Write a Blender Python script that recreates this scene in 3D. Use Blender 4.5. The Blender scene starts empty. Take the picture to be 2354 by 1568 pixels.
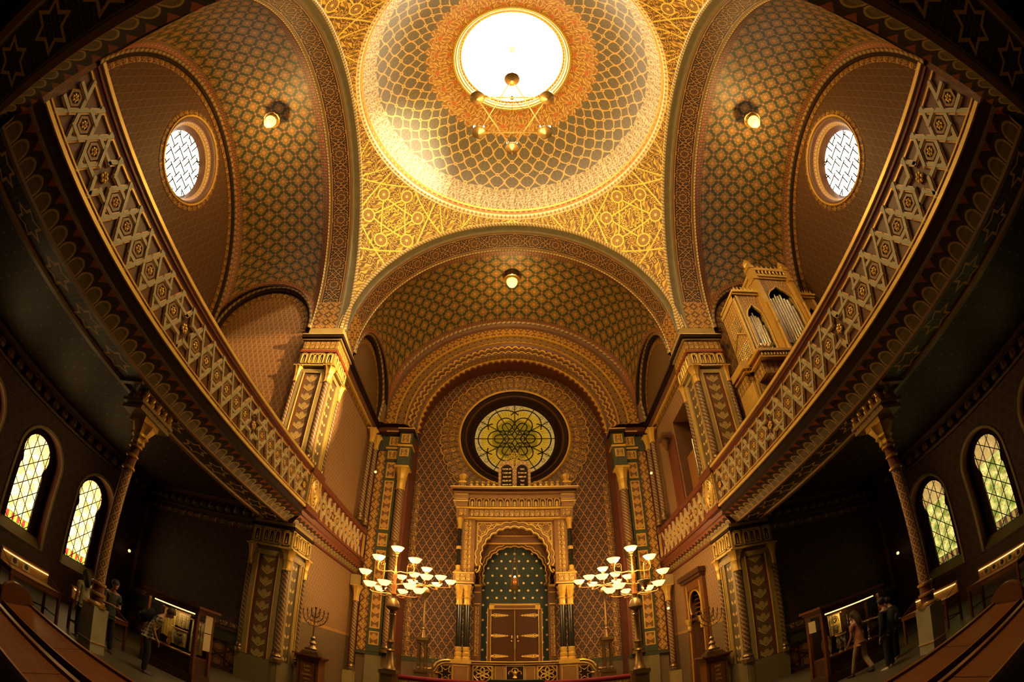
import bpy, bmesh, math, random
from math import sin, cos, pi, sqrt, radians as RAD
from mathutils import Vector, Matrix
random.seed(7)
SC = bpy.context.scene
COL = SC.collection

# ------------------------------------------------------------------ mesh builder
class MB:
    def __init__(s): s.v=[]; s.f=[]; s.uv=[]; s.mi=[]; s.cur=0
    def vert(s,p): s.v.append((p[0],p[1],p[2])); return len(s.v)-1
    def face(s,idx,uv=None): s.f.append(tuple(idx)); s.uv.append(uv); s.mi.append(s.cur)
    def poly(s,pts,uv=None): s.face([s.vert(p) for p in pts],uv)
    def grid(s,fn,nu,nv,uvf=None,cu=False,cv=False):
        P=[[s.vert(fn(i/nu,j/nv)) for j in range(nv+(0 if cv else 1))] for i in range(nu+(0 if cu else 1))]
        for i in range(nu):
            for j in range(nv):
                i2=(i+1)%len(P) if cu else i+1; j2=(j+1)%len(P[0]) if cv else j+1
                uv=None
                if uvf: uv=[uvf(i/nu,j/nv),uvf((i+1)/nu,j/nv),uvf((i+1)/nu,(j+1)/nv),uvf(i/nu,(j+1)/nv)]
                s.face((P[i][j],P[i2][j],P[i2][j2],P[i][j2]),uv)
        return s
    def box(s,x0,x1,y0,y1,z0,z1,bev=0,open=()):
        x0,x1=min(x0,x1),max(x0,x1); y0,y1=min(y0,y1),max(y0,y1); z0,z1=min(z0,z1),max(z0,z1)
        c=[s.vert(p) for p in ((x0,y0,z0),(x1,y0,z0),(x1,y1,z0),(x0,y1,z0),(x0,y0,z1),(x1,y0,z1),(x1,y1,z1),(x0,y1,z1))]
        for k,f in enumerate(((0,3,2,1),(4,5,6,7),(0,1,5,4),(1,2,6,5),(2,3,7,6),(3,0,4,7))):
            if k not in open: s.face([c[i] for i in f])
        return s
    def lathe(s,prof,cx=0,cy=0,n=16,twist=0,flut=0,nf=0):
        L=[0]
        for a,b in zip(prof,prof[1:]): L.append(L[-1]+math.hypot(b[0]-a[0],b[1]-a[1]))
        m=len(prof)-1
        def fn(u,v):
            k=min(int(round(v*m)),m); r,z=prof[k]; a=2*pi*u
            if nf: r=r*(1+flut*cos(nf*a))
            return (cx+r*cos(a),cy+r*sin(a),z)
        rm=max(p[0] for p in prof)
        s.grid(fn,n,m,lambda u,v:(u*2*pi*rm,L[min(int(round(v*m)),m)]),cu=True)
        for k in (0,m):
            if prof[k][0]>1e-4: s.poly([(cx+prof[k][0]*cos(2*pi*i/n),cy+prof[k][0]*sin(2*pi*i/n),prof[k][1]) for i in range(n)])
        return s
    def tube(s,pts,r,n=8,closed=False,caps=True):
        pts=[Vector(p) for p in pts]; N=len(pts); R=r if isinstance(r,(list,tuple)) else [r]*N
        rings=[]; L=0; ls=[]
        up=Vector((0,0,1)); prev=None
        for i,p in enumerate(pts):
            a=pts[i-1] if (i>0 or closed) else pts[i]; b=pts[(i+1)%N] if (i<N-1 or closed) else pts[i]
            t=(b-a).normalized() if (b-a).length>1e-9 else Vector((0,0,1))
            if prev is None:
                ref=Vector((0,0,1)) if abs(t.z)<.9 else Vector((1,0,0))
                x=t.cross(ref).normalized()
            else:
                x=(prev-t*prev.dot(t)); x=x.normalized() if x.length>1e-6 else t.cross(Vector((1,0,0))).normalized()
            y=t.cross(x); prev=x
            if i: L+=(pts[i]-pts[i-1]).length
            ls.append(L)
            rings.append([s.vert(p+x*(R[i]*cos(2*pi*k/n))+y*(R[i]*sin(2*pi*k/n))) for k in range(n)])
        for i in range(N if closed else N-1):
            j=(i+1)%N
            for k in range(n):
                k2=(k+1)%n; rr=R[i]*2*pi
                s.face((rings[i][k],rings[i][k2],rings[j][k2],rings[j][k]),[(ls[i],rr*k/n),(ls[i],rr*(k+1)/n),(ls[j] if j else L,rr*(k+1)/n),(ls[j] if j else L,rr*k/n)])
        if caps and not closed:
            s.face(rings[0][::-1]); s.face(rings[-1])
        return s
    def sweep(s,path,prof,closed_prof=False,closed_path=False,uv=True):
        # path: list of frames (P, X, Z): point + prof[0]*X + prof[1]*Z
        L=[0]
        for a,b in zip(path,path[1:]): L.append(L[-1]+(Vector(b[0])-Vector(a[0])).length)
        M=[0]; pr=list(prof)
        if closed_prof: pr=pr+[pr[0]]
        for a,b in zip(pr,pr[1:]): M.append(M[-1]+math.hypot(b[0]-a[0],b[1]-a[1]))
        P=[]
        for (p,x,z) in path:
            p=Vector(p);x=Vector(x);z=Vector(z)
            P.append([s.vert(p+x*q[0]+z*q[1]) for q in prof])
        n=len(path); m=len(prof)
        for i in range(n if closed_path else n-1):
            i2=(i+1)%n
            for j in range(m if closed_prof else m-1):
                j2=(j+1)%m
                l0=L[i]; l1=L[i+1] if i+1<n else L[-1]+(Vector(path[0][0])-Vector(path[-1][0])).length
                s.face((P[i][j],P[i2][j],P[i2][j2],P[i][j2]),[(l0,M[j]),(l1,M[j]),(l1,M[j+1]),(l0,M[j+1])])
        if closed_prof and not closed_path:
            s.face(P[0][::-1]); s.face(P[-1])
        return s
    def prism(s,poly,fn,d0,d1):
        # poly 2D outline; fn(a,b,d)->world ; closed solid between d0 and d1
        A=[s.vert(fn(a,b,d0)) for a,b in poly]; B=[s.vert(fn(a,b,d1)) for a,b in poly]
        s.face(A,[(a,b) for a,b in poly]); s.face(B[::-1],[(a,b) for a,b in poly][::-1])
        n=len(poly); L=0
        for i in range(n):
            j=(i+1)%n; l=math.hypot(poly[j][0]-poly[i][0],poly[j][1]-poly[i][1])
            s.face((A[i],B[i],B[j],A[j]),[(L,0),(L,abs(d1-d0)),(L+l,abs(d1-d0)),(L+l,0)]); L+=l
        return s
    def strip(s,outer,inner,fn,d0,d1):
        # ring-like plate between two polylines of equal length (open), thickness d0..d1
        n=len(outer)
        for d in (d0,d1):
            L=0
            for i in range(n-1):
                a,b=outer[i],outer[i+1]; l=math.hypot(b[0]-a[0],b[1]-a[1]); w=math.hypot(outer[i][0]-inner[i][0],outer[i][1]-inner[i][1])
                s.poly([fn(*outer[i],d),fn(*outer[i+1],d),fn(*inner[i+1],d),fn(*inner[i],d)],[(L,0),(L+l,0),(L+l,w),(L,w)]); L+=l
        for line in (outer,inner):
            L=0
            for i in range(n-1):
                a,b=line[i],line[i+1]; l=math.hypot(b[0]-a[0],b[1]-a[1])
                s.poly([fn(*a,d0),fn(*b,d0),fn(*b,d1),fn(*a,d1)],[(L,0),(L+l,0),(L+l,abs(d1-d0)),(L,abs(d1-d0))]); L+=l
        return s
    def sphere(s,c,r,nu=12,nv=8,sz=1.0):
        def fn(u,v):
            a=2*pi*u;b=pi*(v-.5); return (c[0]+r*cos(b)*cos(a),c[1]+r*cos(b)*sin(a),c[2]+r*sz*sin(b))
        return s.grid(fn,nu,nv,lambda u,v:(u*2*pi*r,v*pi*r),cu=True)
    def xform(s,fn,start=0):
        for i in range(start,len(s.v)): s.v[i]=tuple(fn(*s.v[i]))
        return s
    def add(s,o,fn=None):
        b=len(s.v)
        for p in o.v: s.v.append(tuple(fn(*p)) if fn else p)
        for f,u in zip(o.f,o.uv): s.f.append(tuple(i+b for i in f)); s.uv.append(u); s.mi.append(s.cur)
        return s

def mesh_of(name,mb,mats,smooth=False,autouv=True):
    me=bpy.data.meshes.new(name); me.from_pydata(mb.v,[],mb.f)
    if not isinstance(mats,(list,tuple)): mats=[mats]
    for m in mats: me.materials.append(m)
    uvl=me.uv_layers.new(name='UVMap').data
    for p,uv,mi in zip(me.polygons,mb.uv,mb.mi):
        p.material_index=mi if mi<len(mats) else 0
        if smooth: p.use_smooth=True
        if uv is None:
            n=p.normal; ax=max(range(3),key=lambda k:abs(n[k]))
            for li in p.loop_indices:
                c=me.vertices[me.loops[li].vertex_index].co
                uvl[li].uv=((c.y,c.z),(c.x,c.z),(c.x,c.y))[ax]
        else:
            for li,w in zip(p.loop_indices,uv): uvl[li].uv=w
    me.update()
    return me
def obj(name,mb,mats,parent=None,smooth=False):
    me=mesh_of(name,mb,mats,smooth) if isinstance(mb,MB) else mb
    o=bpy.data.objects.new(name,me); COL.objects.link(o)
    if smooth and isinstance(mb,MB) and smooth!=2:
        try: me.set_sharp_from_angle(angle=RAD(40))
        except Exception: pass
    if parent is not None:
        o.parent=parent
        w=getw(parent)
        o.matrix_parent_inverse=w.inverted()
    return o
def getw(o):
    # loc/rot only things, evaluated without depsgraph
    m=Matrix.LocRotScale(o.location,o.rotation_euler,o.scale)
    return (getw(o.parent)@o.matrix_parent_inverse@m) if o.parent else m
def tag(o,label,cat=None,group=None,kind=None):
    if label: o['label']=label
    if cat: o['category']=cat
    if group: o['group']=group
    if kind: o['kind']=kind
    return o
CNT={}
def sname(name):
    h=name.split('_')[0]
    if h=='trim': CNT[h]=CNT.get(h,0)+1; return 'trim_%d'%CNT[h]
    if h in ('ceiling','floor'): return h
    return {'wall_jamb':'wall_east'}.get(name,name)
def struct(name,mb,mats,label,cat,smooth=False):
    name=sname(name)
    return tag(obj(name,mb,mats,None,smooth),label,cat,None,'structure')
def thing(name,label,cat,loc=(0,0,0),group=None):
    o=bpy.data.objects.new(name,None); COL.objects.link(o); o.location=loc; o.empty_display_size=.2
    return tag(o,label,cat,group)
def dup(root,loc=None,rotz=None,label=None,group=None,scale=None):
    def cp(o,par):
        c=o.copy(); COL.objects.link(c)
        if par is not None:
            c.parent=par
            c.matrix_parent_inverse=o.matrix_parent_inverse.copy()
        for ch in kids.get(o,[]): cp(ch,c)
        return c
    kids={}
    stack=[root]
    while stack:
        o=stack.pop(); kids[o]=[c for c in o.children]; stack+=kids[o]
    r=cp(root,None)
    if loc is not None: r.location=loc
    if rotz is not None: r.rotation_euler=(0,0,rotz)
    if scale is not None: r.scale=scale
    if label: r['label']=label
    if group: r['group']=group
    return r
def arcpts(r,a0,a1,n,cx=0,cz=0): return [(cx+r*cos(a0+(a1-a0)*i/n),cz+r*sin(a0+(a1-a0)*i/n)) for i in range(n+1)]

# ------------------------------------------------------------------ shader DSL
class S:
    def __init__(s,t,o): s.t=t; s.o=o
    def __add__(a,b): return a.t.m('ADD',a,b)
    __radd__=__add__
    def __mul__(a,b): return a.t.m('MULTIPLY',a,b)
    __rmul__=__mul__
    def __sub__(a,b): return a.t.m('SUBTRACT',a,b)
    def __rsub__(a,b): return a.t.m('SUBTRACT',b,a)
    def __truediv__(a,b): return a.t.m('DIVIDE',a,b)
    def __neg__(a): return a.t.m('MULTIPLY',a,-1.0)
    def __lt__(a,b): return a.t.m('LESS_THAN',a,b)
    def __gt__(a,b): return a.t.m('GREATER_THAN',a,b)
class T:
    def __init__(s,name):
        s.mat=bpy.data.materials.new(name); s.mat.use_nodes=True; s.nt=s.mat.node_tree; s.n=s.nt.nodes; s.n.clear()
        s._uv=None
    def link(s,x,inp):
        if isinstance(x,S): s.nt.links.new(x.o,inp)
        elif isinstance(x,bpy.types.NodeSocket): s.nt.links.new(x,inp)
        elif isinstance(x,(tuple,list)): inp.default_value=(x[0],x[1],x[2],1.0)
        else: inp.default_value=x
    def m(s,op,a,b=None,c=None):
        nd=s.n.new('ShaderNodeMath'); nd.operation=op
        s.link(a,nd.inputs[0])
        if b is not None: s.link(b,nd.inputs[1])
        if c is not None: s.link(c,nd.inputs[2])
        return S(s,nd.outputs[0])
    def uv(s):
        if not s._uv:
            a=s.n.new('ShaderNodeUVMap'); a.uv_map='UVMap'; b=s.n.new('ShaderNodeSeparateXYZ'); s.nt.links.new(a.outputs[0],b.inputs[0])
            s._uv=(S(s,b.outputs[0]),S(s,b.outputs[1])); s._uvv=a.outputs[0]
        return s._uv
    def objco(s):
        a=s.n.new('ShaderNodeTexCoord'); b=s.n.new('ShaderNodeSeparateXYZ'); s.nt.links.new(a.outputs['Object'],b.inputs[0])
        return S(s,b.outputs[0]),S(s,b.outputs[1]),S(s,b.outputs[2])
    def fr(s,x): return s.m('FRACT',x)
    def cf(s,x): return s.m('SUBTRACT',s.m('FRACT',x),.5)
    def ab(s,x): return s.m('ABSOLUTE',x)
    def sin(s,x): return s.m('SINE',x)
    def cos(s,x): return s.m('COSINE',x)
    def mx(s,a,b): return s.m('MAXIMUM',a,b)
    def mn(s,a,b): return s.m('MINIMUM',a,b)
    def len(s,a,b): return s.m('SQRT',s.m('ADD',s.m('MULTIPLY',a,a),s.m('MULTIPLY',b,b)))
    def at(s,a,b): return s.m('ARCTAN2',a,b)
    def line(s,d,w): return s.m('LESS_THAN',s.m('ABSOLUTE',d),w)
    def noise(s,scale,detail=2,vec=None):
        nd=s.n.new('ShaderNodeTexNoise'); nd.inputs['Scale'].default_value=scale; nd.inputs['Detail'].default_value=detail
        if vec is None: s.uv(); vec=s._uvv
        s.nt.links.new(vec,nd.inputs['Vector']); return S(s,nd.outputs[0])
    def mix(s,f,a,b):
        nd=s.n.new('ShaderNodeMix'); nd.data_type='RGBA'
        s.link(f,nd.inputs[0]); s.link(a,nd.inputs[6]); s.link(b,nd.inputs[7])
        return nd.outputs[2]
    def fil(s,u,v,w=.2,k=1.6):
        # curling arabesque lines, period 1 x 1
        U=u*(2*pi); V=v*(2*pi)
        U1=U+s.sin(V)*k; V1=V+s.sin(U)*k
        U2=U1+s.sin(V1*2.0)*.55; V2=V1+s.sin(U1*2.0)*.55
        f=s.cos(U2)*s.cos(V2)+s.cos(U*2.0)*.25
        return s.line(s.cf(f*1.35+.25),w*.85)
    def petals(s,p,q,n,R,w=None,base=.62):
        r=s.len(p,q); th=s.at(p,q)
        e=s.ab(s.cos(th*(n/2.0)))*((1-base)*R)+base*R
        return (r<e) if w is None else s.line(r-e,w)
    def hexagram(s,p,q):
        a=q*.5; b=p*.8660254
        t1=s.mx(q,s.mx(b-a,-b-a)) if True else None
        t2=s.mx(-q,s.mx(a+b,a-b))
        return s.mn(t1,t2),s.mx(t1,t2)
    def out(s,col,rough=.55,metal=0.0,emit=None,estr=1.0,spec=.4,bump=None,bdist=.02):
        b=s.n.new('ShaderNodeBsdfPrincipled'); o=s.n.new('ShaderNodeOutputMaterial')
        s.link(col,b.inputs['Base Color']); s.link(rough,b.inputs['Roughness']); s.link(metal,b.inputs['Metallic'])
        b.inputs['Specular IOR Level'].default_value=spec
        if emit is not None:
            s.link(emit,b.inputs['Emission Color']); s.link(estr,b.inputs['Emission Strength'])
        if bump is not None:
            bp=s.n.new('ShaderNodeBump'); bp.inputs['Strength'].default_value=1.0; bp.inputs['Distance'].default_value=bdist
            s.link(bump,bp.inputs['Height']); s.nt.links.new(bp.outputs[0],b.inputs['Normal'])
        s.nt.links.new(b.outputs[0],o.inputs[0])
        return s.mat
def plain(name,col,rough=.5,metal=0.0,vary=.25,scale=3.0,spec=.4,emit=None,estr=1.0):
    t=T(name)
    if vary:
        f=t.noise(scale,3); c=t.mix(f,tuple(x*(1-vary) for x in col),tuple(min(1,x*(1+vary)) for x in col))
    else: c=col
    return t.out(c,rough,metal,emit=emit,estr=estr,spec=spec)
# ------------------------------------------------------------------ materials
GOLD=(.64,.385,.07); GOLD2=(.80,.54,.14); OCHRE=(.36,.25,.085); OLIVE=(.20,.15,.06); DGREEN=(.045,.055,.028)
BROWN=(.13,.055,.02); DARK=(.03,.014,.008); RED=(.26,.055,.02); MAUVE=(.22,.11,.055)
def mk_wallpaper(name,base,line,leaf,w,h,lw=.05,wav=.08,fine=True):
    t=T(name); u,v=t.uv(); U=u/w; V=v/h
    a=U+V; b=U-V
    A=t.cf(a+t.sin(b*(4*pi))*wav); B=t.cf(b+t.sin(a*(4*pi))*wav)
    L=t.mx(t.line(A,lw),t.line(B,lw))
    # leaf motif in each cell
    ca=t.fr(a+.5)-.5; cb=t.fr(b+.5)-.5
    p=(ca+cb)*.5; q=(ca-cb)*.5
    leafm=t.mx((t.len(p*2.6,q+.02)<.16),t.mx((t.len(p-.12,q*1.3)<.075),(t.len(p+.12,q*1.3)<.075)))
    stem=t.mx((t.len(p*7.0,q-.05)<.13),(t.len(p,q*1.2+.2)<.05))
    c=t.mix(leafm,base,leaf)
    c=t.mix(stem,c,tuple(x*.75 for x in line))
    if fine: c=t.mix(t.fil(u/w*4.0,v/h*4.0,.12)*.35,c,line)
    c=t.mix(L,c,line)
    return t.out(c,.6)
M_paper=mk_wallpaper('wallpaper_amber',(.19,.088,.030),(.44,.22,.065),(.13,.06,.022),.27,.52,.05,.02)
M_paper_pink=mk_wallpaper('wallpaper_rose',(.23,.120,.050),(.38,.21,.085),(.16,.08,.036),.22,.32,.06,.04)
M_paper_ark=mk_wallpaper('wallpaper_ogee',(.085,.034,.016),(.50,.24,.06),(.035,.026,.014),.40,.66,.045,.03,False)
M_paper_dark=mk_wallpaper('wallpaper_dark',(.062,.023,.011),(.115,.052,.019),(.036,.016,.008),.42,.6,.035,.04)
def mk_lunette():
    t=T('lunette_paper'); u,v=t.uv(); U=u/.36;V=v/.42
    L=t.mx(t.line(t.cf(U+V*.5),.035),t.line(t.cf(U-V*.5),.035))
    c=t.mix(t.fil(U,V,.2)*.6,(.072,.032,.013),(.125,.058,.022))
    return t.out(t.mix(L,c,(.17,.08,.03)),.6)
M_lunette=mk_lunette()
def mk_vault():
    t=T('vault_lattice'); u,v=t.uv(); U=u; V=v   # u,v in diamonds
    a=U+V; b=U-V
    A=t.cf(a); B=t.cf(b)
    ga=t.fr(a+.5)-.5; gb=t.fr(b+.5)-.5     # 0 at the diamond centre
    p=(ga+gb)*.5; q=(ga-gb)*.5
    r=t.len(p,q)
    c=t.mix(t.fil(U*2,V*2,.16)*.5,(.100,.080,.022),(.19,.125,.032))
    fl=t.petals(p,q,8,.31,None,.55)
    c=t.mix(fl,c,(.28,.150,.033))
    c=t.mix(t.petals(p,q,8,.18,.018,.5),c,(.12,.05,.02))
    c=t.mix(t.line(r-.07,.02),c,(.46,.25,.06))
    g=t.mx(t.line(A,.105),t.line(B,.105))
    c=t.mix(g,c,(.042,.044,.014))
    na=t.cf(a); nb=t.cf(b); n=t.len(na,nb)
    c=t.mix((n<.15),c,(.16,.05,.016)); c=t.mix((n<.042),c,(.80,.50,.18))
    e=t.mx(t.line(t.cf(U*1.0+.5),.012)*(t.fr(V*10)>.4),t.line(t.cf(V*1.0+.5),.012)*(t.fr(U*10)>.4))
    c=t.mix(e,c,(.34,.13,.04))
    return t.out(c,.5)
M_vault=mk_vault()
def mk_border():
    t=T('vault_red_border'); u,v=t.uv(); U=u/.28; V=v/.28
    p=t.cf(U); q=t.cf(V)
    c=t.mix(t.fil(U,V,.22),(.06,.04,.02),(.34,.16,.05))
    c=t.mix(t.petals(p,q,6,.36,None,.4),c,(.30,.045,.02))
    c=t.mix((t.len(p,q)<.09),c,(.6,.36,.12))
    return t.out(c,.55)
M_border=mk_border()
def mk_flower_band():
    # u along the band (m), v across 0..1
    t=T('flower_band'); u,v=t.uv(); U=u/1.05
    p=t.cf(U)*1.05; q=(v-.5)*.95
    r=t.len(p,q); th=t.at(q,p)
    base=t.mix(t.fil(u/.18,v*5,.14)*.5,(.032,.016,.010),(.16,.07,.025))
    dots=(t.len(t.cf(u/.13),t.cf(v*7))<.16)
    base=t.mix(dots*(r>.3),base,(.40,.24,.10))
    pet=t.line(r-(t.ab(t.cos(th*4.0))*.11+.25),.016)
    spoke=t.line(t.sin(th*4.0),.10)*(r<.27)*(r>.05)
    ring=t.line(r-.16,.012)
    p2=t.ab(t.cf(U+.5)*1.05); dia=t.mx(t.line(p2+t.ab(q)-.115,.015),(t.line(t.ab(q)-(p2*.9+.115),.015)*(p2<.16)*1.0))
    m=t.mx(t.mx(pet,spoke),t.mx(ring,dia))
    c=t.mix((r<.24)*.6,base,(.10,.045,.018))
    c=t.mix(m,c,(.55,.28,.07))
    edge=t.ab(v-.5)
    c=t.mix((edge>.385),c,(.07,.03,.012))
    c=t.mix(t.line(edge-.385,.012),c,(.62,.34,.09))
    c=t.mix((edge>.43),c,(.24,.14,.05))
    return t.out(c,.5)
M_flower=mk_flower_band()
def mk_pend():
    t=T('pendentive_gilding'); u,v=t.uv()
    ar=t.fil(u/.98,v/.98,.21,1.3); ar2=t.fil(u/.55+.3,v/.55+.15,.16,1.0)
    c=t.mix(ar2*.6,(.10,.045,.010),(.36,.20,.03)); c=t.mix(ar,c,(.66,.40,.055))
    # six circles on a hexagram
    d1,d2=t.hexagram(u,v)
    R=1.28
    ln=t.mx(t.line(t.mx(u*0+v*0+d1,d1)-.0,.0001),t.line(d1-.40,.03))
    rr=t.len(u,v); th=t.at(u,v)       # angle from vertical
    s6=t.m('PINGPONG',th,pi/6) ; 
    k=t.m('ROUND',th/(pi/3))*(pi/3)
    cx=t.sin(k)*R; cy=t.cos(k)*R
    p=u-cx; q=v-cy; rc=t.len(p,q); tc=t.at(p,q)
    rad=t.mx(t.line(t.sin(tc*9.0),.35),(rc<.07))
    disc=t.mix(rad,(.16,.05,.015),(.80,.58,.16))
    # hexagram bands: two triangles
    q1=v; a=v*.5; b=u*.8660254
    t1=t.mx(q1,t.mx(b-a,-b-a)); t2=t.mx(-q1,t.mx(a+b,a-b))
    tri=t.mx(t.line(t1-.60,.035),t.line(t2-.60,.035))*(rr<1.36)
    outer=t.mx(t.line(t.ab(u)-1.62,.035),t.mx(t.line(u*.5+v*.866-1.62,.035),t.line(u*.5-v*.866-1.62,.035)))
    outer=t.mx(outer,t.mx(t.line(u*.5+v*.866+1.62,.035),t.line(u*.5-v*.866+1.62,.035)))
    x2=t.mx(t.line(u*.866+v*.5-2.55,.03),t.line(u*.866-v*.5-2.55,.03)); x3=t.mx(t.line(u*.866+v*.5+2.55,.03),t.line(u*.866-v*.5+2.55,.03))
    m=t.mx(tri,t.mx(outer,t.mx(x2,x3)))
    ros=t.petals(u,v,12,.48,.03,.6)
    m=t.mx(m,ros)
    c=t.mix(m,c,(.86,.58,.10))
    c=t.mix((rc<.30),c,disc)
    c=t.mix(t.line(rc-.30,.035),c,(.86,.58,.10))
    return t.out(c,.42,.15)
M_pend=mk_pend()
def mk_dome():
    # u: 0..48 round the dome, v: 0 at the foot, breaks at 1 (lace top), 5 (upper lace), 6 (oculus)
    t=T('dome_net'); u,v=t.uv()
    wv=t.sin(v*(2*pi))*.095
    A=t.ab(t.cf(u+v+wv+.5)); B=t.ab(t.cf(u-v-wv+.5))
    key=t.mx(t.line(t.cf(u*4),.12)*(t.fr(v*3)<.6),t.line(t.cf(v*4),.12)*(t.fr(u*3)<.6))
    base=t.mix(key*.5,(.17,.135,.065),(.10,.08,.036))
    nd=t.len(t.m('FRACT',u+.5)-.5,t.m('FRACT',v+.5)-.5)
    L=t.mx((A<.062),(B<.062))
    c=t.mix(L,base,(.66,.42,.12))
    par=t.m('FRACT',(u+v)*.5+.25)   # nodes where u+v is even
    ev=1.0
    c=t.mix((nd<.135)*ev,c,(.75,.50,.16)); c=t.mix((nd<.06)*ev,c,(.36,.20,.05))
    # lower lace: scalloped top edge
    sc=t.ab(t.cos(u*(pi/2)))*.22+t.ab(t.cos(u*(pi*1.5)))*.08
    lace=t.fil(u,v*1.9,.24,1.0); lace2=t.fil(u*.5,v*.95+.2,.14,1.2)
    lc=t.mix(t.mx(lace,lace2*.5),(.26,.15,.045),(.74,.58,.28))
    c=t.mix((v<(sc+.82)),c,lc)
    # upper lace
    sc2=t.ab(t.sin(u*pi))*.32+t.ab(t.sin(u*(pi*3)))*.10
    up=t.fil(u*.5,v*1.0,.24,1.0); up2=(t.len(t.cf(u*.5),t.cf(v*1.6+.2))<.15)
    uc=t.mix(up,(.36,.17,.035),(.74,.45,.10)); uc=t.mix(up2,uc,(.55,.16,.04))
    c=t.mix((v>(4.62+sc2*-1.0+.25)),c,uc)
    return t.out(c,.5)
M_dome=mk_dome()
def mk_ringred():
    t=T('ring_red_leaf'); u,v=t.uv()
    p=t.cf(u/.30); q=v-.5
    c=t.mix((t.len(p,q*.7)<.22),(.30,.06,.015),(.72,.40,.10)); c=t.mix((t.ab(q)>.40),c,(.75,.50,.16))
    return t.out(c,.45)
M_ringred=mk_ringred()
def mk_ringdots():
    t=T('ring_cream_dots'); u,v=t.uv()
    c=t.mix((t.len(t.cf(u/.22),t.cf(v*2)*.8)<.2),(.78,.62,.32),(.42,.24,.08))
    return t.out(c,.5)
M_ringdots=mk_ringdots()
def mk_bead(name,c0,c1,step,rough=.4):
    t=T(name); u,v=t.uv()
    return t.out(t.mix(t.ab(t.sin(u*(pi/step)+t.sin(v*20)*.6)),c0,c1),rough,.1)
M_bead=mk_bead('gilded_bead_moulding',(.12,.07,.025),(.74,.56,.26),.16)
M_egg=mk_bead('egg_moulding',(.035,.02,.01),(.34,.22,.08),.30)
M_twist=None
def mk_twist():
    t=T('twisted_colonnette'); u,v=t.uv()
    w=t.cf(u/.20+v/.16); w2=t.cf(u/.20-v/.16)
    c=t.mix((t.ab(w)<.17),(.11,.05,.022),(.36,.22,.08)); c=t.mix((t.ab(w2)<.06),c,(.30,.18,.06))
    return t.out(c,.45)
M_twist=mk_twist()
def mk_leafband(name,bg,fg,w,h):
    t=T(name); u,v=t.uv(); U=u/w; V=v/h
    p=t.cf(U); q=t.cf(V)
    d=t.ab(p)+t.ab(q)
    m=t.mx(t.line(d-.46,.05),t.petals(p,q,4,.36,None,.35))
    m=t.mx(m,t.petals(t.cf(U+.5),t.cf(V+.5),4,.24,None,.35))
    c=t.mix(m,bg,fg); c=t.mix((t.len(p,q)<.07),c,bg)
    c=t.mix(t.fil(U*3,V*3,.1)*.35,c,fg)
    return t.out(c,.5)
M_leaf=mk_leafband('gold_leaf_band',(.11,.042,.014),(.52,.27,.055),.42,.5)
M_leaf_small=mk_leafband('gold_leaf_fillet',(.14,.06,.02),(.62,.36,.08),.2,.2)
def mk_garland(name,bg,fg):
    # u across (m from -.5..), v up: chevron leaves climbing a stem
    t=T(name); u,v=t.uv()
    x=t.ab(u)
    V=v/.42
    ch=t.fr(V-x*1.6)
    m=(ch<.34)*(x<.24)*(x>.02)
    leaf=t.mx(m,(t.len(t.cf(V)*.6,u*1.7)<.17))
    c=t.mix(t.fil(u/.17,v/.21,.16)*.7,bg,tuple(k*.6 for k in fg))
    c=t.mix(leaf,c,fg); c=t.mix((t.fr(V-x*1.6)<.07)*(x<.24),c,tuple(min(1,k*1.5) for k in fg))
    return t.out(c,.5)
M_garland=mk_garland('leaf_garland_panel',(.12,.055,.02),(.40,.27,.085))
M_garland2=mk_garland('swag_panel',(.15,.06,.018),(.48,.25,.06))
def mk_sprig():
    t=T('sprig_panel'); u,v=t.uv(); V=v/.40; x=t.ab(u)
    q=t.cf(V-x*1.4)
    m=(t.len(q*1.1,(x-.07)*3.4)<.16)
    return t.out(t.mix(m,(.13,.085,.035),(.66,.46,.16)),.5)
M_sprig=mk_sprig()
M_ochre=plain('painted_ochre',OCHRE,.5); M_olive=plain('painted_olive',OLIVE,.55,vary=.12)
M_gold=plain('gilding',GOLD,.38,.25); M_goldb=plain('bright_gilding',GOLD2,.35,.25)
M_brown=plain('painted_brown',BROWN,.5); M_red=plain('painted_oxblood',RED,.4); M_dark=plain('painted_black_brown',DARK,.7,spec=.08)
M_mauve=plain('painted_mauve_brown',(.16,.098,.044),.6,vary=.1); M_fasc=plain('grey_olive_fascia',(.15,.12,.06),.5)
M_brownred=plain('painted_red_brown',(.15,.04,.018),.5); M_green=plain('painted_green',(.055,.06,.03),.5)
M_filigree=None
def mk_fil(name,bg,fg,w,h,th=.2):
    t=T(name); u,v=t.uv()
    return t.out(t.mix(t.fil(u/w,v/h,th,1.8),bg,fg),.48)
M_filigree=mk_fil('gilded_filigree',(.14,.055,.015),(.74,.47,.10),.46,.46)
M_organfil=mk_fil('organ_filigree',(.26,.11,.026),(.85,.57,.16),.34,.34)
M_lace=mk_fil('wheel_lace',(.085,.036,.014),(.50,.27,.06),.80,.75,.17)
M_fan=mk_fil('fan_paint',(.10,.05,.02),(.22,.12,.04),.3,.3)
def mk_chain():
    t=T('chain_band'); u,v=t.uv(); p=t.cf(u/.40)*.9; q=v-.5
    r=t.len(p,q); c=t.mix((r<.40),(.09,.04,.016),(.17,.10,.035)); c=t.mix(t.line(r-.38,.04),c,(.40,.22,.06)); c=t.mix(t.petals(p,q,6,.24,None,.4),c,(.26,.15,.045))
    return t.out(c,.5)
M_chain=mk_chain()
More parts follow.
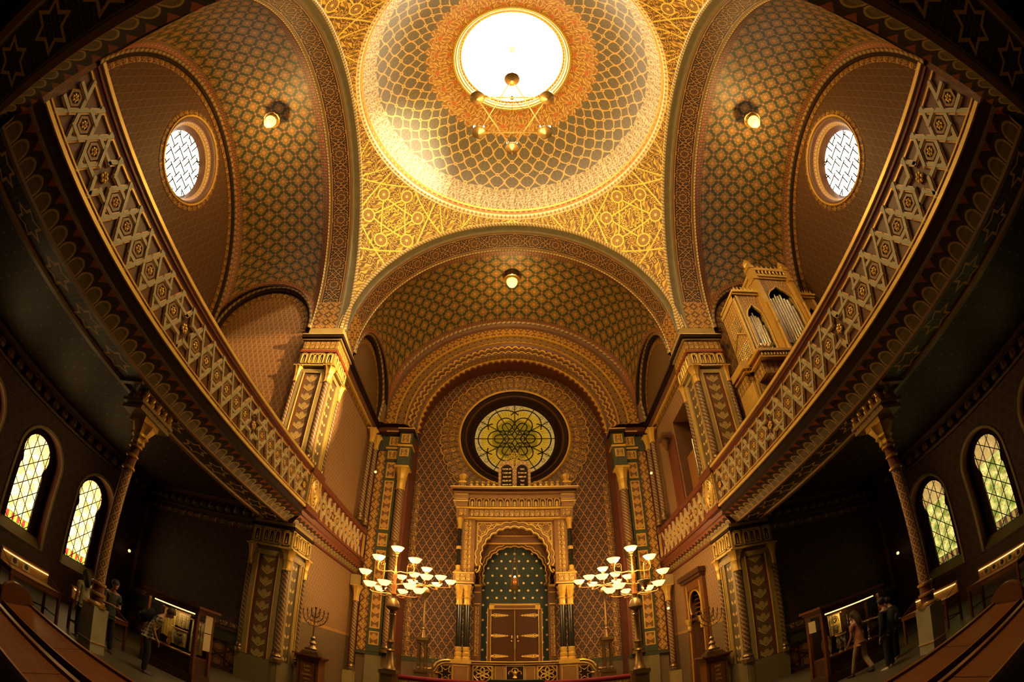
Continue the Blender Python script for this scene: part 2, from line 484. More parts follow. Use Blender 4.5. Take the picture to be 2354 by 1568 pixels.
# gallery fascia: half palmettes
def mk_palmette():
    t=T('palmette_fascia'); u,v=t.uv(); p=t.cf(u/.34); q=1.0-v
    r=t.len(p,q-.12); th=t.at(p,q-.12)
    fan=t.line(t.sin(th*9),.45)*(r<.42)
    c=t.mix((r<.42),(.045,.02,.011),(.13,.095,.036)); c=t.mix(t.line(r-.42,.05),c,(.46,.30,.10)); c=t.mix(fan*.7,c,(.28,.18,.06))
    tri=((t.ab(t.cf(u/.34+.5))+q*.0)<(q-.62)*.8)
    c=t.mix(tri*(r>.45),c,(.36,.09,.025))
    return t.out(c,.5)
M_palm=mk_palmette()
def mk_soffit():
    # u along (m) one star per 1.15 m, v across 0..1 of .95 m
    t=T('soffit_stars'); u,v=t.uv()
    p=t.cf(u/1.15)*1.15; q=(v-.5)*.95
    t1=t.mx(p,t.mx(q*.866-p*.5,-(q*.866)-p*.5)); t2=t.mx(-p,t.mx(p*.5+q*.866,p*.5-q*.866))
    d=t.mn(t1,t2)
    star=t.line(d-.20,.030)
    r=t.len(p,q); th=t.at(p,q)
    fl=t.line(t.sin(th*4),.12)*(r<.17)
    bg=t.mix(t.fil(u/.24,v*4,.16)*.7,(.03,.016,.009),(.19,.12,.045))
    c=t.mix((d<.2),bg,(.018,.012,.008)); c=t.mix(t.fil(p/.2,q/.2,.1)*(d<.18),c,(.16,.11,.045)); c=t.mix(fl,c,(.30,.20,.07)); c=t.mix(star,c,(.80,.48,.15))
    c=t.mix((t.ab(v-.5)>.46),c,(.36,.24,.09))
    return t.out(c,.5)
M_soffit=mk_soffit()
def mk_dotceil():
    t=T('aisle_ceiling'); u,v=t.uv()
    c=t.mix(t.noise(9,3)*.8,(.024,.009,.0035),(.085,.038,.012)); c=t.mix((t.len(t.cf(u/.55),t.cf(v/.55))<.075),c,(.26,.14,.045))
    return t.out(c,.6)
M_dotceil=mk_dotceil()
def mk_diaper():
    t=T('diaper_shaft'); u,v=t.uv(); a=u/.18+v/.20; b=u/.18-v/.20
    m=t.mx((t.ab(t.cf(a))<.10),(t.ab(t.cf(b))<.10)); c=t.mix(m,(.15,.05,.02),(.40,.25,.09)); c=t.mix((t.len(t.cf(a+.5),t.cf(b+.5))<.2),c,(.34,.20,.07))
    return t.out(c,.45)
M_diaper=mk_diaper(); M_strap=plain('strapwork_grey_olive',(.36,.32,.19),.5); M_ochre2=plain('strapwork_ochre',(.62,.40,.15),.45)
def mk_wood(name,c0,c1,scale=1.0,rough=.35):
    t=T(name); u,v=t.uv(); t._uvv
    mp=t.n.new('ShaderNodeMapping'); t.nt.links.new(t._uvv,mp.inputs[0]); mp.inputs['Scale'].default_value=(1.0*scale,14*scale,1)
    n=t.noise(2.0,5,mp.outputs[0]); n2=t.noise(1.1,2)
    return t.out(t.mix(n*.7+n2*.3,c0,c1),rough)
M_wood=mk_wood('oiled_oak',(.07,.022,.006),(.24,.085,.022)); M_wooddark=mk_wood('dark_walnut',(.03,.011,.005),(.10,.036,.012))
M_woodred=mk_wood('mahogany',(.06,.016,.006),(.20,.06,.02)); M_woodorange=mk_wood('orange_pine',(.20,.075,.015),(.34,.14,.03))
M_floor=plain('stone_floor',(.075,.06,.032),.45,vary=.2,scale=1.5)
def mk_carpet():
    t=T('carpet_pile'); u,v=t.uv(); return t.out(t.mix(t.noise(60,2),(.045,.035,.02),(.10,.08,.04)),.9)
M_carpet=mk_carpet()
M_black=plain('black_lacquer',(.012,.012,.010),.22,vary=0,spec=.6); M_brass=plain('brass',(.62,.36,.10),.3,.8,vary=.15); M_bronze=plain('bronze',(.26,.16,.06),.35,.75)
M_brassred=plain('copper_brass',(.58,.24,.06),.35,.6); M_silver=plain('silver',(.65,.60,.48),.25,.9); M_lead=plain('window_lead',(.01,.008,.006),.6,vary=0)
M_velvet=plain('crimson_velvet',(.20,.008,.018),.85,vary=.3,scale=30); M_darkcloth=plain('dark_green_felt',(.025,.025,.014),.8)
M_paperw=plain('cream_paper',(.62,.48,.26),.7,vary=.08); M_ink=plain('ink',(.02,.016,.012),.6,vary=0)
M_goldink=plain('gold_lettering',(.80,.60,.24),.4,.2,vary=0)
def mk_glass():
    m=bpy.data.materials.new('clear_glass'); m.use_nodes=True; n=m.node_tree.nodes; n.clear()
    a=n.new('ShaderNodeBsdfTransparent'); b=n.new('ShaderNodeBsdfGlossy'); b.inputs['Roughness'].default_value=.03; x=n.new('ShaderNodeMixShader'); x.inputs[0].default_value=.05; o=n.new('ShaderNodeOutputMaterial')
    m.node_tree.links.new(a.outputs[0],x.inputs[1]); m.node_tree.links.new(b.outputs[0],x.inputs[2]); m.node_tree.links.new(x.outputs[0],o.inputs[0]); return m
M_glass=mk_glass()
def emit_mat(name,col,st):
    t=T(name); return t.out(tuple(min(1,c) for c in col),.5,emit=col,estr=st)
M_bowl=emit_mat('lit_opal_glass',(1,.60,.20),2.6); M_bulb=emit_mat('lit_bulb',(1,.62,.22),22.0); M_lampamber=emit_mat('lit_amber_glass',(1,.50,.08),5.0)
M_flame=emit_mat('flame',(1,.7,.3),30.0)
def mk_stained(name,kind):
    t=T(name); u,v=t.uv()        # u -0.5..0.5 across in m, v up in m from the sill
    w=.36; h=.312
    A=t.cf(v/(2*h)+u/w*.5); B=t.cf(v/(2*h)-u/w*.5); Cc=t.cf(u/w+.0)
    lead=t.mx(t.line(A,.034),t.mx(t.line(B,.034),t.line(Cc,.05)))
    tri=t.m('MULTIPLY_ADD',t.noise(2.6,4),4.0,-1.5); tri=t.mx(t.mn(tri,1.0),0.0); spk=t.noise(11,2)
    if kind=='L':
        c=t.mix(tri,(1.0,.52,.12),(1.0,.86,.46)); c=t.mix((spk>.62),c,(1.0,.50,.10)); st=2.4
        foot=((.9,.45,.05),(.55,.05,.03),(.12,.28,.02))
        c=t.mix((v>2.5)*.45,c,(1.0,.55,.10))
    else:
        c=t.mix(tri,(.16,.22,.02),(.92,.78,.22)); c=t.mix((spk>.62),c,(.6,.24,.04)); c=t.mix((v>2.35)*.75,c,(.50,.26,.08)); st=1.25
        foot=((.35,.22,.04),(.10,.04,.02),(.08,.10,.02))
    b=t.mix((t.fr(u/.26)<.5),foot[0],foot[1]); b=t.mix((t.ab(v-.16)>.11),b,foot[2])
    c=t.mix((v<.30),c,b)
    c=t.mix(lead,c,(.01,.006,.003))
    return t.out((.01,.01,.01),.9,emit=c,estr=st,spec=.03)
M_stainL=mk_stained('stained_glass_amber','L'); M_stainR=mk_stained('stained_glass_green','R')
def mk_wheel():
    t=T('wheel_glass'); u,v=t.uv(); r=t.len(u,v); th=t.at(u,v)
    ns=t.noise(3.0,4)
    c=t.mix(ns,(.40,.14,.004),(1.0,.50,.02))
    ray=t.line(t.sin(th*36),.5)*(r>1.15)
    c=t.mix(ray*.5,c,(.95,.60,.06))
    c=t.mix((r<1.25),c,t.mix(ns,(.18,.085,.003),(.56,.30,.010)))
    c=t.mix((r>1.85),c,t.mix(t.noise(6,2),(.45,.2,.02),(.95,.60,.14)))
    return t.out((.01,.01,.01),.9,emit=c,estr=.58,spec=.03)
M_wheel=mk_wheel()
M_skyglass=emit_mat('daylit_glass',(1.0,.90,.72),5.0); M_oculus=emit_mat('daylit_skylight',(1.0,.90,.70),13.0); M_arkwood=plain('ark_gilded_wood',(.25,.12,.036),.45); M_medbrown=plain('painted_tan_brown',(.26,.14,.045),.45)
def mk_tiles():
    t=T('star_tile_dado'); u,v=t.uv(); U=u/.62; V=v/.54
    a=t.cf(U); b=t.cf(U*.5+V); c2=t.cf(U*.5-V)
    ln=t.mx(t.line(a,.06),t.mx(t.line(b,.06),t.line(c2,.06)))
    d=t.mn(t.ab(a),t.mn(t.ab(b),t.ab(c2)))
    c=t.mix((d>.13),(.06,.018,.010),(.10,.035,.015)); c=t.mix(t.line(d-.13,.02),c,(.30,.14,.045)); c=t.mix((d>.25),c,(.30,.14,.04)); c=t.mix(ln,c,(.045,.014,.008))
    return t.out(c,.35)
M_tiles=mk_tiles()
def mk_starry():
    t=T('starry_green'); u,v=t.uv(); U=u/.40; V=v/.72
    d=t.mn(t.len(t.cf(U),t.cf(V)*1.8),t.len(t.cf(U+.5),t.cf(V+.5)*1.8))
    c=t.mix((d<.13),(.022,.034,.026),(.78,.56,.22)); return t.out(c,.5)
M_starry=mk_starry()
# ------------------------------------------------------------------ the room
YC=6.744; ZS=14.12; A7=7.0; CAMZ=1.7
def A_E(c,d,z): return (c,YC+7+d,z)
def A_N(c,d,z): return (-(7+d),YC+c,z)
def A_S(c,d,z): return (7+d,YC+c,z)
def A_W(c,d,z): return (c,YC-7-d,z)
def arc_prof(mb,A,prof,zc=ZS,c0=0.0,a0=0.0,a1=pi,n=72,closed=False,vn=None):
    L=[0]
    pr=list(prof)+([prof[0]] if closed else [])
    for a,b in zip(pr,pr[1:]): L.append(L[-1]+math.hypot(b[0]-a[0],b[1]-a[1]))
    if vn: L=[vn*x/L[-1] for x in L]
    R=prof[0][0]; m=len(pr)-1
    def fn(u,v):
        k=int(round(v*m)); r,d=pr[k]; f=a0+(a1-a0)*u
        return A(c0-r*cos(f),d,zc+r*sin(f))
    mb.grid(fn,n,m,lambda u,v:((a0+(a1-a0)*u)*R,L[int(round(v*m))]))
    return mb
def ring_oct(r,d,s,k=8): return [(r+s*cos(2*pi*i/k),d+s*sin(2*pi*i/k)) for i in range(k)]
def qprof(p0,p1,p2,n=5): # quadratic curve
    return [((1-t)**2*p0[0]+2*t*(1-t)*p1[0]+t*t*p2[0],(1-t)**2*p0[1]+2*t*(1-t)*p1[1]+t*t*p2[1]) for t in [i/n for i in range(n+1)]]
SIDE={'N':('north','left'),'S':('south','right'),'E':('east','far'),'W':('west','near')}

def wall_lunette(A,side,c,name,label,mat,zlow,zhi=ZS,d0=1.55,d1=6.95):
    mb=MB(); dc=(d0+d1)/2; R=(d1-d0)/2
    pts=[(d0,zlow),(d1,zlow)]+[(dc+R*cos(t),zhi+R*sin(t)) for t in [pi*i/24 for i in range(25)]]
    mb.poly([A(c,d,z) for d,z in pts],[(d,z) for d,z in pts])
    return struct(name,mb,mat,label,'wall')
def arm(A,key,lab):
    side,pic=SIDE[key]
    # --- arch: outer bead, fascia, painted soffit with flowers
    mb=MB()
    mb.cur=0; arc_prof(mb,A,ring_oct(7.10,-.02,.085),closed=True,n=84)
    mb.cur=4; arc_prof(mb,A,ring_oct(7.235,.0,.035,6),closed=True,n=84)
    mb.cur=1; arc_prof(mb,A,qprof((7.03,.02),(7.03,.30),(6.93,.34)),n=84)
    a=.20
    mb.cur=2; arc_prof(mb,A,[(6.92,.34),(6.92,1.50)],a0=a,a1=pi-a,n=72,vn=1.0)
    mb.cur=3
    for s0,s1 in ((0,a),(pi-a,pi)): arc_prof(mb,A,[(6.92,.34),(6.92,1.50)],a0=s0,a1=s1,n=6)
    mb.cur=0; arc_prof(mb,A,ring_oct(6.93,1.53,.05,6),closed=True,n=84)
    struct('trim_arch',mb,[M_bead,M_fasc,M_flower,M_leaf,M_goldb],'broad %s arch under the dome, its soffit painted with a row of gold flowers'%lab,'arch')
    # --- vault
    mb=MB(); D0,D1=1.55,6.9
    def vs(u,v):
        f=pi*u; R=6.88-.28*v; w=2*v-1
        hl=2.62*sqrt(max(0,1-w*w)); s=sin(f)
        return A(-R*cos(f),D0+(D1-D0)*v,ZS+R*s+hl*(1-s)**1.3+.45*s*sin(pi*v))
    def sub(u0,u1,v0,v1,nu,nv,uvf):
        mb.grid(lambda u,v:vs(u0+(u1-u0)*u,v0+(v1-v0)*v),nu,nv,lambda u,v:uvf(u0+(u1-u0)*u,v0+(v1-v0)*v))
    k=.87; ub,vb=.024,.07
    mb.cur=0; sub(ub,1-ub,vb,1-vb,64,20,lambda u,v:((u-.5)*pi*6.8/k,(v-.5)*(D1-D0)/k))
    mb.cur=1
    fu=lambda u,v:(v*(D1-D0),u*pi*6.8); fv=lambda u,v:(u*pi*6.8,v*(D1-D0))
    sub(0,ub,0,1,3,28,fu); sub(1-ub,1,0,1,3,28,fu); sub(ub,1-ub,0,vb,64,2,fv); sub(ub,1-ub,1-vb,1,64,2,fv)
    struct('ceiling_vault',mb,[M_vault,M_border],'barrel vault of the %s arm, painted green and gold in a diamond lattice'%lab,'vault',smooth=True)
    # --- side lunettes with mouldings
    for sg in (-1,1):
        if key in 'NS' and sg<0: zl=7.6
        else: zl=6.0
        if key!='E':
            wall_lunette(A,key,sg*7.12,'wall_'+('east' if sg>0 else 'west'),'upper %s wall of the %s gallery, brown paper with an amber lattice'%('east' if sg>0 else 'west',lab),M_paper,6.0)
        mb=MB(); dc=4.25; R=2.7
        def Aside(c,d,z,sg=sg): return A(sg*(7.12-d),dc+c,z)
        mb.cur=0; arc_prof(mb,Aside,ring_oct(R-.05,.23,.075),zc=ZS-.02,n=36,closed=True)
        mb.cur=1; arc_prof(mb,Aside,[(R-.10,.20),(R-.22,.14),(R-.24,.0)],zc=ZS-.02,n=36)
        mb.cur=2; arc_prof(mb,Aside,[(R-.24,.02),(R-.55,.02)],zc=ZS-.02,n=36)
        mb.cur=1; mb.grid(lambda u,v:Aside(-(R-.01)*cos(pi*u),-.02+v*(.30+.26*(1-cos(pi*u))/2),ZS-.02+(R-.01)*sin(pi*u)),36,2)
        struct('trim_lunette',mb,[M_egg,M_dark,M_lace],'curved moulding over the small %s lunette of the %s arm'%(('east' if sg>0 else 'west') if key in 'NS' else ('left' if sg<0 else 'right'),lab),'moulding')
    return

def moulded_box(mb,x0,x1,y0,y1,zs):
    pass
arm(A_N,'N','left'); arm(A_S,'S','right'); arm(A_E,'E','far')
# near arch: only its face bead shows above
mb=MB(); mb.cur=0; arc_prof(mb,A_W,ring_oct(7.10,-.02,.085),closed=True,n=64); mb.cur=1; arc_prof(mb,A_W,qprof((7.03,.02),(7.03,.30),(6.93,.34)),n=64)
mb.cur=2; arc_prof(mb,A_W,[(6.92,.34),(6.92,1.50)],n=64,vn=1.0)
struct('trim_arch',mb,[M_bead,M_fasc,M_flower],'near arch under the dome, above the gallery the picture is taken from','arch')

# --- pendentives
PZ=14.15; PR2=100.8
for key,az0,lab in (('NE',45,'far left'),('SE',-45,'far right'),('NW',135,'near left'),('SW',-135,'near right')):
    mb=MB()
    def fn(u,v):
        al=RAD(-45+90*u); rm=7.0/cos(pi/4-abs(al)); rt=6.9
        # al measured from the diagonal
        rm=7.0/ cos(pi/4-abs(al)); rho=rm+(rt-rm)*v
        if rho>rm: rho=rm
        az=RAD(az0)+al; z=PZ+sqrt(max(0,PR2-rho*rho))
        return (-rho*sin(az),YC+rho*cos(az),z)
    def uvf(u,v):
        x,y,z=fn(u,v); rho=math.hypot(x,y-YC); al=RAD(-45+90*u)
        return (al*8.06,(math.degrees(math.atan2(z-PZ,rho))-36.6)*pi/180*10.04)
    mb.grid(fn,48,24,uvf)
    struct('ceiling_pendentive',mb,M_pend,'%s pendentive under the dome, gilded with arabesques round a star of six wheels'%lab,'pendentive',smooth=2)

# --- dome: foot mouldings, shell, oculus
def lathe_c(mb,prof,n=96,vals=None,uk=1.0):
    m=len(prof)-1; L=[0]
    for a,b in zip(prof,prof[1:]): L.append(L[-1]+math.hypot(b[0]-a[0],b[1]-a[1]))
    V=vals or L; rm=max(p[0] for p in prof)
    mb.grid(lambda u,v:(-prof[int(round(v*m))][0]*sin(2*pi*u),YC+prof[int(round(v*m))][0]*cos(2*pi*u),prof[int(round(v*m))][1]),n,m,lambda u,v:(u*uk if vals else u*2*pi*rm,V[int(round(v*m))]),cu=True)
mb=MB()
mb.cur=0; lathe_c(mb,[(7.12,21.28),(7.02,21.34),(6.96,21.44)])
mb.cur=1; lathe_c(mb,[(6.96,21.44),(6.88,21.47),(6.88,21.52),(6.80,21.60),(6.80,21.80)])
mb.cur=2; lathe_c(mb,[(6.80,21.80),(6.84,21.86),(6.80,21.92)])
mb.cur=3; lathe_c(mb,[(6.80,21.92),(6.86,22.22)],vals=[0,1],uk=43.2)
mb.cur=0; lathe_c(mb,[(6.86,22.22),(6.80,22.27),(6.98,22.32),(7.10,22.45)])
struct('trim_dome_foot',mb,[M_goldb,M_ringdots,M_gold,M_ringred],'gilded ring cornice with a red leaf fillet at the foot of the dome','cornice',smooth=True)
def catm(P,n):
    out=[]
    for i in range(len(P)-1):
        p0=P[max(0,i-1)];p1=P[i];p2=P[i+1];p3=P[min(len(P)-1,i+2)]
        for k in range(n):
            t=k/n; out.append(tuple(.5*((2*p1[j])+(-p0[j]+p2[j])*t+(2*p0[j]-5*p1[j]+4*p2[j]-p3[j])*t*t+(-p0[j]+3*p1[j]-3*p2[j]+p3[j])*t**3) for j in range(len(p1))))
    out.append(P[-1]); return out
dp=catm([(7.08,22.40,0),(6.63,24.05,1),(5.72,25.66,3),(4.23,26.95,5),(3.22,27.62,6)],7)
mb=MB(); lathe_c(mb,[(p[0],p[1]) for p in dp],n=96,vals=[p[2] for p in dp],uk=48.0)
DOME=struct('ceiling_dome',mb,M_dome,'dome painted with a gold net on grey green between two bands of gilded lace','dome',smooth=True)
mb=MB()
mb.cur=0; lathe_c(mb,[(3.24,27.60),(3.14,27.58),(3.10,27.66),(3.04,27.66),(2.98,27.80)])
mb.cur=1; lathe_c(mb,[(2.98,27.80),(2.92,27.82),(2.92,28.05),(2.86,28.10)])
mb.cur=0; lathe_c(mb,[(2.86,28.10),(2.80,28.08),(2.80,28.30),(2.78,28.95)])
struct('trim_oculus',mb,[M_goldb,M_ringdots],'stepped gilded rim of the round skylight in the dome','rim',smooth=True)
mb=MB(); lathe_c(mb,[(2.79,28.85),(2.5,29.4),(1.9,29.85),(1.0,30.12),(.12,30.2)],n=64); 
w=struct('window_1',mb,M_oculus,'bright white round skylight at the top of the dome','skylight',smooth=True)
mb=MB(); mb.lathe([(0.03,29.7),(.10,29.75),(.24,29.95),(.30,30.1),(.12,30.16)],0,YC,16); 
for k in range(8):
    a=2*pi*k/8; mb.tube([(.25*cos(a),YC+.25*sin(a),30.1),(1.0*cos(a),YC+1.0*sin(a),30.06),(1.9*cos(a),YC+1.9*sin(a),29.8)],.012,5)
obj('hub',mb,M_gold,w,True)

# --- round windows in the upper end walls
def polar_wall(A,d,rw,zc,cc,R,zlow,zsp,hw,mat,name,label):
    mb=MB(); n=96
    TH=[2*pi*i/n for i in range(n)]
    for sx in (-1,1):
        for zz in (zlow,zsp):
            t=math.atan2(zz-zc,sx*hw-cc)%(2*pi); k=min(range(n),key=lambda i:abs(TH[i]-t)); TH[k]=t
    TH.append(2*pi+TH[0])
    def bound(th):
        dx,dz=cos(th),sin(th); best=1e9
        t0=[]
        if abs(dx)>1e-6: t0+=[(s*hw-cc)/dx for s in (-1,1)]
        if dz<-1e-6: t0+=[(zlow-zc)/dz]
        for t in t0:
            if t>0 and (zc+t*dz<=zsp+1e-4 ): best=min(best,t)
        # arch
        ox,oz=cc,zc-zsp; b=ox*dx+oz*dz; q=ox*ox+oz*oz-R*R; disc=b*b-q
        if disc>0:
            t=-b+sqrt(disc)
            if zc+t*dz>=zsp-1e-4: best=min(best,t)
        return min(best,30)
    def fn(u,v):
        th=TH[int(round(u*n))]; b=bound(th); r=rw+(b-rw)*v; return A(cc+r*cos(th),d,zc+r*sin(th))
    def uvf(u,v):
        th=TH[int(round(u*n))]; b=bound(th); r=rw+(b-rw)*v; return (cc+r*cos(th),zc+r*sin(th))
    mb.grid(fn,n,4,uvf,cu=True)
    return struct(name,mb,mat,label,'wall')
RWZ=17.75; RWC=-.15
for key,A,lab,no in (('N',A_N,'left',2),('S',A_S,'right',3)):
    side=SIDE[key][0]
    polar_wall(A,7.0,1.9,RWZ,RWC,6.72,6.0,ZS,7.12,M_lunette,'wall_'+side,'tall arched upper wall of the %s arm round its round window'%lab)
    mb=MB()
    mb.cur=0; arc_prof(mb,A,ring_oct(6.62,6.86,.10),closed=True,n=64)
    mb.cur=1; arc_prof(mb,A,[(6.52,6.84),(6.40,6.90),(6.38,6.98)],n=64)
    mb.cur=2; arc_prof(mb,A,[(6.38,6.97),(6.12,6.97)],n=64)
    struct('trim_lunette',mb,[M_egg,M_dark,M_lace],'great curved moulding round the end wall of the %s arm'%lab,'moulding')
    w=thing('window_%d'%no,'round window high in the %s end wall, glowing white with thin leading'%lab,'window'); w['kind']='structure'
    mb=MB()
    P=lambda prof:arc_prof(mb,A,prof,zc=RWZ,c0=RWC,a0=0,a1=2*pi,n=64)
    mb.cur=1; P([(2.32,6.98),(2.10,6.96)])
    mb.cur=0; P(ring_oct(2.06,6.93,.05,6)+[ring_oct(2.06,6.93,.05,6)[0]])
    mb.cur=2; P([(2.0,6.95),(1.9,7.0),(1.82,7.15)]); mb.cur=3; P([(1.82,7.15),(1.74,7.35)]); mb.cur=0; P([(1.74,7.35),(1.70,7.40)]); mb.cur=2; P([(1.70,7.40),(1.52,7.72)])
    obj('window_frame',mb,[M_gold,M_lace,M_brown,M_leaf_small],w)
    mb=MB(); mb.poly([A(RWC+1.54*cos(2*pi*i/64),7.70,RWZ+1.54*sin(2*pi*i/64)) for i in range(64)])
    obj('window_pane',mb,M_skyglass,w)
    mb=MB()
    def seg(a,b): mb.tube([A(RWC+a[0],7.67,RWZ+a[1]),A(RWC+b[0],7.67,RWZ+b[1])],.034,4)
    q=.3
    for i in range(-4,5):
        for j in range(-4,5):
            x,z=i*q,j*q
            if math.hypot(x,z)>1.45: continue
            if (i+2*j)%5 in (0,1) : seg((x-q*.5,z),(x+q*1.0,z))
            if (i+2*j)%5 in (2,3): seg((x,z-q*.5),(x,z+q*1.0))
    for th in range(0,12): a=2*pi*th/12; seg((1.3*cos(a),1.3*sin(a)),(1.52*cos(a),1.52*sin(a)))
    obj('window_leading',mb,M_lead,w)

# --- aisle shells below the galleries (left / right), floor
mb=MB(); mb.box(-14.9,14.9,-6.4,23.2,-.3,0.0)
struct('floor',mb,M_floor,'olive stone floor of the hall','floor')
ZC_A=6.22
WN=-14.2
for sg,side,lab in ((-1,'north','left'),(1,'south','right')):
    # outer wall with three arched recesses: built as ribs between openings
    mb=MB(); ys=[2.2,5.2,8.2,11.2]; hw=.98; zt=4.0; zb=1.28
    X=sg*14.2; XI=sg*14.75
    edges=[-6.3]+[e for y in ys for e in (y-hw,y+hw)]+[13.92]
    def wq(a,b,z0,z1): mb.poly([(X,a,z0),(X,b,z0),(X,b,z1),(X,a,z1)],[(a,z0),(b,z0),(b,z1),(a,z1)])
    for i in range(0,len(edges),2): wq(edges[i],edges[i+1],1.15,ZC_A)
    for y in ys:
        arc=[(y+hw*cos(pi*i/16),zt+hw*sin(pi*i/16)) for i in range(17)]
        for i in range(16):
            a,b=arc[i],arc[i+1]
            mb.poly([(X,a[0],a[1]),(X,b[0],b[1]),(X,b[0],ZC_A),(X,a[0],ZC_A)],[a,b,(b[0],ZC_A),(a[0],ZC_A)])
        wq(y-hw,y+hw,1.15,zb)
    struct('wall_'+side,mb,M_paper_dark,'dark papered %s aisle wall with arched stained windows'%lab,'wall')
    mb=MB(); mb.box(X,sg*14.1,-6.3,13.85,0,1.02); mb.box(X,sg*14.06,-6.3,13.85,1.02,1.15)
    struct('baseboard_'+side,mb,[M_wooddark],'dark wooden dado along the %s aisle wall'%lab,'dado')
    # scalloped cornice
    mb=MB(); mb.cur=0; mb.box(X,sg*14.02,-6.3,13.8,5.55,5.62); mb.box(X,sg*13.9,-6.3,13.8,6.05,6.2); mb.cur=1
    n=28
    for i in range(n):
        y=-.2+i*.5
        mb.lathe([(.0,5.68),(.17,5.70),(.21,5.80),(.17,5.92),(.10,5.98)],sg*14.05,y,8)
    mb.cur=0
    struct('trim_aisle_'+side,mb,[M_brown,M_fan],'scalloped cornice along the top of the %s aisle wall'%lab,'cornice')
    # east wall of the aisle
    mb=MB(); Y=13.9
    x0,x1=sg*8.4,sg*14.22
    mb.poly([(x0,Y,0),(x1,Y,0),(x1,Y,ZC_A),(x0,Y,ZC_A)],[(x0,0),(x1,0),(x1,ZC_A),(x0,ZC_A)])
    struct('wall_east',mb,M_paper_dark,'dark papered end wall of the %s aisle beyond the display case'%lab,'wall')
    mb=MB(); mb.cur=0
    mb.box(x0,x1,Y-.1,Y-.02,0.15,1.05); mb.cur=1; mb.box(x0,x1,Y-.13,Y-.02,0,.15); mb.box(x0,x1,Y-.16,Y-.02,1.05,1.12); mb.cur=2; mb.box(x0,x1,Y-.08,Y-.02,1.12,1.48); mb.cur=1; mb.box(x0,x1,Y-.14,Y-.02,1.48,1.60)
    struct('baseboard_east',mb,[M_tiles,M_wooddark,M_green],'brown star patterned tile dado on the end wall of the %s aisle'%lab,'dado')
    mb=MB(); mb.cur=0
    xa,xb=sorted((x0,x1))
    mb.box(xa,xb,Y-.06,Y-.01,1.62,1.80); mb.box(xa,xb,Y-.06,Y-.01,5.25,5.42); mb.box(sg*8.42,sg*8.62,Y-.06,Y-.01,1.8,5.25); mb.box(sg*13.9,sg*14.1,Y-.06,Y-.01,1.8,5.25)
    mb.cur=1; mb.box(xa,xb,Y-.10,Y-.01,5.55,5.62); mb.box(xa,xb,Y-.2,Y-.01,6.05,6.2)
    mb.cur=2
    for i in range(14): mb.lathe([(.0,5.68),(.15,5.70),(.19,5.80),(.15,5.92),(.10,5.98)],sg*(8.6+i*.40),Y-.10,8)
    mb.cur=1
    struct('trim_aisle_east',mb,[M_lace,M_brown,M_fan],'painted border and scalloped cornice on the end wall of the %s aisle'%lab,'cornice')
    # upper end wall returns / ceiling of the aisle
    mb=MB(); mb.poly([(sg*8.2,-6.3,ZC_A),(sg*14.2,-6.3,ZC_A),(sg*14.2,13.9,ZC_A),(sg*8.2,13.9,ZC_A)],[(8.2,-6.3),(14.2,-6.3),(14.2,13.9),(8.2,13.9)])
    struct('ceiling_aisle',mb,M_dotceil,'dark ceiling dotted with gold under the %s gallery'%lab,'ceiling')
    mb=MB(); mb.box(sg*6.9,sg*14.2,-6.3,13.9,6.3,6.42)
    struct('floor_gallery',mb,M_wooddark,'wooden floor of the %s gallery'%lab,'floor')
    # soffit with star panels, fascia with palmettes
    mb=MB()
    def sy(prof,y0,y1,vn=None):
        L=[0]
        for a,b in zip(prof,prof[1:]): L.append(L[-1]+math.hypot(b[0]-a[0],b[1]-a[1]))
        if vn: L=[vn*x/L[-1] for x in L]
        for i in range(len(prof)-1):
            a,b=prof[i],prof[i+1]
            mb.poly([(sg*a[0],y0,a[1]),(sg*a[0],y1,a[1]),(sg*b[0],y1,b[1]),(sg*b[0],y0,b[1])],[(y0,L[i]),(y1,L[i]),(y1,L[i+1]),(y0,L[i+1])])
    Y1=13.6
    mb.cur=0; sy([(6.72,6.26),(6.78,6.1),(6.74,6.02),(6.74,5.97)],-.05,Y1)      # dark cavetto
    mb.cur=1; sy([(6.74,5.97),(6.90,5.93),(7.08,5.84),(7.20,5.70)],-.05,Y1,1.0)
    mb.cur=2; sy([(7.20,5.70),(7.20,5.64),(7.30,5.64),(7.32,5.66)],-.05,Y1)
    mb.cur=3; sy([(7.32,5.66),(8.05,5.66)],.0-.05,5.85,1.0); sy([(7.32,5.66),(8.05,5.66)],7.35,Y1,1.0)
    mb.cur=4; sy([(7.32,5.66),(8.05,5.66)],5.85,7.35)
    mb.cur=2; mb.box(sg*8.05,sg*8.2,-.05,Y1,5.60,6.3); mb.box(sg*7.32,sg*8.05,5.80,5.90,5.60,5.68); mb.box(sg*7.32,sg*8.05,7.30,7.40,5.60,5.68)
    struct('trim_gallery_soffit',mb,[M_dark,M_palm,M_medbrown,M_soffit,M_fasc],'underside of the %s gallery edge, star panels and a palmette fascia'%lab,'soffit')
# near gallery overhead
mb=MB()
def sx(prof,x0,x1,vn=None):
    L=[0]
    for a,b in zip(prof,prof[1:]): L.append(L[-1]+math.hypot(b[0]-a[0],b[1]-a[1]))
    if vn: L=[vn*x/L[-1] for x in L]
    for i in range(len(prof)-1):
        a,b=prof[i],prof[i+1]
        mb.poly([(x0,a[0],a[1]),(x1,a[0],a[1]),(x1,b[0],b[1]),(x0,b[0],b[1])],[(x0,L[i]),(x1,L[i]),(x1,L[i+1]),(x0,L[i+1])])
mb.cur=0; mb.box(-14.2,14.2,-.42,-.06,6.0,7.8)
sx([(-.02,6.05),(0,5.99),(0,5.95)],-14.2,14.2)
mb.cur=1; sx([(0,5.95),(-.08,5.90),(-.2,5.80),(-.26,5.70)],-14.2,14.2,1.0)
mb.cur=2; sx([(-.26,5.70),(-.26,5.60),(-.38,5.60),(-.40,5.66)],-14.2,14.2)
